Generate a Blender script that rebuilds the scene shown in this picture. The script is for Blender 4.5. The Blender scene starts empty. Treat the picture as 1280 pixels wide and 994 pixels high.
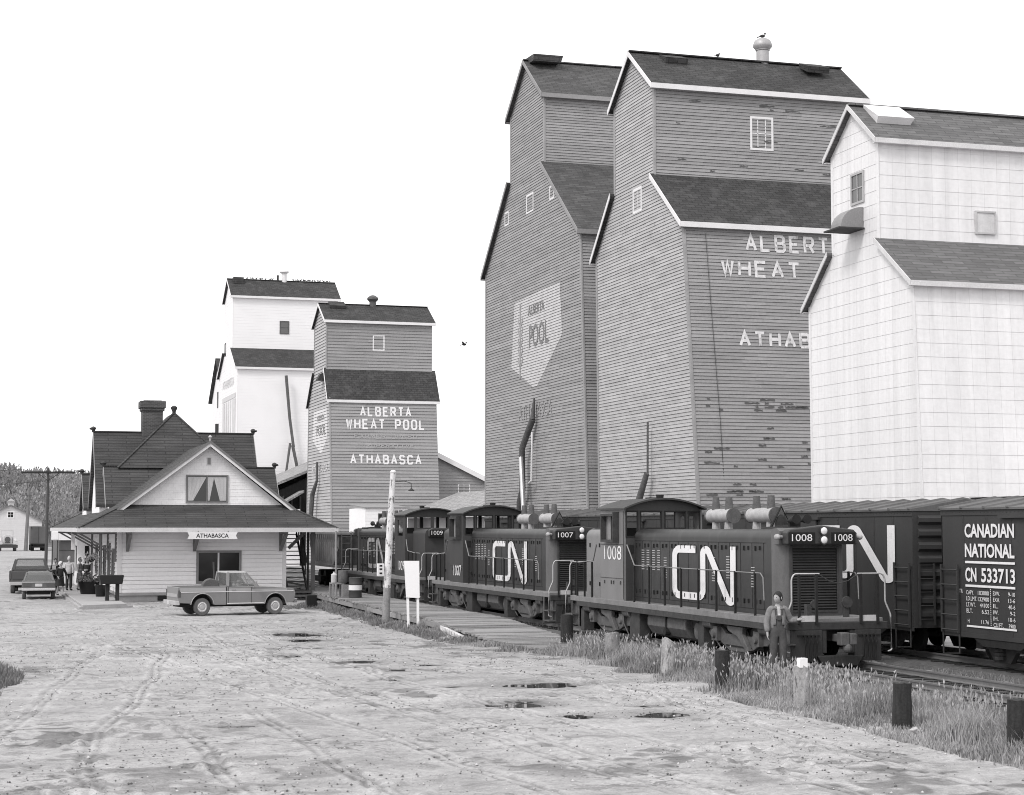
import bpy, bmesh, math, random
import numpy as np
from mathutils import Vector, Matrix, noise as mnoise
random.seed(7); rng = np.random.default_rng(7)
R = math.radians
S = bpy.context.scene
COL = S.collection

# ------------------------------------------------------------------ camera, light, exposure
cam_d = bpy.data.cameras.new('camera'); cam = bpy.data.objects.new('camera', cam_d); COL.objects.link(cam)
cam_d.sensor_width = 36; cam_d.lens = 36 * 2250 / 1280; cam_d.clip_start = .1; cam_d.clip_end = 6000
cam.location = (0, 0, 3.5); cam.rotation_euler = (R(90 + 4.1435), 0, -R(16.699))
S.camera = cam
CLOUD = 8.0            # radiance of the cloud layer before the 0.15 background strength
SUN_EL, SUN_AZ = 47.0, 236.0          # compass style: 0 = +Y, clockwise; the light comes from the left, a little behind the camera
world = bpy.data.worlds.new('World'); S.world = world; world.use_nodes = True
wn = world.node_tree.nodes; wl = world.node_tree.links
wn.clear()
sky = wn.new('ShaderNodeTexSky'); sky.sky_type = 'NISHITA'; sky.sun_disc = False
sky.sun_elevation = R(SUN_EL); sky.sun_rotation = R(SUN_AZ); sky.air_density = 1.0; sky.dust_density = 1.0
bw = wn.new('ShaderNodeRGBToBW'); bg = wn.new('ShaderNodeBackground'); wo = wn.new('ShaderNodeOutputWorld')
bg.inputs['Strength'].default_value = .15
wl.new(sky.outputs[0], bw.inputs[0])
# a closed white overcast: the clear sky, greyed, behind a bright even cloud layer
tcw = wn.new('ShaderNodeTexCoord'); cn_ = wn.new('ShaderNodeTexNoise'); cn_.inputs['Scale'].default_value = 1.3; cn_.inputs['Detail'].default_value = 4; wl.new(tcw.outputs['Generated'], cn_.inputs['Vector'])
mr_ = wn.new('ShaderNodeMapRange'); mr_.inputs[1].default_value = .3; mr_.inputs[2].default_value = .7; mr_.inputs[3].default_value = CLOUD * .97; mr_.inputs[4].default_value = CLOUD * 1.03; wl.new(cn_.outputs['Fac'], mr_.inputs[0])
mx_ = wn.new('ShaderNodeMix'); mx_.data_type = 'FLOAT'; mx_.inputs[0].default_value = .85; wl.new(bw.outputs[0], mx_.inputs[2]); wl.new(mr_.outputs[0], mx_.inputs[3])
wl.new(mx_.outputs[0], bg.inputs['Color']); wl.new(bg.outputs[0], wo.inputs['Surface'])
sun_d = bpy.data.lights.new('sun', 'SUN'); sun_d.energy = 1.5; sun_d.angle = R(14); sun_d.color = (1, .985, .97)
sun = bpy.data.objects.new('sun', sun_d); COL.objects.link(sun)
_az, _el = R(SUN_AZ), R(SUN_EL)
sdir = Vector((math.sin(_az) * math.cos(_el), math.cos(_az) * math.cos(_el), math.sin(_el)))
sun.rotation_euler = (-sdir).to_track_quat('-Z', 'Y').to_euler(); sun.location = (-20, -20, 60)
S.view_settings.view_transform = 'Standard'; S.view_settings.look = 'None'
S.view_settings.exposure = 0.32; S.view_settings.gamma = 1; S.view_settings.use_curve_mapping = False
S.cycles.filter_width = 1.0; S.render.resolution_x = 1024; S.render.resolution_y = 795

# ------------------------------------------------------------------ materials
def grey(v): return (v, v * .982, v * .995, 1)
MATS = {}
def mat(name, g, rough=.75, var=.18, scale=1.5, fine=.12, fscale=25, stretch=None, bump=0, bscale=30, spec=.3, metal=0, stain=0, stain_g=.03, brick=None, coat=0, bvar=.2, island=0, sscale=.9):
    """Neutral-toned procedural surface: broad mottling, fine grain, optional vertical streaks, courses and bump."""
    if name in MATS: return MATS[name]
    m = bpy.data.materials.new(name); m.use_nodes = True
    nt = m.node_tree; N = nt.nodes; L = nt.links
    b = N['Principled BSDF']; b.inputs['Roughness'].default_value = rough; b.inputs['Specular IOR Level'].default_value = spec
    b.inputs['Metallic'].default_value = metal
    if coat: b.inputs['Coat Weight'].default_value = coat
    tc = N.new('ShaderNodeTexCoord')
    def nz(sc, det=5, vec=None, rg=.6):
        n = N.new('ShaderNodeTexNoise'); n.inputs['Scale'].default_value = sc; n.inputs['Detail'].default_value = det; n.inputs['Roughness'].default_value = rg
        L.new(vec if vec else tc.outputs['Object'], n.inputs['Vector']); return n
    def math_(op, a, bv, clamp=False):
        n = N.new('ShaderNodeMath'); n.operation = op; n.use_clamp = clamp
        for i, x in enumerate((a, bv)):
            if isinstance(x, (int, float)): n.inputs[i].default_value = x
            else: L.new(x, n.inputs[i])
        return n.outputs[0]
    vec = None
    if stretch:
        mp = N.new('ShaderNodeMapping'); mp.inputs['Scale'].default_value = stretch; L.new(tc.outputs['Object'], mp.inputs['Vector']); vec = mp.outputs[0]
    a = nz(scale, 4, vec); f = nz(fscale, 3)
    fac = math_('ADD', math_('MULTIPLY', math_('SUBTRACT', a.outputs['Fac'], .5), var * 4), math_('MULTIPLY', math_('SUBTRACT', f.outputs['Fac'], .5), fine * 4))
    if island:
        gm = N.new('ShaderNodeNewGeometry'); fac = math_('ADD', fac, math_('MULTIPLY', math_('SUBTRACT', gm.outputs['Random Per Island'], .5), island * 2))
    val = math_('MULTIPLY', math_('ADD', fac, 1.0), g)
    hgt = None
    if brick:
        bw_, rh, mort, mg, off = brick
        br = N.new('ShaderNodeTexBrick'); L.new(tc.outputs['UV'], br.inputs['Vector'])
        br.inputs['Scale'].default_value = 1; br.inputs['Brick Width'].default_value = bw_; br.inputs['Row Height'].default_value = rh
        br.inputs['Mortar Size'].default_value = mort; br.inputs['Mortar Smooth'].default_value = .1; br.offset = off
        br.inputs['Color1'].default_value = (1 - bvar, 1 - bvar, 1 - bvar, 1); br.inputs['Color2'].default_value = (1 + bvar, 1 + bvar, 1 + bvar, 1); br.inputs['Mortar'].default_value = (mg, mg, mg, 1)
        val = math_('MULTIPLY', val, br.outputs['Color']); hgt = math_('SUBTRACT', 1.0, br.outputs['Fac'])
    if stain:
        s_ = nz(sscale, 7, vec, .7); rp = N.new('ShaderNodeMapRange'); rp.inputs['From Min'].default_value = .53; rp.inputs['From Max'].default_value = .6
        L.new(s_.outputs['Fac'], rp.inputs['Value'])
        k = math_('MULTIPLY', rp.outputs[0], stain)
        val = math_('ADD', math_('MULTIPLY', val, math_('SUBTRACT', 1.0, k)), math_('MULTIPLY', k, stain_g))
    cc = N.new('ShaderNodeCombineColor'); L.new(val, cc.inputs[0]); L.new(math_('MULTIPLY', val, .982), cc.inputs[1]); L.new(math_('MULTIPLY', val, .995), cc.inputs[2])
    L.new(cc.outputs[0], b.inputs['Base Color'])
    if bump or brick:
        bp = N.new('ShaderNodeBump'); bp.inputs['Strength'].default_value = bump if bump else .5; bp.inputs['Distance'].default_value = .02
        h = nz(bscale, 4).outputs['Fac']
        if hgt is not None: h = math_('ADD', math_('MULTIPLY', h, .6), hgt)
        L.new(h, bp.inputs['Height']); L.new(bp.outputs[0], b.inputs['Normal'])
    MATS[name] = m
    return m
def glass_mat(name, g=.02, rough=.06):
    m = mat(name, g, rough, var=.1, fine=.02, spec=.6); return m

M_SID = mat('grey painted siding', .4, .7, var=.14, scale=.8, fine=.1, fscale=9, stretch=(1, 1, 2.5), island=.07)
M_SID1 = mat('dull grey siding', .3, .75, var=.12, scale=.8, fine=.12, fscale=9, stretch=(1, 1, 2.5), island=.1)
M_SID2 = mat('grey siding weathered and shade-toned', .29, .75, var=.12, scale=.7, fine=.1, fscale=9, stretch=(.35, .35, 2.2), stain=.2, stain_g=.16, island=.09)  # weathered; base darkened too, painting in the shade of the side faces
M_TRIM = mat('white trim paint', .72, .6, var=.08, fine=.06)
M_WHITE = mat('white painted siding', .86, .6, var=.05, island=.03, scale=.5, fine=.04, fscale=8)
M_TIN = mat('white pressed metal', .73, .5, var=.1, scale=1.6, fine=.05, fscale=6, stretch=(1.6, 1.6, .12), brick=(.5, 90, .009, .84, .0), bump=.15, bvar=.025)
M_CHALK = mat('chalky white siding', .8, .7, var=.03, scale=.4, fine=.03)
M_ROOF = mat('dark asphalt shingle', .05, .9, var=.25, scale=.5, fine=.18, fscale=10, brick=(.45, .22, .018, .5, .5), bump=.5, stain=.4, stain_g=.1, sscale=1.6)
M_ROOF2 = mat('mid asphalt shingle', .085, .9, var=.2, scale=.6, fine=.15, fscale=12, brick=(.6, .2, .015, .5, .5), bump=.5, stain=.45, stain_g=.035, sscale=1.4)
M_ROOF3 = mat('pale wood shingle', .3, .9, var=.2, scale=1.2, fine=.2, fscale=6, brick=(.3, .3, .02, .55, .5), bump=.5)
M_SHAKE = mat('station cedar shingle', .066, .9, var=.25, scale=1.3, fine=.2, fscale=14, stretch=(.5, .5, 3), brick=(1.9, .19, .022, .55, .5), bump=.6, bvar=.12, stain=.35, stain_g=.03, sscale=1.2)
M_GLASS = glass_mat('window glass')
M_GLASSG = glass_mat('grey window glass', .1, .12)
M_BLACK = mat('black hood paint', .03, .42, var=.22, scale=1.2, fine=.1, stretch=(1, 1, .25), spec=.35, stain=.4, stain_g=.06, sscale=2.5)
M_NOSE = mat('radiator end paint', .12, .5, var=.2, scale=1.5, fine=.1, stretch=(1, 1, .3), stain=.3, stain_g=.05, sscale=3)
M_ORANGE = mat('faded cab paint', .19, .55, var=.12, scale=1.5, fine=.08, stretch=(1, 1, .4))
M_CABDK = mat('dark cab paint', .05, .55, var=.18, scale=1.5, fine=.08, stretch=(1, 1, .4))  # dark tone for cab ends, roofs and the other two cabs
M_DECK = mat('dusty deck plate', .19, .7, var=.2, scale=2, fine=.15)
M_IRON = mat('dirty iron', .05, .75, var=.3, scale=5, fine=.2)
M_IRON2 = mat('greasy dust iron', .1, .7, var=.3, scale=6, fine=.2)
M_DKIRON = mat('black underframe', .018, .8, var=.3, scale=4, fine=.2)
M_RAILING = mat('light handrail paint', .4, .5, var=.1)
M_RAIL2 = mat('worn grey handrail', .2, .5, var=.2)
M_LETTER = mat('white lettering paint', .74, .6, var=.08, fine=.08, stain=.15, stain_g=.3, sscale=6)
M_LETTER2 = mat('worn white lettering', .66, .7, var=.12, fine=.14, fscale=6, stain=.55, stain_g=.2, sscale=5, stretch=(1, 1, .4))
M_SILVER = mat('scorched aluminium paint', .36, .5, var=.25, scale=4, fine=.15)
M_BOX = mat('box car brown paint', .042, .6, var=.2, scale=.9, fine=.1, stretch=(1, 1, .3))
M_BOXR = mat('box car roof', .11, .7, var=.25, scale=1.2, fine=.15)
M_BOARD = mat('black number board', .012, .35, var=.1)
M_CHROME = mat('bright metal', .6, .25, var=.05, metal=.8)
M_LENS = mat('lamp lens', .75, .15, var=.05, spec=.6)
M_RUBBER = mat('tyre rubber', .11, .85, var=.2, fine=.15)
M_WOOD = mat('weathered grey wood', .24, .9, var=.22, scale=3, fine=.25, fscale=20, stretch=(.6, 6, 1), bump=.4, island=.3)
M_WOODD = mat('dark creosoted wood', .03, .9, var=.35, scale=4, fine=.3, stretch=(5, 5, .6), bump=.5)
M_WOODL = mat('pale weathered post', .33, .9, var=.3, scale=5, fine=.25, stretch=(1, 1, .3), bump=.5, stain=.8, stain_g=.07, sscale=9)
M_PEEL = mat('peeling whitewash', .66, .9, var=.15, scale=6, fine=.15, stretch=(1, 1, .45), stain=.85, stain_g=.1, sscale=9)
M_CONC = mat('concrete', .36, .9, var=.15, scale=2, fine=.12)
M_BRICK = mat('chimney brick', .075, .9, var=.2, fine=.15, brick=(.22, .075, .01, 1.7, .5), bump=.3)
M_SKIN = mat('skin', .36, .6, var=.05, fine=.04)
M_HAIR = mat('dark hair', .03, .7, var=.3, fine=.3, fscale=60)
M_DENIM = mat('denim overalls', .075, .9, var=.2, scale=8, fine=.15)
M_JACKET = mat('work jacket cloth', .2, .9, var=.25, scale=9, fine=.15)
M_SHIRT = mat('pale shirt cloth', .45, .9, var=.1)
M_CLOTHD = mat('dark coat cloth', .03, .9, var=.2)
M_CLOTHL = mat('light jacket cloth', .5, .9, var=.15, scale=8)
M_CLOTHM = mat('mid coat cloth', .25, .9, var=.2, scale=8)
M_SCARF = mat('pale head scarf', .6, .9, var=.1)
M_BOOT = mat('work boots', .05, .8)
M_PICKUP = mat('pickup body paint', .2, .4, var=.08, scale=2, fine=.05, spec=.4, coat=.2)
M_PICKUPL = mat('pickup pale trim paint', .34, .4, var=.06, fine=.05, coat=.2)
M_CARPAINT = mat('hatchback paint', .1, .35, var=.06, fine=.04, coat=.3)
M_CARDARK = mat('dark truck paint', .075, .4, var=.08, fine=.04, coat=.3)
M_BOXTRUCK = mat('box truck grey', .11, .7, var=.1)
M_CURTAIN = mat('curtain cloth', .5, .9, var=.12, scale=3, stretch=(9, 9, .3))
M_BALLAST = mat('cinder ballast', .1, .95, var=.35, scale=6, fine=.4, fscale=30, bump=.8)
M_RAIL = mat('rail steel', .25, .4, var=.15, metal=.5)
M_PUDDLE = mat('puddle water', .03, .04, var=.05, fine=.0, spec=.5)
M_BIRD = mat('pigeon feathers', .04, .8)
M_FADE = mat('faded sign paint', .5, .8, var=.12, scale=2, fine=.12, fscale=7)
M_FADEG = mat('faded grey sign paint', .25, .8, var=.12, scale=2, fine=.12, fscale=7)
M_FADEB = mat('faded grey on white', .58, .8, var=.1, scale=2, fine=.1)
M_GHOST = mat('ghost lettering', .34, .8, var=.1, fine=.15)

# ------------------------------------------------------------------ mesh helpers
def wloc(o):
    v = Vector((0, 0, 0))
    while o is not None:
        v = v + o.location; o = o.parent
    return v
class MB:
    def __init__(s): s.v = []; s.f = []; s.isl = []
    def add(s, vs, fs):
        n = len(s.v); k = len(s.f); s.v.extend([tuple(p) for p in vs]); s.f.extend([tuple(i + n for i in f) for f in fs]); s.isl.append((n, len(s.v), k, len(s.f))); return s
    def box(s, x0, x1, y0, y1, z0, z1):
        x0, x1 = min(x0, x1), max(x0, x1); y0, y1 = min(y0, y1), max(y0, y1); z0, z1 = min(z0, z1), max(z0, z1)
        return s.add([(x0, y0, z0), (x1, y0, z0), (x1, y1, z0), (x0, y1, z0), (x0, y0, z1), (x1, y0, z1), (x1, y1, z1), (x0, y1, z1)],
                     [(0, 3, 2, 1), (4, 5, 6, 7), (0, 1, 5, 4), (1, 2, 6, 5), (2, 3, 7, 6), (3, 0, 4, 7)])
    def hexa(s, lo, hi):
        """lo, hi: four points each, same winding"""
        return s.add(list(lo) + list(hi), [(0, 3, 2, 1), (4, 5, 6, 7), (0, 1, 5, 4), (1, 2, 6, 5), (2, 3, 7, 6), (3, 0, 4, 7)])
    def quad(s, *p): return s.add(p, [tuple(range(len(p)))])
    def prism(s, poly, axis, a0, a1):
        n = len(poly)
        def P(u, v, a): return (a, u, v) if axis == 'x' else (u, a, v) if axis == 'y' else (u, v, a)
        vs = [P(u, v, a0) for u, v in poly] + [P(u, v, a1) for u, v in poly]
        fs = [tuple(range(n - 1, -1, -1)), tuple(range(n, 2 * n))] + [(i, (i + 1) % n, (i + 1) % n + n, i + n) for i in range(n)]
        return s.add(vs, fs)
    def cyl(s, p0, p1, r0, r1=None, n=12):
        r1 = r0 if r1 is None else r1
        p0 = Vector(p0); p1 = Vector(p1); d = (p1 - p0)
        if d.length < 1e-6: return s
        q = d.to_track_quat('Z', 'Y'); vs = []
        for p, r in ((p0, r0), (p1, r1)):
            for i in range(n):
                a = 2 * math.pi * i / n; vs.append(p + q @ Vector((r * math.cos(a), r * math.sin(a), 0)))
        return s.add(vs, [tuple(range(n - 1, -1, -1)), tuple(range(n, 2 * n))] + [(i, (i + 1) % n, (i + 1) % n + n, i + n) for i in range(n)])
    def tube(s, pts, r, n=6):
        pts = [Vector(p) for p in pts]; rs = r if isinstance(r, (list, tuple)) else [r] * len(pts)
        vs = []; prev = None
        for i, p in enumerate(pts):
            d = ((pts[min(i + 1, len(pts) - 1)] - p).normalized() + (p - pts[max(i - 1, 0)]).normalized())
            if d.length < 1e-6: d = Vector((0, 0, 1))
            q = d.to_track_quat('Z', 'Y')
            for k in range(n):
                a = 2 * math.pi * k / n; vs.append(p + q @ Vector((rs[i] * math.cos(a), rs[i] * math.sin(a), 0)))
        fs = [tuple(range(n - 1, -1, -1)), tuple(range((len(pts) - 1) * n, len(pts) * n))]
        for i in range(len(pts) - 1):
            for k in range(n):
                fs.append((i * n + k, i * n + (k + 1) % n, (i + 1) * n + (k + 1) % n, (i + 1) * n + k))
        return s.add(vs, fs)
    def bar(s, p0, p1, w, h):
        """rectangular bar from p0 to p1, w sideways, h in the up-ish direction"""
        p0 = Vector(p0); p1 = Vector(p1); d = (p1 - p0).normalized()
        up = Vector((0, 0, 1)) if abs(d.z) < .95 else Vector((0, 1, 0))
        sd = d.cross(up).normalized() * w / 2; u = sd.cross(d).normalized() * h / 2
        return s.hexa([p0 - sd - u, p0 + sd - u, p0 + sd + u, p0 - sd + u], [p1 - sd - u, p1 + sd - u, p1 + sd + u, p1 - sd + u])
    def lathe(s, prof, c=(0, 0, 0), axis='z', n=16):
        vs = []
        for r, h in prof:
            for i in range(n):
                a = 2 * math.pi * i / n; x, y = r * math.cos(a), r * math.sin(a)
                p = (x, y, h) if axis == 'z' else (h, x, y) if axis == 'x' else (y, h, x)
                vs.append((p[0] + c[0], p[1] + c[1], p[2] + c[2]))
        m = len(prof)
        fs = [tuple(range(n - 1, -1, -1)), tuple(range((m - 1) * n, m * n))]
        for j in range(m - 1):
            for i in range(n): fs.append((j * n + i, j * n + (i + 1) % n, (j + 1) * n + (i + 1) % n, (j + 1) * n + i))
        return s.add(vs, fs)
    def ball(s, c, rx, ry=None, rz=None, n=12, m=8):
        ry = ry or rx; rz = rz or rx
        vs = [(c[0], c[1], c[2] - rz)]; fs = []
        for j in range(1, m):
            t = math.pi * j / m - math.pi / 2
            for i in range(n):
                a = 2 * math.pi * i / n; vs.append((c[0] + rx * math.cos(t) * math.cos(a), c[1] + ry * math.cos(t) * math.sin(a), c[2] + rz * math.sin(t)))
        vs.append((c[0], c[1], c[2] + rz)); L_ = len(vs) - 1
        for i in range(n): fs.append((0, 1 + (i + 1) % n, 1 + i)); fs.append((L_, L_ - n + i, L_ - n + (i + 1) % n))
        for j in range(m - 2):
            for i in range(n): fs.append((1 + j * n + i, 1 + j * n + (i + 1) % n, 1 + (j + 1) * n + (i + 1) % n, 1 + (j + 1) * n + i))
        return s.add(vs, fs)
    def panel(s, axis, p, t, u0, u1, v0, v1, holes):
        """wall panel with rectangular openings; axis 'x': plane x=p..p+t, u=y; axis 'y': plane y=p..p+t, u=x; v=z"""
        us = sorted({u0, u1, *[h[0] for h in holes], *[h[1] for h in holes]}); vs = sorted({v0, v1, *[h[2] for h in holes], *[h[3] for h in holes]})
        for i in range(len(us) - 1):
            for j in range(len(vs) - 1):
                cu, cv = (us[i] + us[i + 1]) / 2, (vs[j] + vs[j + 1]) / 2
                if any(h[0] < cu < h[1] and h[2] < cv < h[3] for h in holes): continue
                if axis == 'x': s.box(p, p + t, us[i], us[i + 1], vs[j], vs[j + 1])
                else: s.box(us[i], us[i + 1], p, p + t, vs[j], vs[j + 1])
        return s
    def frame(s, axis, p, t, u0, u1, v0, v1, w):
        return s.panel(axis, p, t, u0, u1, v0, v1, [(u0 + w, u1 - w, v0 + w, v1 - w)])
    def pieces(s):
        """groups of shapes that lie close together; far-apart groups become parts of their own"""
        k = len(s.isl)
        if k < 2 or k > 900: return None
        V = np.array(s.v, dtype=float); lo = np.array([V[a:b].min(0) for a, b, _, _ in s.isl]); hi = np.array([V[a:b].max(0) for a, b, _, _ in s.isl]); size = (hi - lo).max(1)
        gap = np.maximum(0, np.maximum(lo[:, None] - hi[None], lo[None] - hi[:, None])); near = np.sqrt((gap ** 2).sum(2)) <= np.maximum(.02, .5 * np.maximum(size[:, None], size[None]))
        lab = -np.ones(k, dtype=int); c = 0
        for i in range(k):
            if lab[i] >= 0: continue
            todo = [i]; lab[i] = c
            while todo:
                j = todo.pop()
                for q in np.nonzero(near[j] & (lab < 0))[0]: lab[q] = c; todo.append(int(q))
            c += 1
        return lab if 1 < c <= 60 else None
    def build(s, name, m=None, parent=None, smooth=None, bevel=0, label=None, split=True):
        if parent is not None and split:
            lab = s.pieces()
            if lab is not None:
                first = None
                for c in range(lab.max() + 1):
                    q = MB()
                    for i in np.nonzero(lab == c)[0]:
                        a, b, fa, fb = s.isl[i]; q.add(s.v[a:b], [tuple(x - a for x in f) for f in s.f[fa:fb]])
                    o = q.build(name, m, parent, smooth, bevel, label, False)
                    first = first or o
                return first
        me = bpy.data.meshes.new(name)
        vs = np.array(s.v, dtype=float).reshape(-1, 3)
        if parent is not None: vs = vs - np.array(wloc(parent))
        me.from_pydata(vs.tolist(), [], s.f)
        finish(me, m, smooth)
        o = bpy.data.objects.new(name, me); COL.objects.link(o)
        if parent is not None: o.parent = parent
        if bevel:
            b = o.modifiers.new('bevel', 'BEVEL'); b.width = bevel; b.segments = 2; b.limit_method = 'ANGLE'; b.angle_limit = R(40)
        if label: o['label'] = label
        return o
def finish(me, m=None, smooth=None):
    uv = me.uv_layers.new(name='UVMap')
    nv = len(me.loops)
    co = np.empty(len(me.vertices) * 3); me.vertices.foreach_get('co', co); co = co.reshape(-1, 3)
    li = np.empty(nv, dtype=np.int32); me.loops.foreach_get('vertex_index', li)
    nr = np.empty(len(me.polygons) * 3); me.polygons.foreach_get('normal', nr); nr = nr.reshape(-1, 3)
    lt = np.empty(len(me.polygons), dtype=np.int32); me.polygons.foreach_get('loop_total', lt)
    nn = np.repeat(nr, lt, axis=0)
    t = np.stack([-nn[:, 1], nn[:, 0], np.zeros(len(nn))], 1); l = np.linalg.norm(t, axis=1); flat = l < .05
    t[flat] = (1, 0, 0); l[flat] = 1; t /= l[:, None]
    bt = np.cross(nn, t)
    p = co[li]; u = (p * t).sum(1); v = (p * bt).sum(1)
    uv.data.foreach_set('uv', np.stack([u, v], 1).ravel())
    if m:
        for x in (m if isinstance(m, (list, tuple)) else [m]): me.materials.append(x)
    if smooth is not None:
        me.polygons.foreach_set('use_smooth', [True] * len(me.polygons)); me.set_sharp_from_angle(angle=R(smooth))
    me.update()
def tag(o, label=None, cat=None, group=None, kind=None):
    if label: o['label'] = label
    if cat: o['category'] = cat
    if group: o['group'] = group
    if kind: o['kind'] = kind
    return o
def thing(name, label, cat, loc=(0, 0, 0), group=None):
    o = bpy.data.objects.new(name, None); COL.objects.link(o); o.location = loc; o.empty_display_size = .3
    bpy.context.view_layer.update() if False else None
    return tag(o, label, cat, group)
def kids(o): return [c for c in o.children]
def copy_tree(o, parent=None):
    c = o.copy(); COL.objects.link(c)
    if parent is not None: c.parent = parent
    for ch in list(o.children): copy_tree(ch, c)
    return c
def mesh_obj(name, me, m, parent=None, smooth=None, label=None):
    finish(me, m, smooth)
    o = bpy.data.objects.new(name, me); COL.objects.link(o)
    if parent is not None: o.parent = parent
    if label: o['label'] = label
    return o

# lettering -----------------------------------------------------------------
STROKES = {  # plain block capitals on a 1 x 1 cell, drawn as polylines
 'A': [[(0, 0), (.5, 1), (1, 0)], [(.2, .36), (.8, .36)]], 'L': [[(0, 1), (0, 0), (.9, 0)]],
 'B': [[(0, 0), (0, 1), (.75, 1), (.93, .88), (.93, .66), (.75, .54), (0, .54)], [(.75, .54), (1, .4), (1, .14), (.8, 0), (0, 0)]],
 'E': [[(.95, 1), (0, 1), (0, 0), (.95, 0)], [(0, .52), (.8, .52)]], 'R': [[(0, 0), (0, 1), (.78, 1), (.96, .87), (.96, .62), (.78, .48), (0, .48)], [(.55, .48), (1, 0)]],
 'T': [[(0, 1), (1, 1)], [(.5, 1), (.5, 0)]], 'W': [[(0, 1), (.25, 0), (.5, .95), (.75, 0), (1, 1)]], 'H': [[(0, 0), (0, 1)], [(1, 0), (1, 1)], [(0, .52), (1, .52)]],
 'P': [[(0, 0), (0, 1), (.8, 1), (.97, .86), (.97, .58), (.8, .44), (0, .44)]],
 'O': [[(.2, 0), (.8, 0), (1, .18), (1, .82), (.8, 1), (.2, 1), (0, .82), (0, .18), (.2, 0)]],
 'C': [[(1, .78), (.8, 1), (.2, 1), (0, .82), (0, .18), (.2, 0), (.8, 0), (1, .22)]],
 'S': [[(.97, .8), (.8, 1), (.2, 1), (.03, .85), (.03, .66), (.2, .53), (.8, .49), (1, .34), (1, .15), (.8, 0), (.2, 0), (0, .2)]],
 'F': [[(.95, 1), (0, 1), (0, 0)], [(0, .52), (.8, .52)]], 'M': [[(0, 0), (0, 1), (.5, .3), (1, 1), (1, 0)]], 'N': [[(0, 0), (0, 1), (1, 0), (1, 1)]],
 'D': [[(0, 0), (0, 1), (.7, 1), (1, .75), (1, .25), (.7, 0), (0, 0)]], 'I': [[(.5, 0), (.5, 1)]], 'V': [[(0, 1), (.5, 0), (1, 1)]], '-': [[(.15, .5), (.85, .5)]], '\'': [[(.5, 1), (.45, .7)]],
}
def ribbon(mb, pts, w, P, closed=False):
    """flat mitred stroke of width w; P maps (u,v) to 3-D; doubled on both faces is not needed"""
    n = len(pts); L_, R_ = [], []
    for i in range(n):
        p = Vector(pts[i])
        a = Vector(pts[i - 1]) if i > 0 else None; b = Vector(pts[i + 1]) if i < n - 1 else None
        if closed and i in (0, n - 1): a = Vector(pts[n - 2]); b = Vector(pts[1])
        d1 = (p - a).normalized() if a is not None else None; d2 = (b - p).normalized() if b is not None else None
        if d1 is None: d1 = d2
        if d2 is None: d2 = d1
        n1 = Vector((-d1.y, d1.x)); n2 = Vector((-d2.y, d2.x)); m_ = (n1 + n2)
        m_ = n1 if m_.length < 1e-4 else m_.normalized()
        k = w / 2 / max(.42, m_.dot(n1))
        L_.append(p + m_ * k); R_.append(p - m_ * k)
    for i in range(n - 1): mb.quad(P(*R_[i]), P(*R_[i + 1]), P(*L_[i + 1]), P(*L_[i]))
def block_text(mb, text, u0, u1, v0, v1, sw, P, gap=.28, space=.8):
    n = sum(space if c == ' ' else 1 for c in text) + gap * (len(text) - 1)
    cw = (u1 - u0) / n; u = u0; lift = 0
    for c in text:
        if c == ' ': u += cw * (space + gap); continue
        for k, st in enumerate(STROKES[c]):
            ins = sw / 2
            pts = [(u + ins + x * (cw - 2 * ins), v0 + ins + y * (v1 - v0 - 2 * ins)) for x, y in st]
            e = k * .0012
            ribbon(mb, pts, sw, lambda a, b, e=e: P(a, b, e), closed=(st[0] == st[-1]))
        u += cw * (1 + gap)
def font_mesh(text, h, w=None, align='LEFT', bold=0):
    """built-in Blender font text as a list of polygons; returns verts (u,v), faces scaled so that capitals are h tall and the line is w wide"""
    cu = bpy.data.curves.new('t', 'FONT'); cu.body = text; cu.size = 1; cu.resolution_u = 3; cu.offset = bold
    o = bpy.data.objects.new('t', cu); COL.objects.link(o)
    dg = bpy.context.evaluated_depsgraph_get(); me = bpy.data.meshes.new_from_object(o.evaluated_get(dg))
    vs = [(v.co.x, v.co.y) for v in me.vertices]; fs = [tuple(p.vertices) for p in me.polygons]
    bpy.data.objects.remove(o); bpy.data.curves.remove(cu); bpy.data.meshes.remove(me)
    x0 = min(v[0] for v in vs); x1 = max(v[0] for v in vs); y0 = min(v[1] for v in vs); y1 = max(v[1] for v in vs)
    sy = h / (y1 - y0); sx = w / (x1 - x0) if w else sy
    return [((x - x0) * sx, (y - y0) * sy) for x, y in vs], fs
def put_text(mb, text, u0, v0, h, P, w=None, bold=0):
    vs, fs = font_mesh(text, h, w, bold=bold)
    mb.add([P(u0 + x, v0 + y, 0) for x, y in vs], fs)
def smooth_path(pts, rad, k=6):
    """round the corners of an open polyline"""
    out = [Vector(pts[0])]
    for i in range(1, len(pts) - 1):
        p = Vector(pts[i]); a = Vector(pts[i - 1]); b = Vector(pts[i + 1])
        r = min(rad, (a - p).length * .48, (b - p).length * .48)
        s = p + (a - p).normalized() * r; e = p + (b - p).normalized() * r
        for j in range(k + 1):
            t = j / k; out.append(s * (1 - t) ** 2 + p * 2 * t * (1 - t) + e * t * t)
    out.append(Vector(pts[-1])); return [tuple(x) for x in out]

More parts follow.
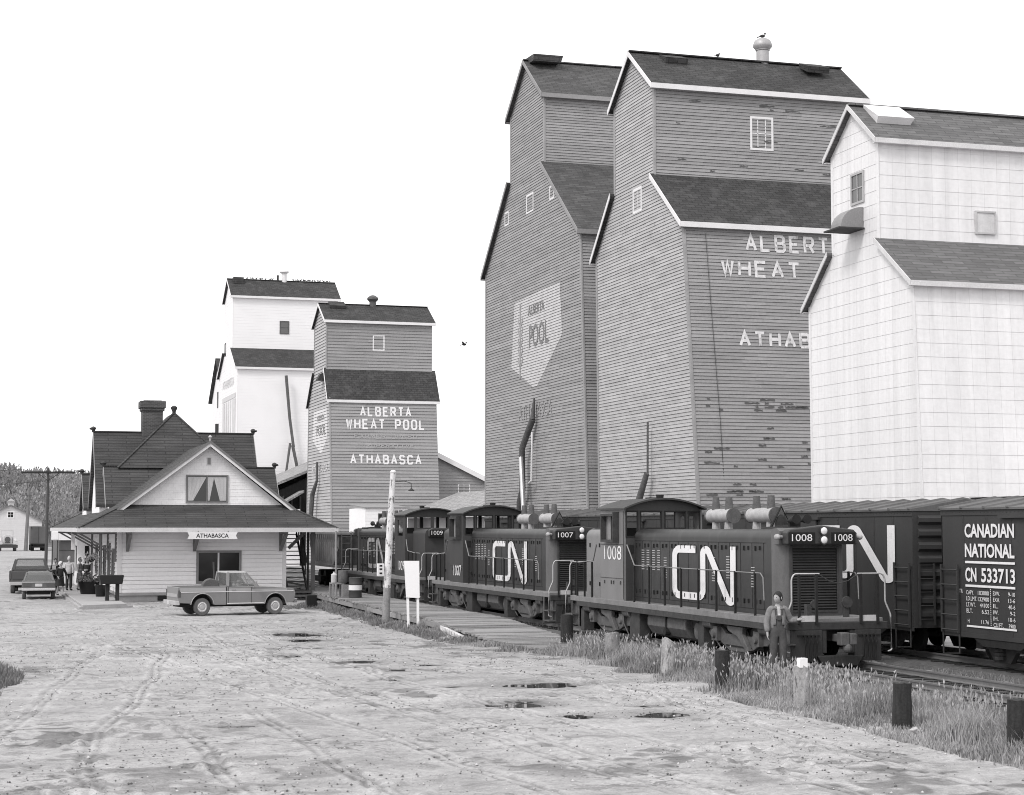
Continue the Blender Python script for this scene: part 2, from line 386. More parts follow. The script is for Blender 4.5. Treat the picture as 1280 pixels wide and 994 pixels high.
def siding(mb, ext, z0, z1, pitch, lap, frame, base=0, groove=0, seg=0):
    """lap boards: each row a tilted strip with a real under-edge; ext(z) gives the horizontal extent, frame(u, z, out) a point"""
    z = z0; fr0 = frame
    while z < z1 - 1e-4:
        zb = min(z + pitch, z1); A0, B0 = ext(z); A1, B1 = ext(zb); cuts = [0, 1]
        if seg and B0 - A0 > seg * 1.3:
            n_ = int((B0 - A0) / seg) + 1; cuts = [0] + sorted((i + random.uniform(-.35, .35)) / n_ for i in range(1, n_)) + [1]
        for c0, c1 in zip(cuts[:-1], cuts[1:]):
            if B0 - A0 <= .02: continue
            a0, b0 = A0 + (B0 - A0) * c0, A0 + (B0 - A0) * c1; a1, b1 = A1 + (B1 - A1) * c0, A1 + (B1 - A1) * c1
            dz0, dz1, do = ((random.uniform(-.007, .007), random.uniform(-.007, .007), random.uniform(-.004, .003)) if seg else (0, 0, 0))
            frame = lambda u, zz, o, a=a0, b=b0: fr0(u, zz + (dz0 + (dz1 - dz0) * (u - a) / max(b - a, .01)) * (1 if o > 0 else 0), o + (do if o > 0 else 0))
            zt = zb - groove; t = (zt - z) / (zb - z); a1, b1 = a0 + (a1 - a0) * t, b0 + (b1 - b0) * t
            mb.quad(frame(a0, z, base + lap), frame(b0, z, base + lap), frame(b1, zt, base + .004), frame(a1, zt, base + .004))
            mb.quad(frame(a0, z, 0), frame(b0, z, 0), frame(b0, z, base + lap), frame(a0, z, base + lap))
            if groove: mb.quad(frame(a1, zt, base + .004), frame(b1, zt, base + .004), frame(b1, zt, 0), frame(a1, zt, 0))
        z = zb
# ------------------------------------------------------------------ ground
def vnoise(x, y, scale, seed):
    """smooth value noise on arrays, about 0..1"""
    g = np.random.default_rng(seed).random((256, 256)); X = x / scale + 900; Y = y / scale + 900
    i = np.floor(X).astype(int); j = np.floor(Y).astype(int); fx = X - i; fy = Y - j; fx = fx * fx * (3 - 2 * fx); fy = fy * fy * (3 - 2 * fy)
    i0, i1, j0, j1 = i % 256, (i + 1) % 256, j % 256, (j + 1) % 256
    return (g[i0, j0] * (1 - fx) + g[i1, j0] * fx) * (1 - fy) + (g[i0, j1] * (1 - fx) + g[i1, j1] * fx) * fy
PLAT_Y, PLAT_X = [48.2, 49, 50.1, 52, 55.0, 59, 66, 80.1, 93], [16.4, 15.65, 15.2, 14.95, 14.9, 15.0, 15.15, 15.6, 16.3]     # near edge of the plank platform
VERGE = [(14.0, 200), (14.6, 90), (15.12, 76.8), (14.5, 66), (14.25, 55), (14.7, 49.2), (15.3, 46), (15.45, 41.5), (15.5, 38.5), (15.3, 34.6), (15.0, 31.6), (15.0, 29.4), (15.0, 26.9), (14.9, 23.8), (14.8, 21), (14.6, 0)]
def verge_x(y):
    ys = np.array([p[1] for p in VERGE][::-1]); xs = np.array([p[0] for p in VERGE][::-1]); return np.interp(y, ys, xs)
def sstep(a, b, x): t = np.clip((x - a) / (b - a), 0, 1); return t * t * (3 - 2 * t)
RUTS = [[(5.6, 56), (5.15, 50.4), (4.13, 43), (3.16, 36.9), (2.1, 31.4), (1.7, 28.2), (1.6, 20)], [(4.0, 56), (3.58, 52.5), (2.88, 48), (1.62, 39.1), (.85, 33.7), (.28, 30.2), (-.4, 22)],
        [(3.46, 37), (3.59, 31), (3.6, 28.2), (3.5, 20)], [(5.2, 38), (5.31, 32.4), (5.3, 28), (5.42, 20)], [(3.6, 62), (4.9, 48.9), (5.73, 39.9), (6.9, 29), (7.6, 20)],
        [(7.6, 70), (7.4, 55), (7.9, 40), (9.2, 28), (10, 18)], [(5.0, 78), (8.5, 60), (12.2, 46), (13.6, 36), (13.3, 24), (12.8, 16)], [(11.5, 50), (13.0, 42), (14.2, 35), (14.5, 26)]]
PUD = [(12.28, 38.75, .95, .3), (10.37, 34.55, .62, .22), (10.93, 32.2, .32, .14), (10.41, 38.9, .3, .1), (9.67, 46.85, .7, .22), (10.27, 43.9, .42, .16), (12.58, 32, .52, .2), (10.35, 59.3, .9, .4), (10.08, 56.3, .55, .25),
       (10.79, 35.2, .22, .1), (8.45, 49.4, .35, .14), (9.3, 41.2, .28, .1), (11.6, 36.2, .26, .1), (12.9, 33.6, .4, .12), (8.2, 37.5, .2, .08), (11.2, 45.2, .4, .12), (4.6, 32.3, .36, .09)]
def axis_coords(lo, hi, step, outer):
    a = list(np.arange(lo, hi + 1e-6, step)); l, d = lo, step
    left = []
    while l > -outer: d *= 1.35; l -= d; left.append(l)
    r, d = a[-1], step; right = []
    while r < outer: d *= 1.35; r += d; right.append(r)
    return np.array(left[::-1] + a + right)
gx = axis_coords(-4, 27, .11, 3500); gy = axis_coords(19, 92, .13, 3500)
gx = np.unique(np.concatenate([gx, np.arange(-.5, 15.5, .055)]).round(4)); gx = gx[np.concatenate([[True], np.diff(gx) > .02])]
gy = np.unique(np.concatenate([gy, np.arange(21, 46, .065)]).round(4)); gy = gy[np.concatenate([[True], np.diff(gy) > .02])]
GX, GY = np.meshgrid(gx, gy, indexing='ij'); px_, py_ = GX.ravel(), GY.ravel()
near = sstep(-8, -3, px_) * (1 - sstep(30, 40, px_)) * sstep(0, 18, py_) * (1 - sstep(90, 130, py_))
def ground_z(px, py):
    z = sstep(16.2, 17.8, px) * (1 - sstep(60, 90, px)) * .06
    return z
gz = ground_z(px_, py_)
rough = (vnoise(px_, py_, 2.4, 1) - .5) * .03 + (vnoise(px_, py_, .7, 2) - .5) * .018 + (vnoise(px_, py_, .3, 3) - .5) * .03
cl = vnoise(px_, py_, .22, 4); pat = sstep(.5, .75, vnoise(px_, py_, 1.9, 5)); rough = rough + np.clip(cl - .62, 0, 1) * .2 * pat
gz = gz + rough * near
wear_tone = (vnoise(px_, py_, .5, 61) - .5) * .16
wear_tone = wear_tone - .42 * 1.15 * sstep(.58, .66, vnoise(px_, py_, .75, 62) * .62 + vnoise(px_, py_, .25, 63) * .38) * np.clip(sstep(.45, .75, vnoise(px_, py_, 4.5, 64)) + .7 * (1 - sstep(4, 8, px_)) * (1 - sstep(31, 38, py_)), 0, 1)  # small hollows coloured in as dark streaks, denser at the near left
for k, rt in enumerate(RUTS):
    ry = np.array([p[1] for p in rt][::-1]); rx = np.array([p[0] for p in rt][::-1])
    m_ = (py_ > ry[0]) & (py_ < ry[-1]); fade = sstep(ry[0], ry[0] + 4, py_) * (1 - sstep(ry[-1] - 6, ry[-1], py_))
    for off in ((0, 1.55) if k in (4, 5, 6) else (0,)):
        d = np.abs(px_ - np.interp(py_, ry, rx) - off - .05 * np.sin(py_ * .9))
        prof = -.05 * np.exp(-((d - .09) / .05) ** 2) + .035 * np.exp(-((d - .22) / .06) ** 2)
        brk = .55 + .6 * vnoise(px_, py_, 1.7, 30 + k)
        gz = gz + np.where(m_, prof * .42 * fade * brk, 0); wear_tone = wear_tone + np.where(m_, (-.34 * np.exp(-((d - .09) / .045) ** 2) * (.7 + .3 * np.sin(py_ * 7)) + .16 * np.exp(-(d / .04) ** 2) + .14 * np.exp(-((d - .22) / .07) ** 2)) * fade * brk, 0)  # tread lines coloured in: grooves darker, ridges lighter
for (x, y, a, b) in PUD:
    e = ((px_ - x) / (a * 1.25)) ** 2 + ((py_ - y) / (b * 3.0)) ** 2
    w = np.exp(-e ** 2); wear_tone = wear_tone - .3 * np.exp(-(e * .55) ** 2); gz = gz * (1 - w * .9) - .035 * w
nx_, ny_ = len(gx), len(gy)
ii, jj = np.meshgrid(np.arange(nx_ - 1), np.arange(ny_ - 1), indexing='ij'); a0 = (ii * ny_ + jj).ravel()
faces = np.stack([a0, a0 + ny_, a0 + ny_ + 1, a0 + 1], 1)
def np_mesh(name, verts, faces):
    me = bpy.data.meshes.new(name); nf = len(faces); k = faces.shape[1]
    me.vertices.add(len(verts)); me.vertices.foreach_set('co', np.asarray(verts, dtype=np.float32).ravel())
    me.loops.add(nf * k); me.loops.foreach_set('vertex_index', faces.astype(np.int32).ravel())
    me.polygons.add(nf); me.polygons.foreach_set('loop_start', np.arange(0, nf * k, k, dtype=np.int32)); me.polygons.foreach_set('loop_total', np.full(nf, k, dtype=np.int32))
    me.update(calc_edges=True); me.validate(); return me

def ground_material():
    m = bpy.data.materials.new('yard mud and gravel'); m.use_nodes = True; nt = m.node_tree; N = nt.nodes; L = nt.links; b = N['Principled BSDF']
    b.inputs['Specular IOR Level'].default_value = .25
    tc = N.new('ShaderNodeTexCoord')
    def nz(sc, det, rg=.6, vec=None):
        n = N.new('ShaderNodeTexNoise'); n.inputs['Scale'].default_value = sc; n.inputs['Detail'].default_value = det; n.inputs['Roughness'].default_value = rg
        L.new(vec or tc.outputs['Object'], n.inputs['Vector']); return n.outputs['Fac']
    def mr(v, a, bb, c, d):
        n = N.new('ShaderNodeMapRange'); n.inputs[1].default_value = a; n.inputs[2].default_value = bb; n.inputs[3].default_value = c; n.inputs[4].default_value = d; L.new(v, n.inputs[0]); return n.outputs[0]
    def mul(a, bb):
        n = N.new('ShaderNodeMath'); n.operation = 'MULTIPLY'
        for i, x in enumerate((a, bb)):
            if isinstance(x, (int, float)): n.inputs[i].default_value = x
            else: L.new(x, n.inputs[i])
        return n.outputs[0]
    mp = N.new('ShaderNodeMapping'); mp.inputs['Scale'].default_value = (.5, 1.0, 1); mp.inputs['Rotation'].default_value = (0, 0, R(-17)); L.new(tc.outputs['Object'], mp.inputs['Vector'])
    broad = mr(nz(.12, 5), .3, .7, .86, 1.12); mid = mr(nz(.9, 6, .65, mp.outputs[0]), .3, .72, .84, 1.12); fine = mr(nz(7, 5, .7), .3, .7, .76, 1.2); grit = mr(nz(40, 3, .6), .3, .7, .8, 1.2)
    clod = mul(mr(nz(2.0, 6, .7), .545, .575, 1.0, .55), mr(nz(4.6, 5, .7), .58, .62, 1.0, .6)); clodmask = mr(nz(.3, 3), .4, .62, .12, 1)  # clods and small hollows coloured in as dark flecks
    mixn = N.new('ShaderNodeMix'); mixn.data_type = 'FLOAT'; L.new(clodmask, mixn.inputs[0]); mixn.inputs[2].default_value = 1; L.new(clod, mixn.inputs[3])
    damp = mr(nz(.55, 6, .7, mp.outputs[0]), .54, .66, 1.0, .74)
    v = mul(mul(mul(mul(mul(broad, mid), fine), grit), mixn.outputs[0]), mul(damp, GROUND_G))
    wa = N.new('ShaderNodeAttribute'); wa.attribute_name = 'wear_tone'; v = mul(v, wa.outputs['Fac'])
    cc = N.new('ShaderNodeCombineColor'); L.new(v, cc.inputs[0]); L.new(mul(v, .982), cc.inputs[1]); L.new(mul(v, .995), cc.inputs[2]); L.new(cc.outputs[0], b.inputs['Base Color'])
    L.new(mr(damp, .72, 1, .55, .95), b.inputs['Roughness'])
    bp = N.new('ShaderNodeBump'); bp.inputs['Strength'].default_value = .5; bp.inputs['Distance'].default_value = .03
    ad = N.new('ShaderNodeMath'); ad.operation = 'ADD'; L.new(nz(9, 6, .7), ad.inputs[0]); L.new(nz(30, 3), ad.inputs[1]); L.new(ad.outputs[0], bp.inputs['Height']); L.new(bp.outputs[0], b.inputs['Normal'])
    return m
GROUND_G = .36
M_GROUND = ground_material()
g_me = np_mesh('ground', np.stack([px_, py_, gz], 1), faces)
_w = g_me.attributes.new('wear_tone', 'FLOAT', 'POINT'); _w.data.foreach_set('value', np.clip(1 + wear_tone * near, .35, 1.4).astype(np.float32))
ground = mesh_obj('ground', g_me, M_GROUND, smooth=60); tag(ground, kind='structure')

# rain puddles lying in the hollows
for k, (x, y, a, b) in enumerate(PUD):
    mb = MB(); n = 28; ph = rng.random(4) * 6.28
    pts = []
    for i in range(n):
        t = 2 * math.pi * i / n; r = 1 + .22 * math.sin(2 * t + ph[0]) + .16 * math.sin(3 * t + ph[1]) + .1 * math.sin(5 * t + ph[2])
        pts.append((x + a * r * math.cos(t), y + b * 2.1 * r * math.sin(t), -.022))
    mb.quad(*pts); tag(mb.build('puddle', M_PUDDLE), kind='structure')

# ------------------------------------------------------------------ tracks
TX, TX2 = 19.7, 24.35
def track(cx, y0, y1):
    bed = MB(); bed.prism([(cx - 2.4, .02), (cx - 1.7, .16), (cx + 1.7, .16), (cx + 2.4, .02)], 'y', y0, y1)
    b = bed.build('track_bed', M_BALLAST); tag(b, kind='structure')
    t = MB(); y = y0
    while y < min(y1, 110):
        d = random.uniform(-.05, .05); t.box(cx - 1.25 + d, cx + 1.25 + d, y, y + .22, .1, .185 + random.uniform(-.01, .01)); y += .58
    tt = thing('railway_track', 'NAME', 'track', (cx, y0, 0))
    t.build('sleepers', M_WOODD, tt)
    for s in (-1, 1):
        r = MB(); xx = cx + s * .7525
        r.prism([(xx - .06, .18), (xx + .06, .18), (xx + .06, .195), (xx + .01, .215), (xx + .01, .29), (xx + .035, .295), (xx + .035, .33), (xx - .035, .33), (xx - .035, .295), (xx - .01, .29), (xx - .01, .215), (xx - .06, .195)], 'y', y0, y1)
        r.build('rail', M_RAIL, tt)
    return tt
t1 = track(TX, -20, 300); t1['label'] = 'railway track under the three diesel locomotives'
t2 = track(TX2, -20, 300); t2['label'] = 'railway track behind the locomotives, under the box cars'

# ------------------------------------------------------------------ grass
def rand_island_mat(name, g, spread, back=.5):
    m = bpy.data.materials.new(name); m.use_nodes = True; nt = m.node_tree; N = nt.nodes; L = nt.links; b = N['Principled BSDF']; b.inputs['Roughness'].default_value = .8; b.inputs['Specular IOR Level'].default_value = .15
    at_ = N.new('ShaderNodeAttribute'); at_.attribute_name = 'tone'
    mr = N.new('ShaderNodeMapRange'); mr.inputs[3].default_value = g * (1 - spread); mr.inputs[4].default_value = g * (1 + spread); L.new(at_.outputs['Fac'], mr.inputs[0])
    mm = N.new('ShaderNodeMath'); mm.operation = 'MULTIPLY'; mm.inputs[1].default_value = .984; L.new(mr.outputs[0], mm.inputs[0])
    cc = N.new('ShaderNodeCombineColor'); L.new(mr.outputs[0], cc.inputs[0]); L.new(mm.outputs[0], cc.inputs[1]); L.new(mr.outputs[0], cc.inputs[2]); L.new(cc.outputs[0], b.inputs['Base Color'])
    return m
M_GRASS = rand_island_mat('dry grass', .31, .7)
M_GRASSD = rand_island_mat('green grass', .2, .7)
def grass(name, xs, ys, hs, width, m, seedtone, zs=None):
    n = len(xs); a = rng.random(n) * 6.283; lean = rng.normal(0, .28, (n, 2)) * hs[:, None]
    w = width * (.6 + .8 * rng.random(n)); dx, dy = np.cos(a) * w, np.sin(a) * w
    z0 = (np.zeros(n) if zs is None else zs) - .02
    b0 = np.stack([xs - dx, ys - dy, z0], 1); b1 = np.stack([xs + dx, ys + dy, z0], 1)
    m0 = np.stack([xs - dx * .75 + lean[:, 0] * .35, ys - dy * .75 + lean[:, 1] * .35, z0 + hs * .55], 1); m1 = np.stack([xs + dx * .75 + lean[:, 0] * .35, ys + dy * .75 + lean[:, 1] * .35, z0 + hs * .55], 1)
    tp = np.stack([xs + lean[:, 0], ys + lean[:, 1], z0 + hs], 1); tq = tp + np.stack([dx * .25, dy * .25, np.zeros(n)], 1)
    V = np.stack([b0, b1, m1, m0, tq, tp], 1).reshape(-1, 3); k = np.arange(n)[:, None] * 6
    F = np.concatenate([k + np.array([[0, 1, 2, 3]]), k + np.array([[3, 2, 4, 5]])], 0)
    me = np_mesh(name, V, F)
    tone = np.repeat(np.clip(seedtone, 0, 1), 6); at_ = me.attributes.new('tone', 'FLOAT', 'POINT'); at_.data.foreach_set('value', tone.astype(np.float32))
    me.materials.append(m); o = bpy.data.objects.new(name, me); COL.objects.link(o); tag(o, kind='stuff'); return o
def verge_grass():
    n = 520000; y = 20 + 62 * rng.random(n) ** 1.25; vx = verge_x(y); x = vx - .35 + (np.where(y < 40, 19.0, 18.6) - vx) * rng.random(n)
    dens = vnoise(x, y, .8, 11) * .6 + vnoise(x, y, .35, 12) * .4; edge = sstep(-.35, .5, x - vx + (vnoise(x, y, 1.3, 13) - .5) * 1.9)
    keep = (rng.random(n) < (dens * 1.42) ** 2.6 * edge)
    keep &= ~((y > 48.2) & (x > np.interp(y, PLAT_Y, PLAT_X)))          # the plank platform is clear
    keep &= ~((x > 17.6) & (rng.random(n) < .4))
    x, y = x[keep], y[keep]
    hh = (.1 + .55 * vnoise(x, y, 1.1, 14) ** 1.3 * sstep(-.3, .9, x - verge_x(y))) * (.55 + .8 * rng.random(len(x))); hh = hh * np.where(x > 17.0, .5, .9) * np.where(y > 50, .6, 1)
    tone = .15 + .5 * vnoise(x, y, 1.3, 15) + .45 * (rng.random(len(x)) - .4)
    return grass('dry_grass', x, y, hh, .009, M_GRASS, tone, ground_z(x, y) + .01)
verge_grass()
def seed_heads():
    n = 3600; y = 21 + 30 * rng.random(n) ** 1.3; vx = verge_x(y); x = vx + (18.4 - vx) * rng.random(n); k = (vnoise(x, y, 1.6, 71) > .48) & ~((y > 47.5) & (x > 14.6)); x, y = x[k], y[k]; n = len(x)
    h = (.28 + .4 * rng.random(n)) * np.where(x > 17, .65, 1); z0 = ground_z(x, y); ln = rng.normal(0, .16, (n, 2)) * h[:, None]; w = .003
    V, F = [], []
    a = rng.random(n) * 6.28; dx, dy = np.cos(a), np.sin(a); tx, ty, tz = x + ln[:, 0], y + ln[:, 1], z0 + h
    st = np.stack([np.stack([x - w * dx, y - w * dy, z0], 1), np.stack([x + w * dx, y + w * dy, z0], 1), np.stack([tx + w * dx, ty + w * dy, tz], 1), np.stack([tx - w * dx, ty - w * dy, tz], 1)], 1)
    s = .011 + .012 * rng.random(n); L = .05 + .07 * rng.random(n); hd = []
    for q in (0, 1):
        ex, ey = (dx, dy) if q == 0 else (-dy, dx)
        hd.append(np.stack([np.stack([tx, ty, tz - .01], 1), np.stack([tx + s * ex, ty + s * ey, tz + L * .4], 1), np.stack([tx + ln[:, 0] * .2, ty + ln[:, 1] * .2, tz + L], 1), np.stack([tx - s * ex, ty - s * ey, tz + L * .4], 1)], 1))
    V = np.concatenate([st, *hd]).reshape(-1, 3); me = np_mesh('seed_grass', V, np.arange(len(V)).reshape(-1, 4))
    tone = np.concatenate([np.repeat(.3 + .3 * rng.random(n), 4), np.repeat(np.tile(.55 + .45 * rng.random(n), 2), 4)]); at_ = me.attributes.new('tone', 'FLOAT', 'POINT'); at_.data.foreach_set('value', tone.astype(np.float32)); me.materials.append(M_GRASS)
    o = bpy.data.objects.new('seed_grass', me); COL.objects.link(o); tag(o, kind='stuff')
seed_heads()
def blob_grass(name, blobs, per, h, m, width=.012):
    X, Y, H = [], [], []
    for (cx, cy, rx, ry) in blobs:
        n = int(per * rx * ry * 3.14); r = np.sqrt(rng.random(n)); a = rng.random(n) * 6.283
        X.append(cx + rx * r * np.cos(a)); Y.append(cy + ry * r * np.sin(a)); H.append(h * (1.15 - r * .8) * (.5 + .8 * rng.random(n)))
    X, Y, H = map(np.concatenate, (X, Y, H)); k = vnoise(X, Y, .5, 21) > .35; X, Y, H = X[k], Y[k], H[k]
    return grass(name, X, Y, H, width, m, .2 + .4 * vnoise(X, Y, .7, 22) + .4 * (rng.random(len(X)) - .3))
blob_grass('grass_tuft', [(-.1, 43.8, 1.35, 3.6), (-.4, 40, 1.1, 2.6), (-2.2, 43, 2.2, 5.5)], 480, .5, M_GRASSD)
blob_grass('track_weeds', [(22.0, 36, .9, 6), (22.0, 27, .8, 5), (20, 33, 1.2, 4.5), (19.7, 26, 1.3, 4), (22, 44, .5, 4), (18.6, 60, .4, 20)], 260, .22, M_GRASSD, .01)
blob_grass('grass_patch', [(14.45, 62, .6, 8), (14.7, 70, .6, 6), (14.4, 56, .6, 3), (14.9, 54, .7, 2), (15.0, 77, .6, 4), (14.8, 72, .5, 9), (15.2, 80, .9, 4), (13.6, 79, 1.5, 1.6), (17.6, 88, 1.2, 5), (18.4, 97, 1.5, 6), (16.5, 92, 1.5, 3)], 330, .2, M_GRASSD, .014)

# dirt clods and stones
def stones(name, n, x0, x1, y0, y1, s0, s1, m, mask=None):
    x = x0 + (x1 - x0) * rng.random(n); y = y0 + (y1 - y0) * rng.random(n) ** 1.2
    k = vnoise(x, y, 2.2, 41) * .5 + rng.random(n) * .5 > .5; x, y = x[k], y[k]; n = len(x)
    s = s0 + (s1 - s0) * rng.random(n) ** 3
    base = np.array([[1, 0, 0], [0, 1, 0], [-1, 0, 0], [0, -1, 0], [0, 0, .7], [0, 0, -.5]])
    j = base[None] * s[:, None, None] * (.7 + .6 * rng.random((n, 6, 1))); a = rng.random(n) * 6.28; c, si = np.cos(a)[:, None], np.sin(a)[:, None]
    V = np.stack([j[..., 0] * c - j[..., 1] * si + x[:, None], j[..., 0] * si + j[..., 1] * c + y[:, None], j[..., 2] + .005 + np.zeros((n, 6))], -1).reshape(-1, 3)
    f = np.array([[0, 1, 4], [1, 2, 4], [2, 3, 4], [3, 0, 4], [1, 0, 5], [2, 1, 5], [3, 2, 5], [0, 3, 5]]); F = (np.arange(n)[:, None, None] * 6 + f[None]).reshape(-1, 3)
    me = np_mesh(name, V, F); me.materials.append(m); o = bpy.data.objects.new(name, me); COL.objects.link(o); tag(o, kind='stuff')
stones('dirt_clods', 26000, -1, 15.2, 19, 66, .006, .026, mat('damp clod', .13, .9, var=.3))
stones('pale_stones', 4000, -1, 15.6, 19, 60, .01, .04, mat('pale stone', .5, .9, var=.2))

# ------------------------------------------------------------------ far hill and its wood
def hill_h(x, y):
    x = np.asarray(x, dtype=float); y = np.asarray(y, dtype=float)
    ridge = np.interp(x, [-900, -300, -60, 0, 10, 30, 60, 110, 300, 900], [30, 26, 18.5, 14.6, 13.6, 12, 8.0, 2.5, 1, 0]); ridge = ridge + (vnoise(x, y, 40, 50) - .5) * 3
    return ridge * sstep(330, 440, y) * (1 - .15 * sstep(500, 900, y))
hx = np.linspace(-900, 900, 150); hy = np.concatenate([np.linspace(322, 470, 40), np.linspace(490, 1400, 16)])
HX, HY = np.meshgrid(hx, hy, indexing='ij'); hz = hill_h(HX.ravel(), HY.ravel()) - .15
a0 = (np.arange(len(hx) - 1)[:, None] * len(hy) + np.arange(len(hy) - 1)[None]).ravel()
hm = np_mesh('hillside', np.stack([HX.ravel(), HY.ravel(), hz], 1), np.stack([a0, a0 + len(hy), a0 + len(hy) + 1, a0 + 1], 1))
tag(mesh_obj('hillside', hm, mat('bare hillside scrub', .13, .95, var=.25, scale=.08, fine=.2, fscale=1), smooth=60), kind='structure')
M_WOODLAND = rand_island_mat('bare spring woodland', .29, .5)  # tree tone lightened to paint in slight haze
def woodland():
    n = 3600; x = -75 + 165 * rng.random(n); y = 336 + 120 * rng.random(n) ** .8; k = hill_h(x, y) > .6; x, y = x[k], y[k]; n = len(x); z = hill_h(x, y)
    h = 3.2 + 2.4 * rng.random(n) + 1.2 * (vnoise(x, y, 14, 51) - .5); V, F, T = [], [], []
    tt = .25 + .5 * vnoise(x, y, 12, 52) + .3 * (rng.random(n) - .5)
    w = .06 + .06 * rng.random(n)
    # trunks: crossed thin tapered strips with real width on both axes
    for ax in (0, 1):
        dx, dy = (w, 0 * w) if ax == 0 else (0 * w, w)
        ln = rng.normal(0, .25, n)
        q = np.stack([np.stack([x - dx, y - dy, z - .3], 1), np.stack([x + dx, y + dy, z - .3], 1), np.stack([x + dx * .4 + ln, y + dy * .4, z + h * .9], 1), np.stack([x - dx * .4 + ln, y - dy * .4, z + h * .9], 1)], 1)
        V.append(q.reshape(-1, 3)); T.append(np.repeat(np.clip(tt + .35 * rng.random(n), 0, 1), 4))
    # twiggy crowns: many little slanting quads
    m_ = 52; u = rng.random((n, m_)); a = rng.random((n, m_)) * 6.283; r = np.sqrt(rng.random((n, m_))) * (h * .27)[:, None] * np.sin(np.pi * np.clip(u * .9 + .12, 0, 1)) ; zz = z[:, None] + h[:, None] * (.3 + .72 * u)
    cx, cy = x[:, None] + r * np.cos(a), y[:, None] + r * np.sin(a); s = .1 + .14 * rng.random((n, m_)); b = rng.random((n, m_)) * 6.283; tl = .4 + .7 * rng.random((n, m_))
    e1 = np.stack([np.cos(b) * s, np.sin(b) * s, np.zeros_like(s)], -1); e2 = np.stack([np.cos(a) * s * .4, np.sin(a) * s * .4, s * tl * 1.6], -1); c = np.stack([cx, cy, zz], -1)
    q = np.stack([c - e1 - e2, c + e1 - e2, c + e1 * .5 + e2, c - e1 * .5 + e2], 2)
    V.append(q.reshape(-1, 3)); T.append(np.repeat(np.clip((tt[:, None] + .45 * (rng.random((n, m_)) - .45)).ravel(), 0, 1), 4))
    V = np.concatenate(V); T = np.concatenate(T); F = np.arange(len(V)).reshape(-1, 4)
    me = np_mesh('bare_woodland', V, F); at_ = me.attributes.new('tone', 'FLOAT', 'POINT'); at_.data.foreach_set('value', T.astype(np.float32)); me.materials.append(M_WOODLAND)
    o = bpy.data.objects.new('bare_woodland', me); COL.objects.link(o); tag(o, kind='stuff')
woodland()
# ------------------------------------------------------------------ grain elevators
def lerp_ext(tab):
    zs = [t[0] for t in tab]; l = [t[1] for t in tab]; r = [t[2] for t in tab]
    return lambda z: (float(np.interp(z, zs, l)), float(np.interp(z, zs, r)))
def roof_slab(mb, p0, p1, q0, q1, t):
    """sloping slab: upper edge p0-p1, lower edge q0-q1, thickness t downwards"""
    P = [Vector(p) for p in (p0, p1, q1, q0)]; d = Vector((0, 0, -t)); mb.hexa([p + d for p in P], P)
def win(parent, axis, p, u0, u1, v0, v1, out, fm=None, gm=None, bars=(1, 1), name='window', w=.09):
    """framed window standing proud of a wall at p, facing the -axis side"""
    fm = fm or M_TRIM; gm = gm or M_GLASS
    f = MB(); f.frame(axis, p - out, out + .02, u0, u1, v0, v1, w)
    for i in range(1, bars[0] + 1):
        u = u0 + (u1 - u0) * i / (bars[0] + 1)
        if axis == 'x': f.box(p - out * .8, p - .01, u - .02, u + .02, v0 + w, v1 - w)
        else: f.box(u - .02, u + .02, p - out * .8, p - .01, v0 + w, v1 - w)
    for i in range(1, bars[1] + 1):
        v = v0 + (v1 - v0) * i / (bars[1] + 1)
        if axis == 'x': f.box(p - out * .8, p - .012, u0 + w, u1 - w, v - .02, v + .02)
        else: f.box(u0 + w, u1 - w, p - out * .8, p - .012, v - .02, v + .02)
    o = f.build(name, fm, parent)
    g = MB()
    if axis == 'x': g.box(p - out * .4, p - .005, u0 + w * .9, u1 - w * .9, v0 + w * .9, v1 - w * .9)
    else: g.box(u0 + w * .9, u1 - w * .9, p - out * .4, p - .005, v0 + w * .9, v1 - w * .9)
    g.build('pane', gm, o); return o
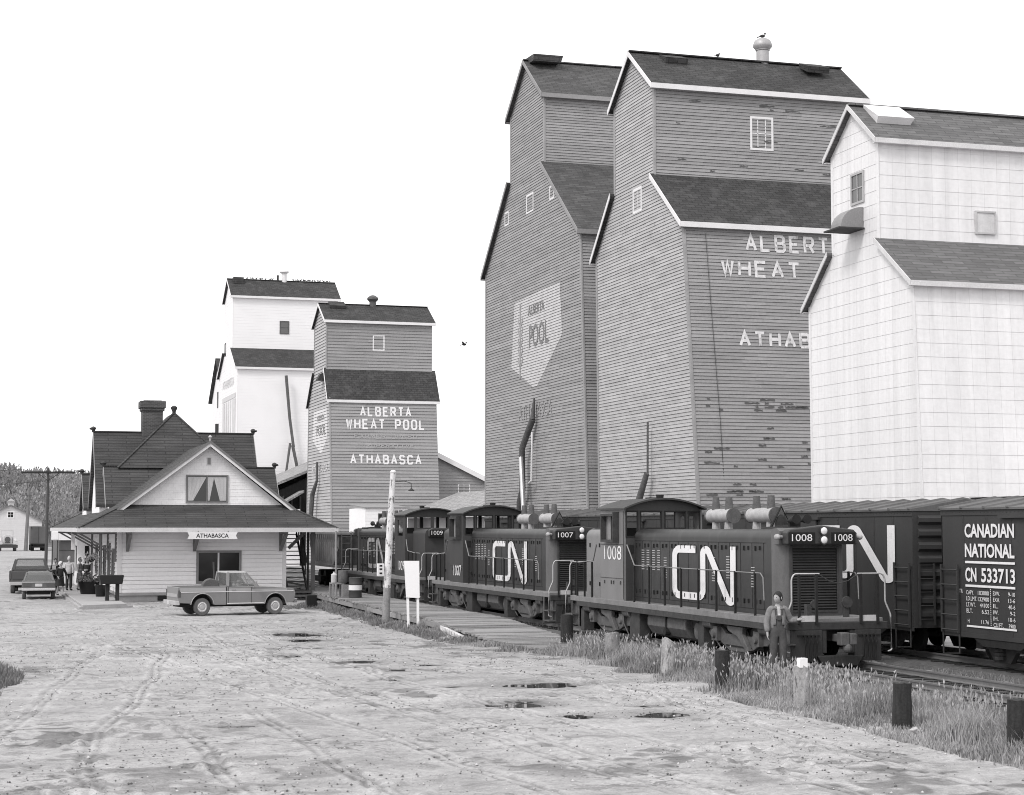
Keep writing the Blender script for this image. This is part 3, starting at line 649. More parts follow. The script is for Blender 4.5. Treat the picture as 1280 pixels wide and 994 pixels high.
def elevator(nm, label, X, depth, base, top, cup, zE, zS, zC, zA, apexY, pitch=.15, lap=.03, msid=None, mroof=None, oh=.28, trim=None, mside2=None, fas=.22, base_=.03, groove=.014):
    """base/top: body extent in y at the ground and at the eave; cup: cupola extent; the gable end faces the track (-x)"""
    msid = msid or M_SID; mroof = mroof or M_ROOF; trim = trim or M_TRIM
    t = thing('grain_elevator', label, 'grain elevator', (X, (base[0] + base[1]) / 2, 0))
    tab = [(0, *base), (zE, *top), (zS, *cup), (zC, *cup), (zA, apexY, apexY)]
    ext = lerp_ext(tab)
    X1 = X + depth
    core = MB(); prof = [(base[0], 0), (base[1], 0), (top[1], zE), (cup[1], zS), (cup[1], zC), (apexY, zA), (cup[0], zC), (cup[0], zS), (top[0], zE)]
    core.prism(prof, 'x', X, X1)
    body = core.build('wall', msid, t)
    s = MB(); siding(s, ext, 0, zA - .02, pitch, lap, lambda u, z, o: (X - o, u, z), base_, groove, 4.5 if groove else 0); s.build('gable_siding', msid, t)
    s = MB()
    yf = lambda z: ext(z)[0]
    siding(s, lambda z: (X, X1), 0, zE, pitch, lap, lambda u, z, o: (u, yf(z) - o, z), base_, groove, 4.0 if groove else 0)
    siding(s, lambda z: (X, X1), zS, zC, pitch, lap, lambda u, z, o: (u, cup[0] - o, z), base_, groove, 4.0 if groove else 0); s.build('side_siding', mside2 or msid, t)
    # corner boards
    cb = MB()
    for y, yb, z0, z1, sg in ((top[0], base[0], 0, zE, -1), (top[1], base[1], 0, zE, 1), (cup[0], cup[0], zS, zC, -1), (cup[1], cup[1], zS, zC, 1)):
        w = .14; o1 = lap + base_ + .012
        cb.hexa([(X - o1, yb + sg * o1, z0), (X - o1, yb - sg * w, z0), (X + .01, yb - sg * w, z0), (X + .01, yb + sg * o1, z0)], [(X - o1, y + sg * o1, z1), (X - o1, y - sg * w, z1), (X + .01, y - sg * w, z1), (X + .01, y + sg * o1, z1)])
    cb.build('corner_board', mside2 or msid, t)
    xa, xb = X - oh, X1 + oh
    def slope(y0, z0, y1, z1, ext_):
        d = Vector((0, y1 - y0, z1 - z0)); d = d / d.length * ext_; return y1 + d.y, z1 + d.z
    th = .12
    for (ya, za, yb, zb, nm_) in ((cup[0], zS, top[0], zE, 'shed_roof'), (cup[1], zS, top[1], zE, 'shed_roof'), (apexY, zA, cup[0], zC, 'cupola_roof'), (apexY, zA, cup[1], zC, 'cupola_roof')):
        ye, ze = slope(ya, za, yb, zb, oh * 1.25); up = .1
        mb = MB(); roof_slab(mb, (xa, ya, za + up), (xb, ya, za + up), (xa, ye, ze + up), (xb, ye, ze + up), th)
        r = mb.build(nm_, mroof, t)
        f = MB()   # rake boards and eave board
        for xx in (xa - .035,):
            f.hexa([(xx, ya, za + up + .02), (xx, ya, za + up - fas), (xx, ye, ze + up - fas), (xx, ye, ze + up + .02)], [(xx + .034, ya, za + up + .02), (xx + .034, ya, za + up - fas), (xx + .034, ye, ze + up - fas), (xx + .034, ye, ze + up + .02)])
        sg = -1 if yb < ya else 1
        f.box(xa, xb, ye + sg * .002, ye + sg * .04, ze + up - fas, ze + up + .01)
        f.build('fascia', trim, r)
        so = MB(); so.box(xa + .002, xb - .002, min(ye, yb) + .003, max(ye, yb) - .003, ze + up - fas + .01, ze + up - fas + .03); so.build('soffit', msid, r)
    if True:
        rc = MB(); rc.bar((xa, apexY, zA + .12), (xb, apexY, zA + .12), .3, .06); rc.build('ridge_cap', mroof, t)
    t['_ext'] = 0
    del t['_ext']
    return t, ext, X1
PX = lambda X, o=.034: (lambda u, v, e=0: (X - o - e, u, v))

# 1: the tallest, dull grey, with the faded shield
e1, x1ext, X1e = elevator('a', 'tallest grey grain elevator with a big faded shield on its gable end', 29, 9.6, (83.3, 102.0), (84.6, 101.9), (90.5, 96.8), 18.5, 22.95, 26.8, 29.2, 93.65, pitch=.15, lap=.03, msid=M_SID1, mroof=M_ROOF2, trim=M_SID2)
def poly_on(parent, name, pts, m, P): mb = MB(); mb.quad(*[P(u, v, 0) for u, v in pts]); return mb.build(name, m, parent)
P1 = lambda u, v, e=0: (29 - .03 - e, u, v)
sh = [(95.98, 16.1), (96.6, 12.45), (92.08, 10.95), (87.5, 13.45), (87.9, 16.25)]
def poly_ext(pts):
    z_lo, z_hi = min(p[1] for p in pts) + 1e-4, max(p[1] for p in pts) - 1e-4
    def f(z):
        xs = []; z = min(max(z, z_lo), z_hi)
        for i in range(len(pts)):
            (y0, z0), (y1, z1) = pts[i], pts[(i + 1) % len(pts)]
            if min(z0, z1) <= z <= max(z0, z1) and abs(z1 - z0) > 1e-6: xs.append(y0 + (y1 - y0) * (z - z0) / (z1 - z0))
        return (min(xs), max(xs)) if len(xs) > 1 else (0, 0)
    return f
shield = MB(); siding(shield, poly_ext(sh), .15 * 73, 16.2, .15, .03, lambda u, z, o: (29 - o - .006, u, z), .03, .012); so_ = shield.build('painted_shield', M_FADE, e1)
Ps1 = lambda u, v, e=0: (28.927 - e, -u, v)
tx = MB()
put_text(tx, 'POOL', -93.2, 13.25, 1.25, Ps1, w=3.4, bold=.015); put_text(tx, 'ALBERTA', -93.4, 15.05, .55, Ps1, w=2.9, bold=.01); tx.build('shield_lettering', mat('dull shield letters', .2, .8, var=.1), so_)
wh = MB(); wh.prism([(95.0, 11.75), (94.8, 11.75), (94.75, 15.9), (94.95, 15.9)], 'x', 28.928, 28.932)
for k in range(5): wh.prism([(94.8 + .5, 12.7 + k * .55), (94.95, 12.35 + k * .55), (94.95, 12.5 + k * .55), (94.8 + .5, 12.95 + k * .55)], 'x', 28.928, 28.932); wh.prism([(94.4, 12.7 + k * .55), (94.75, 12.35 + k * .55), (94.75, 12.5 + k * .55), (94.4, 12.95 + k * .55)], 'x', 28.928, 28.932)
wh.build('wheat_mark', mat('dull wheat paint', .33, .8), so_)
tx = MB(); put_text(tx, 'ATHABASCA', -95.2, 9.4, .8, Ps1, w=6.0); tx.build('ghost_lettering', M_GHOST, e1)
for (a, b, c, d) in ((92.45, 93.75, 20.7, 21.75), (88.8, 89.6, 20.75, 21.5), (97.15, 97.95, 20.7, 21.5)): win(e1, 'x', 29, a, b, c, d, .06, w=.1, bars=(0, 0), gm=mat('dull boarded window', .17, .8) if b - a > 1 else M_GLASS)
hv = MB(); hv.hexa([(29.0, 92.6, 29.05), (30.6, 92.6, 29.05), (30.6, 94.2, 29.15), (29.0, 94.2, 29.15)], [(29.0, 92.5, 29.4), (30.7, 92.5, 29.4), (30.7, 94.2, 29.5), (29.0, 94.2, 29.5)]); hv.build('roof_hatch', M_ROOF2, e1)

# 2: lettered grey elevator in the middle
e2, x2ext, X2e = elevator('b', 'grey lettered grain elevator in the middle with peeling paint low on its side', 29, 10.3, (69.0, 81.8), (71.0, 82.2), (74.35, 79.55), 16.65, 19.2, 23.45, 25.4, 77.0, pitch=.15, lap=.03, msid=M_SID, mside2=M_SID2)
def face_y(ext, o): return lambda u, v, e=0: (u, ext(v)[0] - o - e, v)
P2 = face_y(x2ext, .066)
k = 70.55 / 74
def sc(u0, u1, v0, v1): return u0 * k, u1 * k, 3.5 + (v0 - 3.5) * k, 3.5 + (v1 - 3.5) * k
tx = MB()
a = sc(33.31, 38.2, 16.8 - .82, 16.8); block_text(tx, 'ALBERTA', a[0], a[1], a[2], a[3], .13, P2)
a = sc(32.05, 40.05, 15.56 - .78, 15.56); block_text(tx, 'WHEAT POOL', a[0], a[1] * 1.0, a[2], a[3], .13, P2, space=1.0)
a = sc(32.72, 39.2, 12.3 - .72, 12.3); block_text(tx, 'ATHABASCA', a[0], a[1], a[2], a[3], .13, P2)
tx.build('painted_lettering', M_LETTER2, e2)
pe = MB()     # bare boards where the paint has come off
for i in range(46):
    x = 29.25 + 5.6 * random.random(); z = 4.2 + random.choice([0.6, .9, 1.3, 2.1, 3.0, 3.2, 4.2, 4.4, 4.5, 1.7, 2.5]) + random.uniform(-.25, .25); z = round(z / .15) * .15 + .02; L_ = random.uniform(.12, .75); h = .12
    n = 7; up = [(x + L_ * j / n, z + h * random.uniform(.45, 1)) for j in range(n + 1)]; dn = [(x + L_ * j / n, z + h * random.uniform(0, .3)) for j in range(n + 1)]
    pe.quad(*[P2(u, v, .004) for u, v in dn + up[::-1]])
for i in range(14):
    x = 29.6 + 8 * random.random(); z = 19.4 + 3.4 * random.random(); z = round(z / .15) * .15 + .02; L_ = random.uniform(.15, .8); n = 6
    up = [(x + L_ * j / n, z + .1 * random.uniform(.4, 1)) for j in range(n + 1)]; dn = [(x + L_ * j / n, z + .1 * random.uniform(0, .3)) for j in range(n + 1)]
    pe.quad(*[(u, 74.35 - .068, v) for u, v in dn + up[::-1]])
pe.build('paint_stain', mat('bare weathered board', .1, .9, var=.3, fine=.2), e2)
win(e2, 'y', 74.35, 33.6, 34.75, 20.65, 22.2, .07, gm=M_GLASSG, bars=(2, 1), w=.1)
win(e2, 'x', 29, 75.95, 77.1, 17.9, 19.05, .06, gm=mat('pale window board', .42, .8), bars=(1, 1), w=.12)
vt = MB(); vt.lathe([(.3, 0), (.3, .75), (.34, .78), (.34, .8)], (35.6, 77.2, 25.35)); vt.lathe([(.32, .8), (.45, .95), (.46, 1.05), (.38, 1.25), (.2, 1.36), (.05, 1.4)], (35.6, 77.2, 25.35)); vt.build('roof_vent', mat('galvanised vent', .4, .5, metal=.3), e2, smooth=40)
hv = MB()
for (x, y) in ((30.2, 76.6), (37.2, 76.2)): hv.hexa([(x, y - .5, 24.85), (x + 1.1, y - .5, 24.85), (x + 1.1, y + .4, 25.3), (x, y + .4, 25.3)], [(x, y - .6, 25.12), (x + 1.1, y - .6, 25.12), (x + 1.1, y + .4, 25.5), (x, y + .4, 25.5)])
hv.build('roof_hatch', M_ROOF, e2)
cbl = MB(); cbl.tube([(29.9, x2ext(16.2)[0] - .12, 16.1), (30.0, x2ext(12)[0] - .09, 12), (30.1, x2ext(8)[0] - .1, 8), (30.2, x2ext(4)[0] - .08, 3)], .011); cbl.build('hanging_cable', M_IRON, e2)

# 3: white tin-clad elevator
e3, x3ext, X3e = elevator('c', 'white tin-clad grain elevator at the right edge of the photo', 29, 12, (50.9, 59.0), (51.55, 59.1), (53.75, 57.2), 11.5, 13.1, 16.62, 18.0, 55.5, pitch=.45, lap=.014, base_=0, groove=0, msid=M_TIN, mroof=mat('grey fibre shingle', .13, .85, var=.12, fine=.1, brick=(.8, .19, .014, .55, .5), bump=.4), oh=.22, trim=mat('grey-white trim', .6, .6, var=.1), fas=.16)
win(e3, 'x', 29, 54.75, 55.7, 14.6, 15.7, .06, fm=mat('grey window trim', .4, .7), gm=M_GLASSG, bars=(1, 1), w=.08)
mb = MB(); X = 29   # sheet-metal hood over an opening
n = 8; arc = [(math.cos(math.pi / 2 * i / n), math.sin(math.pi / 2 * i / n)) for i in range(n + 1)]
mb.prism([(28.98, 13.72)] + [(28.98 - .85 * c, 13.72 + .72 * s_) for c, s_ in arc], 'y', 54.85, 55.6); mb.build('spout_hood', mat('dull galvanised hood', .25, .6), e3)
mb = MB(); mb.box(28.0, 28.97, 54.75, 55.9, 13.66, 13.71); mb.build('hood_shelf', M_IRON, e3)
hv = MB(); hv.hexa([(29.35, 54.5, 17.25), (30.6, 54.5, 17.25), (30.6, 55.4, 17.9), (29.35, 55.4, 17.9)], [(29.3, 54.3, 17.5), (30.7, 54.3, 17.5), (30.7, 55.4, 18.15), (29.3, 55.4, 18.15)]); hv.build('roof_hatch', M_TRIM, e3)
mb = MB(); mb.frame('y', 53.66, .08, 32.6, 33.4, 13.5, 14.3, .06); mb.build('wall_hatch', mat('grey hatch', .45, .7), e3)
mb = MB(); mb.box(32.66, 33.34, 53.69, 53.74, 13.56, 14.24); mb.build('hatch_door', mat('hatch door', .55, .7), e3)

# 4: small grey lettered elevator beyond the station
e4, x4ext, X4e = elevator('d', 'smaller grey lettered grain elevator seen beyond the station roof', 29, 9.3, (148.6, 161.0), (150.4, 160.1), (152.0, 157.6), 14.55, 17.1, 21.4, 23.0, 154.8, pitch=.27, groove=.05, lap=.045, mside2=M_SID2)
P4 = face_y(x4ext, .078); k = 150.2 / 156
tx = MB()
for txt, u0, u1, v0, v1, sp in (('ALBERTA', 32.76, 37.42, 13.35, 14.23, .8), ('WHEAT POOL', 31.48, 38.67, 12.2, 13.12, 1.0), ('ATHABASCA', 31.79, 38.24, 9.1, 9.95, .8)):
    a = sc(u0, u1, v0, v1); block_text(tx, txt, *a, .15, P4, space=sp)
tx.build('painted_lettering', M_LETTER, e4)
tx = MB()
for txt, u0, u1, v0, v1 in (('FARMER OWNED', 32.2, 37.9, 11.35, 11.8), ('CO-OPERATIVE', 32.4, 37.6, 10.55, 10.95)):
    a = sc(u0, u1, v0, v1); block_text(tx, txt, *a, .08, P4, space=.8)
tx.build('ghost_lettering', M_GHOST, e4)
win(e4, 'y', 152.0, 33.0, 34.05, 18.8, 20.15, .07, bars=(0, 1), w=.11)
shield = MB(); siding(shield, poly_ext([(157.6, 13.9), (158.2, 11.2), (154.0, 9.85), (151.2, 11.2), (151.6, 13.9)]), .27 * 36, 13.95, .27, .045, lambda u, z, o: (29 - o - .004, u, z), .03, .03); so_ = shield.build('painted_shield', mat('pale shield paint', .6, .8, var=.1, fine=.1), e4)
Ps4 = lambda u, v, e=0: (28.925 - e, -u, v)
tx = MB(); put_text(tx, 'POOL', -156.2, 11.5, .95, Ps4, w=4.2, bold=.03); put_text(tx, 'ALBERTA', -156.0, 12.8, .5, Ps4, w=3.4, bold=.02); tx.build('shield_lettering', mat('dull shield letters', .2), so_)
tx = MB(); put_text(tx, 'ATHABASCA', -158.4, 8.3, .65, Ps4, w=7.5); tx.build('ghost_lettering', M_LETTER2, e4)
vt = MB(); vt.lathe([(.3, 0), (.3, .6), (.5, .8), (.5, .95), (.25, 1.15), (.05, 1.2)], (33.6, 154.8, 22.8)); vt.build('roof_vent', M_IRON2, e4, smooth=40)
hv = MB(); hv.hexa([(29.6, 153.9, 22.5), (31, 153.9, 22.5), (31, 154.7, 23), (29.6, 154.7, 23)], [(29.6, 153.8, 22.85), (31, 153.8, 22.85), (31, 154.7, 23.3), (29.6, 154.7, 23.3)]); hv.build('roof_hatch', M_ROOF, e4)
vh = MB(); vh.prism([(28.98, 16.2), (28.98, 16.9), (28.6, 16.75), (28.3, 16.2)], 'y', 152.6, 153.6); vh.build('spout_hood', M_IRON, e4)

# 5: far chalky-white elevator with its lower annex behind it
e5, x5ext, X5e = elevator('e', 'far chalky white grain elevator with birds along its dark roof ridge', 26, 11.2, (184.6, 199.6), (184.9, 199.0), (188.9, 195.2), 20.1, 22.3, 28.0, 30.0, 192.0, pitch=.3, lap=.012, base_=0, groove=0, msid=M_CHALK)
win(e5, 'y', 188.9, 30.95, 31.95, 24.0, 25.4, .07, fm=M_IRON2, gm=M_GLASSG, bars=(0, 1))
Ps5 = lambda u, v, e=0: (25.95 - e, -u, v)
tx = MB(); put_text(tx, 'ATHABASCA', -196.2, 18.4, .9, Ps5, w=8.6); tx.build('faded_lettering', M_FADEB, e5)
mb = MB()
mb.box(25.955, 25.975, 186.2, 196.2, 17.0, 17.5); mb.box(25.955, 25.975, 186.2, 188.4, 10.5, 16.9); mb.box(25.955, 25.975, 189.4, 190.2, 10.5, 16.9); mb.box(25.955, 25.975, 191.0, 192.0, 10.5, 16.9); mb.box(25.955, 25.975, 192.8, 193.6, 12.5, 16.9); mb.box(25.955, 25.975, 194.4, 196.0, 10.5, 16.9)
mb.build('faded_panel', M_FADEB, e5)
win(e5, 'x', 26, 194.0, 195.0, 22.0, 23.4, .05, fm=M_IRON, bars=(0, 0))
vt = MB(); vt.lathe([(.28, -.3), (.28, 1.0), (.5, 1.1), (.5, 1.25), (.1, 1.45)], (31.9, 192, 29.9)); vt.build('roof_vent', M_TRIM, e5, smooth=40)
vt = MB(); vt.cyl((31.2, 192, 29.8), (31.2, 192, 30.7), .12); vt.build('roof_pipe', M_IRON, e5)
hv = MB(); hv.box(26.3, 27.4, 191, 191.8, 29.5, 30.2); hv.build('roof_hatch', M_ROOF, e5)
# chute pole on its face
y5 = 184.5; mb = MB()
mb.tube([(30.9, y5 - .3, 19.2), (31.3, y5 - .35, 14.8), (31.7, y5 - .5, 11.8)], [.16, .15, .15], 8); mb.tube([(31.35, y5 - .5, 12.2), (30.9, y5 - .8, 9.2), (29.6, y5 - .8, 7)], .13, 8); mb.tube([(31.6, y5 - .5, 12), (32.4, y5 - .6, 8.2)], .16, 8)
tag(mb.build('grain_spout', M_IRON2), 'long dark grain spout leaning on the far white elevator', 'grain spout')
# annex behind
an = thing('elevator_annex', 'narrow white annex with a steep gable left of the far white elevator', 'annex', (26.6, 208, 0))
c = MB(); c.prism([(200.2, 0), (211.5, 0), (211.5, 18.4), (206, 22.6), (200.2, 18.4)], 'x', 26.8, 34); c.build('wall', M_CHALK, an)
for (ya, yb) in ((206, 199.8), (206, 212.0)):
    mb = MB(); zb = 18.1; roof_slab(mb, (26.4, ya, 22.85), (34.4, ya, 22.85), (26.4, yb, zb + .1), (34.4, yb, zb + .1), .2); mb.build('roof', M_ROOF, an)
for (a, b, c0, d) in ((206, 206.8, 17.2, 19.0), (205.6, 206.4, 13.2, 15.2)): win(an, 'x', 26.8, a, b, c0, d, .05, fm=M_IRON, bars=(0, 0))
mb = MB(); mb.box(26.2, 26.79, 203.4, 204.0, 11.0, 15.2); mb.build('outside_duct', M_IRON, an)
mb = MB(); mb.hexa([(26.3, 209, 8), (26.8, 209, 8), (26.8, 216, 8), (26.3, 216, 8)], [(26.3, 209, 13.8), (26.8, 209, 13.8), (26.8, 213, 11), (26.3, 213, 11)]); mb.build('lean_to', M_CHALK, an)

# grain spouts hanging at the nearer elevators
mb = MB(); mb.tube([(28.75, 91.7, 10.45), (28.7, 91.8, 9.3)], [.05, .13], 8); mb.tube([(28.7, 91.8, 9.3), (28.6, 92.3, 8.7), (28.5, 93.1, 7.8), (28.5, 93.1, 6.6), (28.55, 93.2, 5.6), (28.6, 93.9, 4.9), (28.6, 93.9, 2.5)], .17, 10)
sp = mb.build('grain_spout', M_IRON2, smooth=50); tag(sp, 'jointed grain spout with a bright chute on the shield elevator', 'grain spout')
mb = MB(); mb.tube([(28.4, 93.0, 7.3), (28.2, 91.6, 3.0)], [.12, .14], 10); mb.build('chute', M_CHROME, sp, smooth=50)
mb = MB(); mb.tube([(28.6, 91.6, 8.6), (28.6, 91.75, 6.0), (28.6, 92.2, 5.9)], .05, 6); mb.build('counterweight_rope', M_TRIM, sp)
mb = MB(); mb.tube([(28.7, 74.7, 8.2), (28.7, 74.75, 5.8)], .05, 6); mb.tube([(28.6, 74.6, 5.9), (28.2, 75.8, 3.2)], [.12, .2], 10)
tag(mb.build('grain_spout', M_IRON2, smooth=50), 'short grain spout at the foot of the peeling grey elevator', 'grain spout')
mb = MB(); mb.tube([(28.7, 154.6, 9.2), (28.7, 154.6, 7.6), (28.5, 155.6, 6.4), (28.4, 156, 4)], [.1, .12, .22, .22], 8)
tag(mb.build('grain_spout', M_IRON2), 'thin grain spout on the gable of the smaller lettered elevator', 'grain spout')

# ------------------------------------------------------------------ low buildings among the elevators
# sloping annex right of the small elevator
an = thing('grain_annex', 'low grey annex with a long sloping roof beside the smaller lettered elevator', 'annex', (41, 152.6, 0))
c = MB(); c.prism([(38.4, 0), (46.5, 0), (46.5, 6.0), (38.4, 9.9)], 'y', 151.6, 159); c.build('wall', M_SID, an)
s = MB(); siding(s, lambda z: (38.4, 46.5 if z < 6 else 46.5 - (z - 6) / 3.9 * 8.1), 0, 9.85, .27, .045, lambda u, z, o: (u, 151.6 - o, z), .03, .07); s.build('siding', M_SID2, an)
mb = MB(); mb.hexa([(38.3, 151.2, 9.95), (47, 151.2, 5.76), (47, 159.3, 5.76), (38.3, 159.3, 9.95)], [(38.3, 151.2, 10.15), (47, 151.2, 5.96), (47, 159.3, 5.96), (38.3, 159.3, 10.15)]); mb.build('roof', M_ROOF2, an)
mb = MB(); mb.hexa([(38.3, 151.13, 9.75), (47, 151.13, 5.56), (47, 151.19, 5.56), (38.3, 151.19, 9.75)], [(38.3, 151.13, 10.2), (47, 151.13, 6.0), (47, 151.19, 6.0), (38.3, 151.19, 10.2)]); mb.build('fascia', M_TRIM, an)
win(an, 'y', 151.6, 40.55, 41.65, 6.4, 7.35, .06, bars=(1, 0))
# pale shingled shed with hip end
sh = thing('shingled_shed', 'shed with a pale wood-shingle roof behind the locomotives', 'shed', (36, 130, 0))
c = MB(); c.box(33.6, 41.5, 118, 142, 0, 4.3); c.build('wall', M_SID2, sh)
mb = MB(); ez, rz = 4.25, 6.35
A, B, C_, D = (33.0, 117, ez), (42.2, 117, ez), (42.2, 143.5, ez), (33.0, 143.5, ez); r0, r1 = (37.6, 120, rz), (37.6, 140.5, rz)
mb.quad(A, r0, r1, D); mb.quad(B, C_, r1, r0); mb.quad(A, B, r0); mb.quad(D, r1, C_); mb.quad(A, D, C_, B); mb.build('roof', M_ROOF3, sh)
# white little office
of = thing('scale_office', 'small white office building with dark windows behind the pole', 'office', (31, 134, 0))
c = MB(); c.box(28.6, 31.9, 134, 140, 0, 5.0); c.build('wall', M_WHITE, of)
s = MB(); siding(s, lambda z: (28.6, 31.9), 0, 5, .25, .015, lambda u, z, o: (u, 134 - o, z)); s.build('siding', M_WHITE, of)
mb = MB(); mb.hexa([(28.5, 133.85, 5.0), (32.0, 133.85, 5.0), (32.0, 140.2, 5.3), (28.5, 140.2, 5.3)], [(28.5, 133.85, 5.07), (32.0, 133.85, 5.07), (32.0, 140.2, 5.37), (28.5, 140.2, 5.37)]); mb.build('roof', M_CLOTHM, of)
for u in (29.6, 31.0): win(of, 'y', 134, u, u + .75, 3.8, 4.6, .05, fm=M_IRON, bars=(0, 0))
# dark lean-to sheds left of the small elevator
ls = thing('lumber_shed', 'dark open shed with a pale sloping roof left of the smaller lettered elevator', 'shed', (29, 170, 0))
c = MB(); c.prism([(26.4, 0), (33, 0), (33, 9.6), (26.4, 6.6)], 'y', 165, 182); c.build('wall', M_WOODD, ls)
mb = MB(); mb.hexa([(25.2, 164, 6.7), (33.6, 164, 10.3), (33.6, 183, 10.3), (25.2, 183, 6.7)], [(25.2, 164, 6.95), (33.6, 164, 10.55), (33.6, 183, 10.55), (25.2, 183, 6.95)]); mb.build('roof', M_ROOF3, ls)
mb = MB()
for i in range(8): mb.box(26.6 + i * .8, 26.75 + i * .8, 164.8, 164.98, 3, 6.4)
mb.build('slat', M_IRON2, ls)
l2 = thing('storage_shed', 'low pale-roofed lean-to shed left of the smaller lettered elevator', 'shed', (27.5, 163, 0))
c = MB(); c.box(26.4, 28.6, 162.2, 164.6, 0, 5.2); c.build('wall', M_WHITE, l2)
mb = MB(); mb.hexa([(26.0, 161.9, 5.0), (28.9, 161.9, 6.7), (28.9, 164.7, 6.7), (26.0, 164.7, 5.0)], [(26.0, 161.9, 5.2), (28.9, 161.9, 6.9), (28.9, 164.7, 6.9), (26.0, 164.7, 5.2)]); mb.build('roof', M_ROOF3, l2)

# open shed whose dark roof edge shows above the right-hand box car
ds = thing('loading_shed', 'dark-roofed open loading shed between the right box car and the white elevator', 'shed', (28, 44, 0))
mb = MB(); mb.hexa([(26.7, 30, 4.2), (28.2, 30, 4.2), (28.2, 44.1, 4.2), (26.7, 44.1, 4.2)], [(26.6, 30, 4.34), (28.3, 30, 4.4), (28.3, 44.4, 4.4), (26.6, 44.4, 4.34)]); mb.build('roof', M_ROOF, ds)
mb = MB(); mb.box(28.0, 28.2, 30.2, 44.0, 0, 4.19); mb.build('wall', M_SID2, ds)
# ------------------------------------------------------------------ railway station
st = thing('railway_station', 'white clapboard railway station with dark shingled roofs and deep eaves', 'railway station', (10.7, 87.4, 0))
sx0, sx1, sy0, sy1 = 6.75, 14.7, 87.4, 112.0
M_CASE = mat('dull grey casing', .17, .7, var=.12)
c = MB(); c.box(sx0 + .02, sx1 - .02, sy0 + .02 + .2, sy1, .3, 4.4)
c.panel('y', sy0 + .015, .18, sx0 + .02, sx1 - .02, .3, 4.4, [(10.5, 12.45, .95, 2.3)]); wall = c.build('wall', M_WHITE, st)
s = MB()
def rowcut(z): return None
HOLE = (10.4, 12.56, .84, 2.42)
z = .42
while z < 4.3:
    zb = z + .2
    segs = [(sx0, sx1)] if not (z < HOLE[3] and zb > HOLE[2] + .02) else [(sx0, HOLE[0]), (HOLE[1], sx1)]
    for a, b in segs:
        zt = zb - .022; s.quad((a, sy0 - .05, z), (b, sy0 - .05, z), (b, sy0 - .02, zt), (a, sy0 - .02, zt)); s.quad((a, sy0 + .012, z), (b, sy0 + .012, z), (b, sy0 - .05, z), (a, sy0 - .05, z)); s.quad((a, sy0 - .02, zt), (b, sy0 - .02, zt), (b, sy0 + .012, zt), (a, sy0 + .012, zt))
    z = zb
siding(s, lambda z: (sy0, sy1), .42, 4.3, .2, .03, lambda u, z, o: (sx0 + .015 - o, u, z), .03, .022)
s.build('clapboard', M_WHITE, st)
f = MB(); f.box(sx0 + .06, sx1 - .06, sy0 + .06, sy1 - .1, -.1, .36); f.build('foundation', M_CONC, st)
f = MB(); f.box(sx0 - .03, sx1 + .03, sy0 - .05, sy0 + .01, .3, .44); f.box(sx0 - .05, sx0 + .01, sy0 - .04, sy1, .3, .44); f.build('water_table', M_CONC, st)
f = MB(); f.box(8.6, 9.9, sy0 + .02, sy0 + .055, .05, .28); f.build('vent_grille', M_BOARD, st)
cb = MB()
for x in (sx0 - .06, sx1 - .16): cb.box(x, x + .2, sy0 - .075, sy0 + .02, .43, 4.2)
cb.box(sx0 - .065, sx0 + .02, sy0 - .074, sy0 + .18, .43, 4.2); cb.build('corner_board', M_TRIM, st)
# front ground-floor window
w = win(st, 'y', sy0 + .02, 10.4, 12.56, .84, 2.42, .11, fm=mat('grey-brown casing', .22, .7, var=.1), bars=(0, 0), w=.11)
mb = MB(); mb.box(11.42, 11.5, sy0 - .04, sy0 + .04, .94, 2.32); mb.build('mullion', M_TRIM, w)
mb = MB()
for i in range(14): mb.box(11.52 + i * .066, 11.56 + i * .066, sy0 + .0 + .01 * (i % 2) - .02, sy0 + .01, .96, 2.3)
mb.build('curtain', mat('window curtain grey', .2, .9, var=.2), w)
# skirt roof
ex0, ex1, ey0, ey1, ez = 4.72, 16.86, 85.3, 114.6, 3.5
ix0, ix1, iy0, iy1, iz = 6.95, 14.7, 87.35, 112.4, 4.6
mb = MB(); E_ = [(ex0, ey0, ez), (ex1, ey0, ez), (ex1, ey1, ez), (ex0, ey1, ez)]; I_ = [(ix0, iy0, iz), (ix1, iy0, iz), (ix1, iy1, iz), (ix0, iy1, iz)]
for i in range(4): mb.quad(E_[i], E_[(i + 1) % 4], I_[(i + 1) % 4], I_[i])
E2_ = [(p[0], p[1], p[2] - .05) for p in E_]; I2 = [(p[0], p[1], p[2] - .1) for p in I_]
for i in range(4): mb.quad(E2_[i], I2[i], I2[(i + 1) % 4], E2_[(i + 1) % 4])
for i in range(4): mb.quad(E_[i], E2_[i], E2_[(i + 1) % 4], E_[(i + 1) % 4])
mb.quad(*I_)
skirt = mb.build('skirt_roof', M_SHAKE, st)
mb = MB()
for i in range(4): mb.bar(E_[i], I_[i], .16, .05)
mb.build('hip_cap', M_SHAKE, skirt)
fb = MB(); fb.box(ex0, ex1, ey0 - .03, ey0 - .002, ez - .2, ez + .01); fb.box(ex0 - .03, ex0 - .002, ey0 - .03, ey1, ez - .2, ez + .01); fb.box(ex1 + .002, ex1 + .03, ey0 - .03, ey1, ez - .2, ez + .01); fb.build('fascia', mat('soiled white fascia', .55, .7, var=.12), skirt)
sf = MB(); sf.box(ex0, ex1, ey0, sy0 - .03, ez - .16, ez - .13); sf.box(ex0, sx0 - .03, sy0 - .029, ey1, ez - .16, ez - .13); sf.box(sx1 + .03, ex1, sy0 - .029, ey1, ez - .16, ez - .13); sf.build('soffit', mat('soffit boards', .4, .8), skirt)
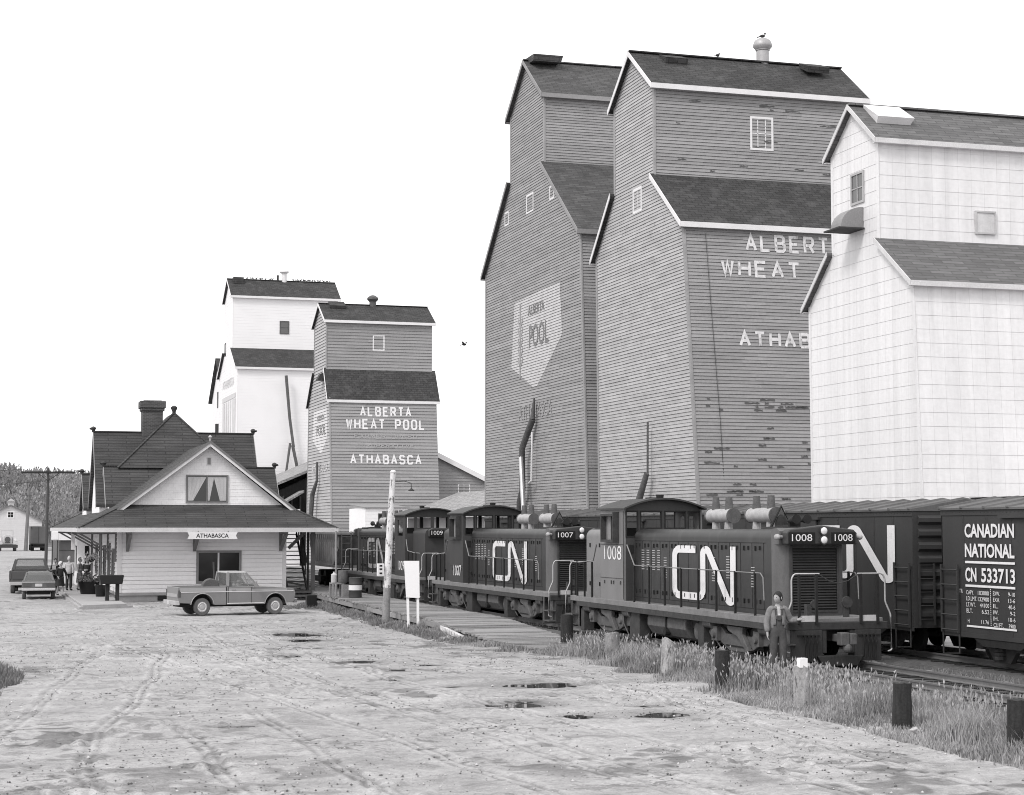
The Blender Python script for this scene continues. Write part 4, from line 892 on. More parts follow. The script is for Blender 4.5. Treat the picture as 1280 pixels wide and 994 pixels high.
# front gable
gx0, gx1, gap, gz0, gz1 = 7.15, 14.62, 10.95, 4.52, 7.45
gw = MB(); gw.prism([(gx0, gz0), (gx1, gz0), (gap, gz1)], 'y', sy0 + .02, 95); fg = gw.build('front_gable', M_WHITE, st)
s = MB(); lg = lerp_ext([(gz0, gx0, gx1), (gz1, gap, gap)]); siding(s, lg, gz0, gz1 - .03, .17, .016, lambda u, z, o: (u, sy0 + .018 - o, z)); s.build('shingle_siding', mat('white shingle siding', .84, .7, var=.06, fine=.05, brick=(.22, .17, .008, .88, .5), bump=.15, bvar=.03), fg)
w = win(st, 'y', sy0 + .02, 9.86, 11.88, 4.7, 6.05, .08, bars=(1, 0), w=.065, fm=mat('window casing', .2, .6, var=.08))
mb = MB()
for u0, u1 in ((9.95, 10.84), (10.91, 11.8)):       # each half: two curtains tied back to the sides
    um = (u0 + u1) / 2
    for ua, ub, sg in (((u0, u1, 1),) if u0 < 10.5 else ((u0, u0 + .3, 1), (u1, u0 + .28, -1))):
        n = 7
        for i in range(n):
            t0, t1 = i / n, (i + 1) / n; yy = sy0 - .012 - .007 * (i % 2)
            top0, top1 = ua + (ub - ua) * t0, ua + (ub - ua) * t1; k = .3 if u0 < 10.5 else (.5 if sg < 0 else .3)
            bot0, bot1 = ua + (ub - ua) * t0 * k, ua + (ub - ua) * t1 * k
            mb.quad((bot0, yy, 4.81), (bot1, yy - .004, 4.81), (top1, yy - .004, 5.95), (top0, yy, 5.95))
mb.build('curtain', M_CURTAIN, w)
win(st, 'y', sy0 + .02, 10.83, 11.08, 6.5, 6.92, .05, bars=(0, 0), w=.045, gm=mat('attic vent', .25, .8))
for xe, sg in ((6.6, -1), (15.15, 1)):
    mb = MB(); roof_slab(mb, (gap, 86.95, gz1 + .18), (gap, 96, gz1 + .18), (xe, 86.95, gz0 - .18), (xe, 96, gz0 - .18), .1); r = mb.build('gable_roof', M_SHAKE, st)
    mb = MB(); mb.hexa([(gap, 86.9, gz1 + .2), (gap, 86.9, gz1 - .04), (xe, 86.9, gz0 - .4), (xe, 86.9, gz0 - .16)], [(gap, 86.948, gz1 + .2), (gap, 86.948, gz1 - .04), (xe, 86.948, gz0 - .4), (xe, 86.948, gz0 - .16)]); mb.build('bargeboard', M_TRIM, r)
    mb = MB(); mb.hexa([(gap, 86.85, gz1 + .24), (gap, 86.85, gz1 + .12), (xe, 86.85, gz0 - .24), (xe, 86.85, gz0 - .12)], [(gap, 86.9, gz1 + .24), (gap, 86.9, gz1 + .12), (xe, 86.9, gz0 - .24), (xe, 86.9, gz0 - .12)]); mb.build('drip_edge', M_CASE, r)
# cross gables (ridge across the track direction) and the hipped centre
def cross(nm, x0, x1, yr, zr, zb, run, walls=True):
    mb = MB(); sl = (zr - zb) / run
    for sg in (-1, 1): roof_slab(mb, (x0, yr, zr), (x1, yr, zr), (x0, yr + sg * run, zb), (x1, yr + sg * run, zb), .14)
    r = mb.build(nm, M_SHAKE, st)
    w_ = MB(); w_.prism([(yr - run + .15, zb - .6), (yr + run - .15, zb - .6), (yr + run - .15, zb - .1), (yr, zr - .16), (yr - run + .15, zb - .1)], 'x', x0 + .18, x1 - .18); w_.build('gable_wall', M_WHITE, r)
    b = MB()
    for xx in (x0 - .03, x1 + .002):
        for sg in (-1, 1): b.hexa([(xx, yr, zr + .02), (xx, yr, zr - .2), (xx, yr + sg * run, zb - .2), (xx, yr + sg * run, zb + .02)], [(xx + .028, yr, zr + .02), (xx + .028, yr, zr - .2), (xx + .028, yr + sg * run, zb - .2), (xx + .028, yr + sg * run, zb + .02)])
    b.build('bargeboard', M_SHAKE if False else mat('grey bargeboard', .3, .7), r)
    rc = MB(); rc.bar((x0 - .05, yr, zr + .01), (x1 + .05, yr, zr + .01), .16, .05); rc.build('ridge_cap', M_SHAKE, r)
    k = MB()
    for xx, d in ((x0, -1), (x1, 1)): k.lathe([(.07, -.05), (.1, .08), (.15, .16), (.1, .24), (.02, .27)], (xx, yr, zr)); k.tube([(xx, yr, zr + .1), (xx + d * .2, yr, zr + .16)], .06)
    k.build('finial', M_IRON, r, smooth=40); return r
cross('main_roof', 6.15, 14.65, 98.0, 8.62, 4.7, 3.2)
cross('side_gable_roof', 6.55, 15.45, 95.6, 6.7, 4.7, 2.0)
cross('rear_gable_roof', 6.05, 15.6, 106.0, 6.6, 4.6, 2.1)
mb = MB(); b0 = [(7.25, 95.35, 6.62), (13.35, 95.35, 6.62), (13.35, 104, 6.62), (7.25, 104, 6.62)]; ra, rb = (10.35, 97.7, 9.68), (10.35, 101.2, 9.68)
mb.quad(b0[0], b0[1], ra); mb.quad(b0[1], b0[2], rb, ra); mb.quad(b0[2], b0[3], rb); mb.quad(b0[3], b0[0], ra, rb); hp = mb.build('hip_roof', M_SHAKE, st)
mb = MB(); mb.bar(b0[0], ra, .14, .05); mb.bar(b0[1], ra, .14, .05); mb.build('hip_cap', M_SHAKE, hp)
mb = MB(); mb.lathe([(.08, -.1), (.1, .15), (.17, .3), (.17, .38), (.06, .46)], (10.35, 97.75, 9.6)); mb.build('finial', M_IRON, hp, smooth=40)
mb = MB(); mb.lathe([(.03, 0), (.05, .18), (.1, .26), (.02, .36)], (gap, 87.0, gz1 + .15), n=8); mb.build('gable_finial', M_RAILING, st)
c = MB(); c.prism([(8.68, 7.2), (9.75, 7.2), (9.75, 9.75), (8.68, 9.75)], 'y', 97.6, 98.6); ch = c.build('chimney', M_BRICK, st)
c = MB(); c.box(8.6, 9.83, 97.52, 98.68, 9.75, 9.9); c.box(8.54, 9.89, 97.46, 98.74, 9.9, 10.28); c.build('chimney_cap', M_BRICK, ch, bevel=.03)
c = MB(); c.box(8.75, 9.68, 97.66, 98.54, 10.281, 10.33); c.build('chimney_crown', M_CONC, ch)
c = MB(); c.box(7.25, 7.6, 103.2, 103.7, 4.6, 6.15); c.box(7.12, 7.72, 103.1, 103.8, 6.15, 6.25); c.build('dormer_post', M_TRIM, st)
# eave brackets
def bracket(x, y, dx, dy, drop=1.15):
    mb = MB(); top = ez - .17; L_ = 1.75
    mb.box(x - .07 if dy else x + min(0, dx * .1), x + .07 if dy else x + max(0, dx * .1), y - .07 if dx else y - .12, y + .07 if dx else y, top - drop, top) if False else None
    if dx: mb.box(x - .1, x, y - .05, y + .05, top - drop - .3, top); mb.bar((x - .08, y, top - drop + .1), (x - L_, y, top - .1), .06, .085); mb.box(x - L_ - .1, x, y - .06, y + .06, top - .13, top - .002)
    else: mb.box(x - .07, x + .07, y - .14, y, top - drop, top); mb.bar((x, y - .08, top - drop + .1), (x, y - L_, top - .1), .13, .16); mb.box(x - .06, x + .06, y - L_ - .1, y, top - .13, top - .002)
    mb.build('eave_bracket', M_CASE, st)
for y in (88.3, 93.6, 99.2, 108): bracket(sx0 - .02, y, -1, 0)
for x in (7.15, 10.3, 14.45): bracket(x, sy0 - .06, 0, -1, .95)
# side wall openings towards the platform
for (y0, y1, z0, z1) in ((89.35, 90.35, 1.0, 2.5), (92.0, 93.0, .45, 2.75), (95.2, 96.3, 1.0, 2.6), (98.4, 99.4, .45, 2.75), (101.4, 102.3, 1.0, 2.6), (109, 110, 1, 2.6)):
    win(st, 'x', sx0 - .02, y0, y1, z0, z1, .1, fm=M_CASE, bars=(0, 1), w=.13, name='door_frame' if z0 < .6 else 'side_window')
bay = MB(); bay.prism([(sx0, 103.2), (sx0 - 1.0, 103.9), (sx0 - 1.0, 106.3), (sx0, 107)], 'z', .3, 3.34); bay.build('bay', M_WHITE, st)
mb = MB(); mb.box(sx0 - .62, sx0 - .4, 103.42, 103.5, 1.1, 2.5); mb.box(sx0 - 1.04, sx0 - 1.0, 104.3, 105.9, 1.1, 2.5); mb.build('bay_window', M_GLASS, st)
ps = MB()
for y in (86.9, 91.3): ps.tube([(6.1 if y < 90 else 5.95, y + 3, .18), (6.1 if y < 90 else 5.95, y + 3, 3.35)], .05)
ps.build('eave_post', M_CASE, st)
# outside stair on the track side of the station
sr = MB(); n = 14
for i in range(n): y = 87.7 + i * .24; z = .42 + i * .21; sr.box(14.95, 15.85, y, y + .27, z, z + .045)
for x in (14.9, 15.85): sr.bar((x, 87.6, .3), (x, 87.6 + .24 * n, .3 + .21 * n), .05, .26)
stair = sr.build('outside_stair', M_IRON, st)
sr = MB(); sr.bar((15.9, 87.6, 1.35), (15.9, 87.6 + .24 * n, 1.3 + .21 * n), .06, .08)
for i in (0, 4, 8, 12): sr.box(15.87, 15.93, 87.6 + i * .24, 87.67 + i * .24, .35 + i * .21, 1.38 + i * .21)
sr.box(15.95, 16.05, 88.4, 88.5, .3, 3.35); sr.box(14.86, 14.94, 89.6, 89.7, .3, 3.35); sr.build('stair_rail', M_IRON, stair)
sr = MB(); sr.box(14.85, 16.0, 87.1, 87.6, .35, .45); sr.box(14.85, 16.05, 86.75, 87.09, .18, .27); sr.build('stair_landing', M_IRON2, stair)
sr = MB(); sr.bar((14.98, 88.15, 2.5), (15.8, 88.15, 3.3), .05, .16); sr.box(16.1, 16.3, 88.1, 88.2, .3, 3.35); sr.build('stair_brace', M_CASE, stair)
# station name board
sb = thing('station_name_board', 'white board lettered ATHABASCA hanging from the front eave of the station', 'sign', (10.9, 85.2, 3.1))
mb = MB(); mb.prism([(9.72, 2.98), (12.06, 2.98), (11.98, 3.14), (12.06, 3.3), (9.72, 3.3), (9.8, 3.14)], 'y', 85.18, 85.23); mb.build('board', M_TRIM, sb)
mb = MB(); put_text(mb, 'ATHABASCA', 10.12, 3.04, .2, lambda u, v, e=0: (u, 85.176, v), w=1.52, bold=.02); mb.build('lettering', M_BOARD, sb)
mb = MB()
for x in (10.2, 11.6): mb.box(x, x + .03, 85.19, 85.22, 3.3, 3.36)
mb.build('hanger', M_IRON, sb)
# concrete station platform
pf = MB(); pf.prism([(4.7, 80.0), (6.62, 80.9), (6.7, 113), (4.7, 113)], 'z', -.1, .19); tag(pf.build('station_platform', M_CONC, bevel=.02), kind='structure')
pf = MB(); pf.prism([(4.55, 79.85), (6.9, 80.95), (6.9, 81.1), (4.68, 80.02), (4.68, 113), (4.55, 113)], 'z', -.1, .1); tag(pf.build('platform_kerb', M_CONC), kind='structure')

# plank platform beside the track
pl = thing('plank_platform', 'long weathered plank platform between the yard and the locomotives', 'platform', (16, 65, 0))
ys = np.arange(48.2, 93, .23); mb = MB()
def plat_near(y): return float(np.interp(y, PLAT_Y, PLAT_X))
def plat_far(y): return float(np.interp(y, [48.2, 49.5, 51.7, 54, 60, 88, 93], [16.75, 17.0, 17.35, 17.55, 17.75, 17.9, 17.9]))
def plat_z(y): return float(np.interp(y, [48, 50, 57.5, 60, 93], [.07, .1, .33, .42, .42]))
for y in ys:
    y0, y1 = y, y + .222; d = random.uniform(-.014, .014); n0 = plat_near(y) + random.uniform(-.06, .06) + (random.uniform(0, .5) if random.random() < .05 else 0); f0 = plat_far(y) + random.uniform(-.04, .04)
    za, zb = plat_z(y0) + d, plat_z(y1) + d + random.uniform(-.006, .006); tl = random.uniform(-.012, .012)
    if f0 - n0 < .2: continue
    mb.hexa([(n0, y0, za - .06 + tl), (f0, y0, za - .06), (f0, y1, zb - .06), (n0, y1, zb - .06 + tl)], [(n0, y0, za + tl), (f0, y0, za), (f0, y1, zb), (n0, y1, zb + tl)])
mb.build('plank', M_WOOD, pl)['kind'] = 'stuff'
mb = MB(); yy = list(np.arange(57.5, 92, 3.4))
for i in range(len(yy) - 1):
    d = random.uniform(-.03, .03); x0, x1 = plat_near(yy[i]) + .02, plat_near(yy[i + 1]) + .02
    mb.bar((x0 + d, yy[i] + .05, .26), (x1 + d, yy[i + 1] - .04, .26), .1, .17)
mb.build('edge_beam', M_WOOD, pl)
mb = MB()
for y in np.arange(58, 92, 2.6): mb.box(plat_near(y) + .12, plat_near(y) + .34, y, y + .2, -.1, .34); mb.box(16.5, 16.7, y, y + .2, -.1, .34)
mb.build('pile', M_WOODD, pl)
mb = MB(); mb.bar((14.95, 57.9, .22), (14.75, 54.6, .08), .12, .14); mb.build('broken_beam', M_PEEL, pl)
# ------------------------------------------------------------------ diesel locomotives
LX = 19.7
def cn_logo(mb, P, w, h):
    """the two letters drawn as one continuous stroke; drawn at even width, then stretched along the car as the mark is"""
    def arc(cx, cy, r, a0, a1, n=12): return [(cx + r * math.cos(R(a0 + (a1 - a0) * i / n)), cy + r * math.sin(R(a0 + (a1 - a0) * i / n))) for i in range(n + 1)]
    t, r = .137, .13
    pts = [(.66, .932)] + arc(.068 + r, .932 - r, r, 90, 180, 8) + arc(.068 + r, .068 + r, r, 180, 270, 8) + arc(.86 - r, .068 + r, r, 270, 360, 8) + arc(.945, .847, .085, 180, 31, 14) + arc(1.567, .103, .075, 211, 360, 14) + [(1.642, 1.0)]
    ribbon(mb, pts, t, lambda u, v: P(u / 1.71 * w, v * h))
def build_loco():
    t = thing('diesel_locomotive', 'x', 'locomotive', (LX, 38.8, 0))
    oy = 38.8; Lr = 16.3
    def Y(y): return oy + y
    def B(mb, x0, x1, y0, y1, z0, z1): return mb.box(LX + x0, LX + x1, Y(y0), Y(y1), z0, z1)
    # frame and walkways
    mb = MB(); B(mb, -1.3, 1.3, .25, Lr - .25, 1.2, 1.36); deck = mb.build('walkway', M_DECK, t, bevel=.012)
    mb = MB(); B(mb, -1.305, 1.305, .9, Lr - .9, 1.06, 1.199); B(mb, -.95, .95, .6, Lr - .6, .8, 1.19); mb.build('side_sill', M_IRON, t)
    # hood with rounded shoulders
    def hoodprof(hw, z0, z1, r):
        p = [(LX - hw, z0)]
        p += [(LX - hw + r - r * math.cos(R(a)), z1 - r + r * math.sin(R(a))) for a in range(0, 91, 15)]
        p += [(LX + hw - r + r * math.cos(R(a)), z1 - r + r * math.sin(R(a))) for a in range(90, -1, -15)]
        return p + [(LX + hw, z0)]
    hw = .9
    mb = MB(); mb.prism(hoodprof(hw, 1.36, 3.47, .24), 'y', Y(1.75), Y(11.25)); hood = mb.build('engine_hood', M_BLACK, t, smooth=35)
    # radiator end: rounded vertical corners
    mb = MB(); pts = []
    r = .3; yf = 1.3
    pts = [(LX - hw, Y(1.76))] + [(LX - hw + r - r * math.cos(R(a)), Y(yf + r - r * math.sin(R(a)))) for a in range(0, 91, 15)] + [(LX + hw - r + r * math.cos(R(a)), Y(yf + r - r * math.sin(R(a)))) for a in range(90, -1, -15)] + [(LX + hw, Y(1.76))]
    mb.prism(pts, 'z', 1.36, 3.1); nose = mb.build('radiator_end', M_NOSE, t, smooth=35)
    mb = MB(); mb.prism([(Y(1.76), 3.1), (Y(1.76), 3.47), (Y(1.45), 3.5), (Y(1.3), 3.42), (Y(1.3), 3.1)], 'x', LX - hw, LX + hw); mb.build('end_cap', M_NOSE, nose)
    mb = MB(); B(mb, -.6, .62, 1.285, 1.31, 1.5, 3.02); mb.build('radiator_opening', M_DKIRON, nose)
    mb = MB()
    for i in range(22): z = 1.54 + i * .066; mb.hexa([(LX - .57, Y(1.284), z), (LX + .59, Y(1.284), z), (LX + .59, Y(1.25), z + .008), (LX - .57, Y(1.25), z + .008)], [(LX - .57, Y(1.284), z + .05), (LX + .59, Y(1.284), z + .05), (LX + .59, Y(1.25), z + .02), (LX - .57, Y(1.25), z + .02)])
    mb.build('shutter', mat('radiator shutter', .035, .6, var=.3), nose)
    mb = MB()
    mb.frame('y', Y(1.25), .04, LX - .64, LX + .66, 1.46, 3.06, .05); mb.box(LX - .64, LX - .58, Y(1.24), Y(1.25), 1.4, 3.08); mb.build('shutter_frame', M_IRON, nose)
    # louvres, latches and door seams on both hood sides
    lat = MB(); lou = MB(); seam = MB()
    for sx in (-1, 1):
        xx = LX + sx * hw
        def fl(mb_, y0, y1, z0, z1, d=.02): mb_.box(xx, xx + sx * d, Y(y0), Y(y1), z0, z1)
        for i in range(13):
            y = 2.2 + i * .7
            fl(seam, y, y + .012, 1.5, 3.12, .006)
            for z in (1.62, 2.95): fl(lat, y + .2, y + .245, z, z + .1, .03); fl(lat, y + .47, y + .5, z - .02, z + .1, .03)
        fl(seam, 2.1, 11.2, 3.12, 3.135, .008); fl(seam, 2.1, 11.2, 1.48, 1.495, .008)
        for (y, z0, n) in ((2.75, 2.02, 8), (4.3, 2.2, 9), (5.25, 2.1, 10), (8.0, 2.2, 9), (8.7, 2.1, 9), (9.2, 2.3, 9), (9.6, 2.3, 9), (10.05, 2.3, 9), (10.45, 2.3, 9)):
            for i in range(n): fl(lou, y, y + .2, z0 + i * .068, z0 + i * .068 + .022, .012)
    lat.build('door_latch', M_DKIRON, hood)['kind'] = 'stuff'; lou.build('louvre', mat('pale louvre edge', .42, .6, var=.2), hood); seam.build('door_seam', M_DKIRON, hood)
    # headlamp and number board housing
    nb = MB()
    nb.prism([(LX - .84, 3.1), (LX + 1.04, 3.1), (LX + 1.04, 3.38), (LX + .95, 3.46), (LX + .1, 3.56), (LX - .75, 3.46), (LX - .84, 3.38)], 'y', Y(1.0), Y(1.34)); num = nb.build('number_board_housing', M_CABDK, t, bevel=.03)
    mb = MB()
    for a, b in ((-.8, -.1), (.34, .98)): mb.hexa([(LX + a, Y(.998), 3.13), (LX + b, Y(.998), 3.13), (LX + b, Y(.998), 3.4), (LX + a, Y(.998), 3.4)], [(LX + a, Y(.98), 3.13), (LX + b, Y(.98), 3.13), (LX + b, Y(.98), 3.4), (LX + a, Y(.98), 3.4)])
    mb.build('number_board', M_BOARD, num, bevel=.02)
    for z in (3.21, 3.43):
        mb = MB(); mb.cyl((LX + .12, Y(1.0), z), (LX + .12, Y(.93), z), .1, .115, 16); hl = mb.build('headlight', M_CABDK, t, smooth=40)
        mb = MB(); mb.ball((LX + .12, Y(.945), z), .095, .04, .095); mb.build('lens', M_LENS, hl, smooth=60)
    mb = MB()
    for x in (-1.0, 1.2): mb.ball((LX + x, Y(1.2), 3.28), .075, .11, .075); mb.cyl((LX + x, Y(1.2), 3.28), (LX + x * .85, Y(1.25), 3.28), .04)
    mb.build('classification_lamp', M_SILVER, t, smooth=50)
    # short hood at the other end
    mb = MB(); mb.prism(hoodprof(.9, 1.36, 3.45, .22), 'y', Y(13.3), Y(15.6)); sh_ = mb.build('short_hood', M_ORANGE, t, smooth=35)
    mb = MB()
    for i in range(9): mb.box(LX - .915, LX - .9, Y(13.6), Y(13.95), 2.2 + i * .07, 2.23 + i * .07)
    mb.build('louvre', M_DKIRON, sh_)
    mb = MB()
    for z in (1.7, 2.9): mb.box(LX - .93, LX - .9, Y(14.3), Y(14.36), z, z + .12); mb.box(LX - .93, LX - .9, Y(15.2), Y(15.26), z, z + .12)
    mb.box(LX - .908, LX - .9, Y(14.1), Y(14.12), 1.45, 3.1); mb.build('door_latch', M_DKIRON, sh_)
    mb = MB(); mb.prism([(LX - .78, 3.12), (LX + .78, 3.12), (LX + .78, 3.4), (LX + .6, 3.5), (LX - .6, 3.5), (LX - .78, 3.4)], 'y', Y(15.58), Y(15.8)); rb_ = mb.build('number_board_housing', M_CABDK, t, bevel=.03)
    mb = MB()
    for sg in (-1, 1): mb.box(LX + sg * .12, LX + sg * .74, Y(15.8), Y(15.82), 3.16, 3.42)
    mb.build('number_board', M_BOARD, rb_)
    # cab
    cw, y0, y1, ze = 1.24, 11.25, 13.3, 4.05
    for side, x0 in (('a', -cw), ('b', cw - .06)):
        mb = MB(); mb.panel('x', LX + x0, .06, Y(y0), Y(y1), 1.36, ze, [(Y(y0 + .55), Y(y1 - .5), 3.15, 3.86)]); mb.build('cab_side', M_ORANGE, t)
    front = MB(); zz = 1.36
    front.panel('y', Y(y0), .06, LX - cw + .061, LX + cw - .061, 1.36, ze, [(LX - 1.16, LX - .82, 3.25, 3.98), (LX - .7, LX - .07, 3.5, 3.98), (LX + .07, LX + .7, 3.5, 3.98), (LX + .82, LX + 1.16, 3.25, 3.98)]); front.build('cab_front', M_CABDK, t)
    rear = MB(); rear.panel('y', Y(y1) - .06, .06, LX - cw + .061, LX + cw - .061, 1.36, ze, [(LX - 1.16, LX - .82, 3.25, 3.98), (LX - .7, LX - .07, 3.5, 3.98), (LX + .07, LX + .7, 3.5, 3.98), (LX + .82, LX + 1.16, 3.25, 3.98)]); rear.build('cab_rear', M_CABDK, t)
    arch = lambda n=12, o=0: [(LX - (cw + .07) + 2 * (cw + .07) * i / n, ze - .01 + o + .3 * (1 - (2 * i / n - 1) ** 2)) for i in range(n + 1)]
    gab = MB()
    for ya in (Y(y0), Y(y1) - .06): gab.prism([(LX - cw + .061, ze)] + [(x, z) for x, z in arch() if abs(x - LX) < cw - .1] + [(LX + cw - .061, ze)], 'y', ya, ya + .06)
    gab.build('cab_gable', M_CABDK, t)
    rf = MB(); up, lo = arch(12, .05), arch(12, 0); rf.prism(up + lo[::-1], 'y', Y(y0 - .22), Y(y1 + .22)); roof = rf.build('cab_roof', M_CABDK, t, smooth=30)
    mb = MB(); mb.cyl((LX + .1, Y(y0 + .5), 4.3), (LX + .1, Y(y0 + .5), 4.5), .1, .12); mb.box(LX - .1, LX + .3, Y(y0 + .9), Y(y0 + 1.2), 4.32, 4.42); mb.build('roof_vent', M_DKIRON, roof)
    mb = MB()
    for u0, u1, v0, v1 in ((-1.16, -.82, 3.25, 3.98), (-.7, -.07, 3.5, 3.98), (.07, .7, 3.5, 3.98), (.82, 1.16, 3.25, 3.98)): mb.frame('y', Y(y0) - .015, .014, LX + u0 - .03, LX + u1 + .03, v0 - .03, v1 + .03, .04)
    mb.build('window_rubber', M_DKIRON, t)
    mb = MB(); mb.box(LX - .6, LX - .2, Y(12.2), Y(12.7), 1.5, 2.95); mb.box(LX - 1.1, LX + 1.1, Y(11.9), Y(12.9), 1.37, 1.42); mb.box(LX + .3, LX + .8, Y(12.3), Y(12.8), 1.5, 2.9); mb.build('cab_fittings', M_DKIRON, t)
    wb = MB(); wb.frame('x', LX - cw - .16, .15, Y(y0 + .45), Y(y1 - .42), 3.08, 3.92, .07); wb.box(LX - cw - .2, LX - cw - .002, Y(y0 + .42), Y(y0 + .47), 3.05, 3.98); wb.box(LX - cw - .05, LX - cw - .02, Y(12.2), Y(12.26), 3.15, 3.86); wb.build('side_window', M_IRON, t)
    gl = MB(); gl.box(LX - cw + .02, LX - cw + .03, Y(y0 + .9), Y(y1 - .55), 3.15, 3.85); gl.build('side_pane', mat('side window glass toned as lit', .3, .1, spec=.6), t)  # pane coloured pale for the light caught by the glass
    dd = MB(); dd.box(LX - cw + .1, LX - .95, Y(y0) - .02, Y(y0) - .004, 1.4, 3.95) if False else None
    dd.box(LX - 1.1, LX - .95, Y(y0) - .02, Y(y0) - .002, 2.75, 3.0)
    for z in (1.75, 2.5): dd.cyl((LX - .9, Y(y0) - .05, z), (LX - .9, Y(y0), z), .05, .06, 8)
    dd.build('door_fittings', M_DKIRON, t)
    ln = MB(); ln.box(LX - cw - .012, LX - cw - .001, Y(y0), Y(y1), 3.0, 3.015); ln.box(LX - cw - .012, LX - cw - .001, Y(y0), Y(y1), 2.0, 2.012); ln.box(LX - cw - .014, LX - cw - .001, Y(y0 + .02), Y(y0 + .05), 1.4, 4.0)
    for y in (11.5, 12.1, 12.3, 12.9): ln.box(LX - cw - .025, LX - cw - .001, Y(y), Y(y + .05), 1.83, 1.93)
    ln.build('panel_seam', M_IRON, t)
    # exhaust mufflers with stacks
    for ya in (3.6, 6.3):
        mb = MB(); mb.cyl((LX + .1, Y(ya), 3.83), (LX + .1, Y(ya + 1.55), 3.83), .195, n=18); mu = mb.build('muffler', M_SILVER, t, smooth=40)
        mb = MB(); mb.cyl((LX + .1, Y(ya - .02), 3.83), (LX + .1, Y(ya + .03), 3.83), .207, n=18); mb.cyl((LX + .1, Y(ya + 1.5), 3.83), (LX + .1, Y(ya + 1.56), 3.83), .207, n=18); mb.build('rim', M_IRON2, mu, smooth=40)
        mb = MB()
        for yy_ in (ya + .35, ya + 1.2): mb.cyl((LX + .1, Y(yy_), 3.45), (LX + .1, Y(yy_), 3.7), .12, .1)
        mb.build('foot', M_SILVER, mu)
        mb = MB()
        for yy_ in (ya + .3, ya + 1.2): mb.cyl((LX + .1, Y(yy_), 4.0), (LX + .1, Y(yy_), 4.34), .115, .09, 12)
        mb.build('stack', M_IRON2, mu, smooth=40)
    bl = MB(); bl.tube([(LX - .2, Y(3.3), 3.5), (LX + .1, Y(3.3), 4.05), (LX + .4, Y(3.3), 3.5), (LX - .2, Y(3.3), 3.5)], .035); bl.lathe([(.17, 0), (.15, .08), (.1, .2), (.03, .26)], (LX + .1, Y(3.3), 3.58)); bl.build('bell', M_DKIRON, t)
    hn = MB()
    for k_, x in enumerate((.0, .3)): hn.cyl((LX + x, Y(2.7 - .1 * k_), 3.68), (LX + x, Y(2.2), 3.72), .03, .12, 12)
    hn.box(LX, LX + .3, Y(2.6), Y(2.7), 3.47, 3.68); hn.build('air_horn', M_DKIRON, t, smooth=40)
    fh = MB(); B(fh, -.6, .75, 1.7, 3.0, 3.47, 3.53); fh.build('fan_hatch', M_IRON, t)
    # handrails
    rail, post, erail = MB(), MB(), MB()
    for sx in (-1, 1):
        x = LX + sx * 1.27
        rail.tube([(x, Y(10.3), 2.42), (x, Y(2.4), 2.4), (x, Y(1.6), 2.4), (x, Y(1.45), 2.3), (x, Y(1.4), 1.75)], .017)
        rail.tube([(x, Y(10.3), 2.42), (LX + sx * 1.2, Y(11.1), 3.0)], .02)
        rail.tube([(x, Y(13.6), 3.0), (x, Y(13.9), 2.5), (x, Y(15.2), 2.42), (x, Y(16.1), 2.42)], .02)
        for i in range(8): y = 1.9 + i * 1.2; post.box(x - .025, x + .025, Y(y), Y(y + .055), 1.25, 2.42)
        for y in (14.0, 14.7, 15.4): post.box(x - .025, x + .025, Y(y), Y(y + .055), 1.25, 2.45)
        for ye, d in ((0, -1), (Lr, 1)):
            yy_ = Y(ye + d * .02)
            erail.tube(smooth_path([(LX + sx * .5, yy_, 2.42), (LX + sx * 1.15, yy_, 2.42), (LX + sx * 1.22, yy_, 2.3), (LX + sx * 1.22, yy_, 1.75), (LX + sx * 1.36, yy_, 1.45), (LX + sx * 1.38, yy_, .6), (LX + sx * 1.28, yy_, .58)], .06, 4), .021)
            post.box(LX + sx * .55, LX + sx * .61, yy_ - .03, yy_ + .03, 1.25, 2.42); post.box(LX + sx * 1.0, LX + sx * 1.05, yy_ - .03, yy_ + .03, 1.25, 2.4)
    ch_ = MB()
    for ye in (-.02, Lr + .02): ch_.tube([(LX - .5, Y(ye), 2.4), (LX - .25, Y(ye), 2.25), (LX, Y(ye), 2.19), (LX + .25, Y(ye), 2.25), (LX + .5, Y(ye), 2.4)], .012)
    rail.build('handrail', M_RAIL2, t, smooth=60); erail.build('end_handrail', M_RAILING, t, smooth=60); post.build('stanchion', M_DKIRON, t); ch_.build('safety_chain', M_IRON, t)
    # end platforms, pilots, steps, couplers
    for ye, d in ((0, 1), (Lr, -1)):
        a = MB(); yy0, yy1 = sorted((Y(ye), Y(ye + d * .25)))
        a.box(LX - 1.3, LX + 1.3, yy0, yy1, 1.1, 1.28); 
        for sg in (-1, 1):
            a.box(LX + sg * 1.12, LX + sg * .42, yy0, yy1, .36, 1.099); a.box(LX + sg * .42, LX + sg * .3, yy0 + .02, yy1 - .02, .55, 1.099)
        a.prism([(LX - .6, .5), (LX + .6, .5), (LX + .45, .26), (LX - .45, .26)], 'y', min(Y(ye + d * -.1), Y(ye + d * .2)), max(Y(ye + d * -.1), Y(ye + d * .2)))
        p_ = a.build('pilot', mat('pilot plate', .038, .7, var=.3, scale=4, fine=.2, stretch=(2, 2, .5)), t, bevel=.015)
        k_ = MB()
        for sg in (-1, 1):
            y_a, y_b = sorted((Y(ye + d * -.012), Y(ye + d * -.002)))
            k_.box(LX + sg * .58, LX + sg * .98, y_a, y_b, 1.3, 1.44)
            y_a, y_b = sorted((Y(ye - d * .002), Y(ye - d * .03)))
        k_.build('kick_plate', M_FADE, p_)
        h_ = MB()
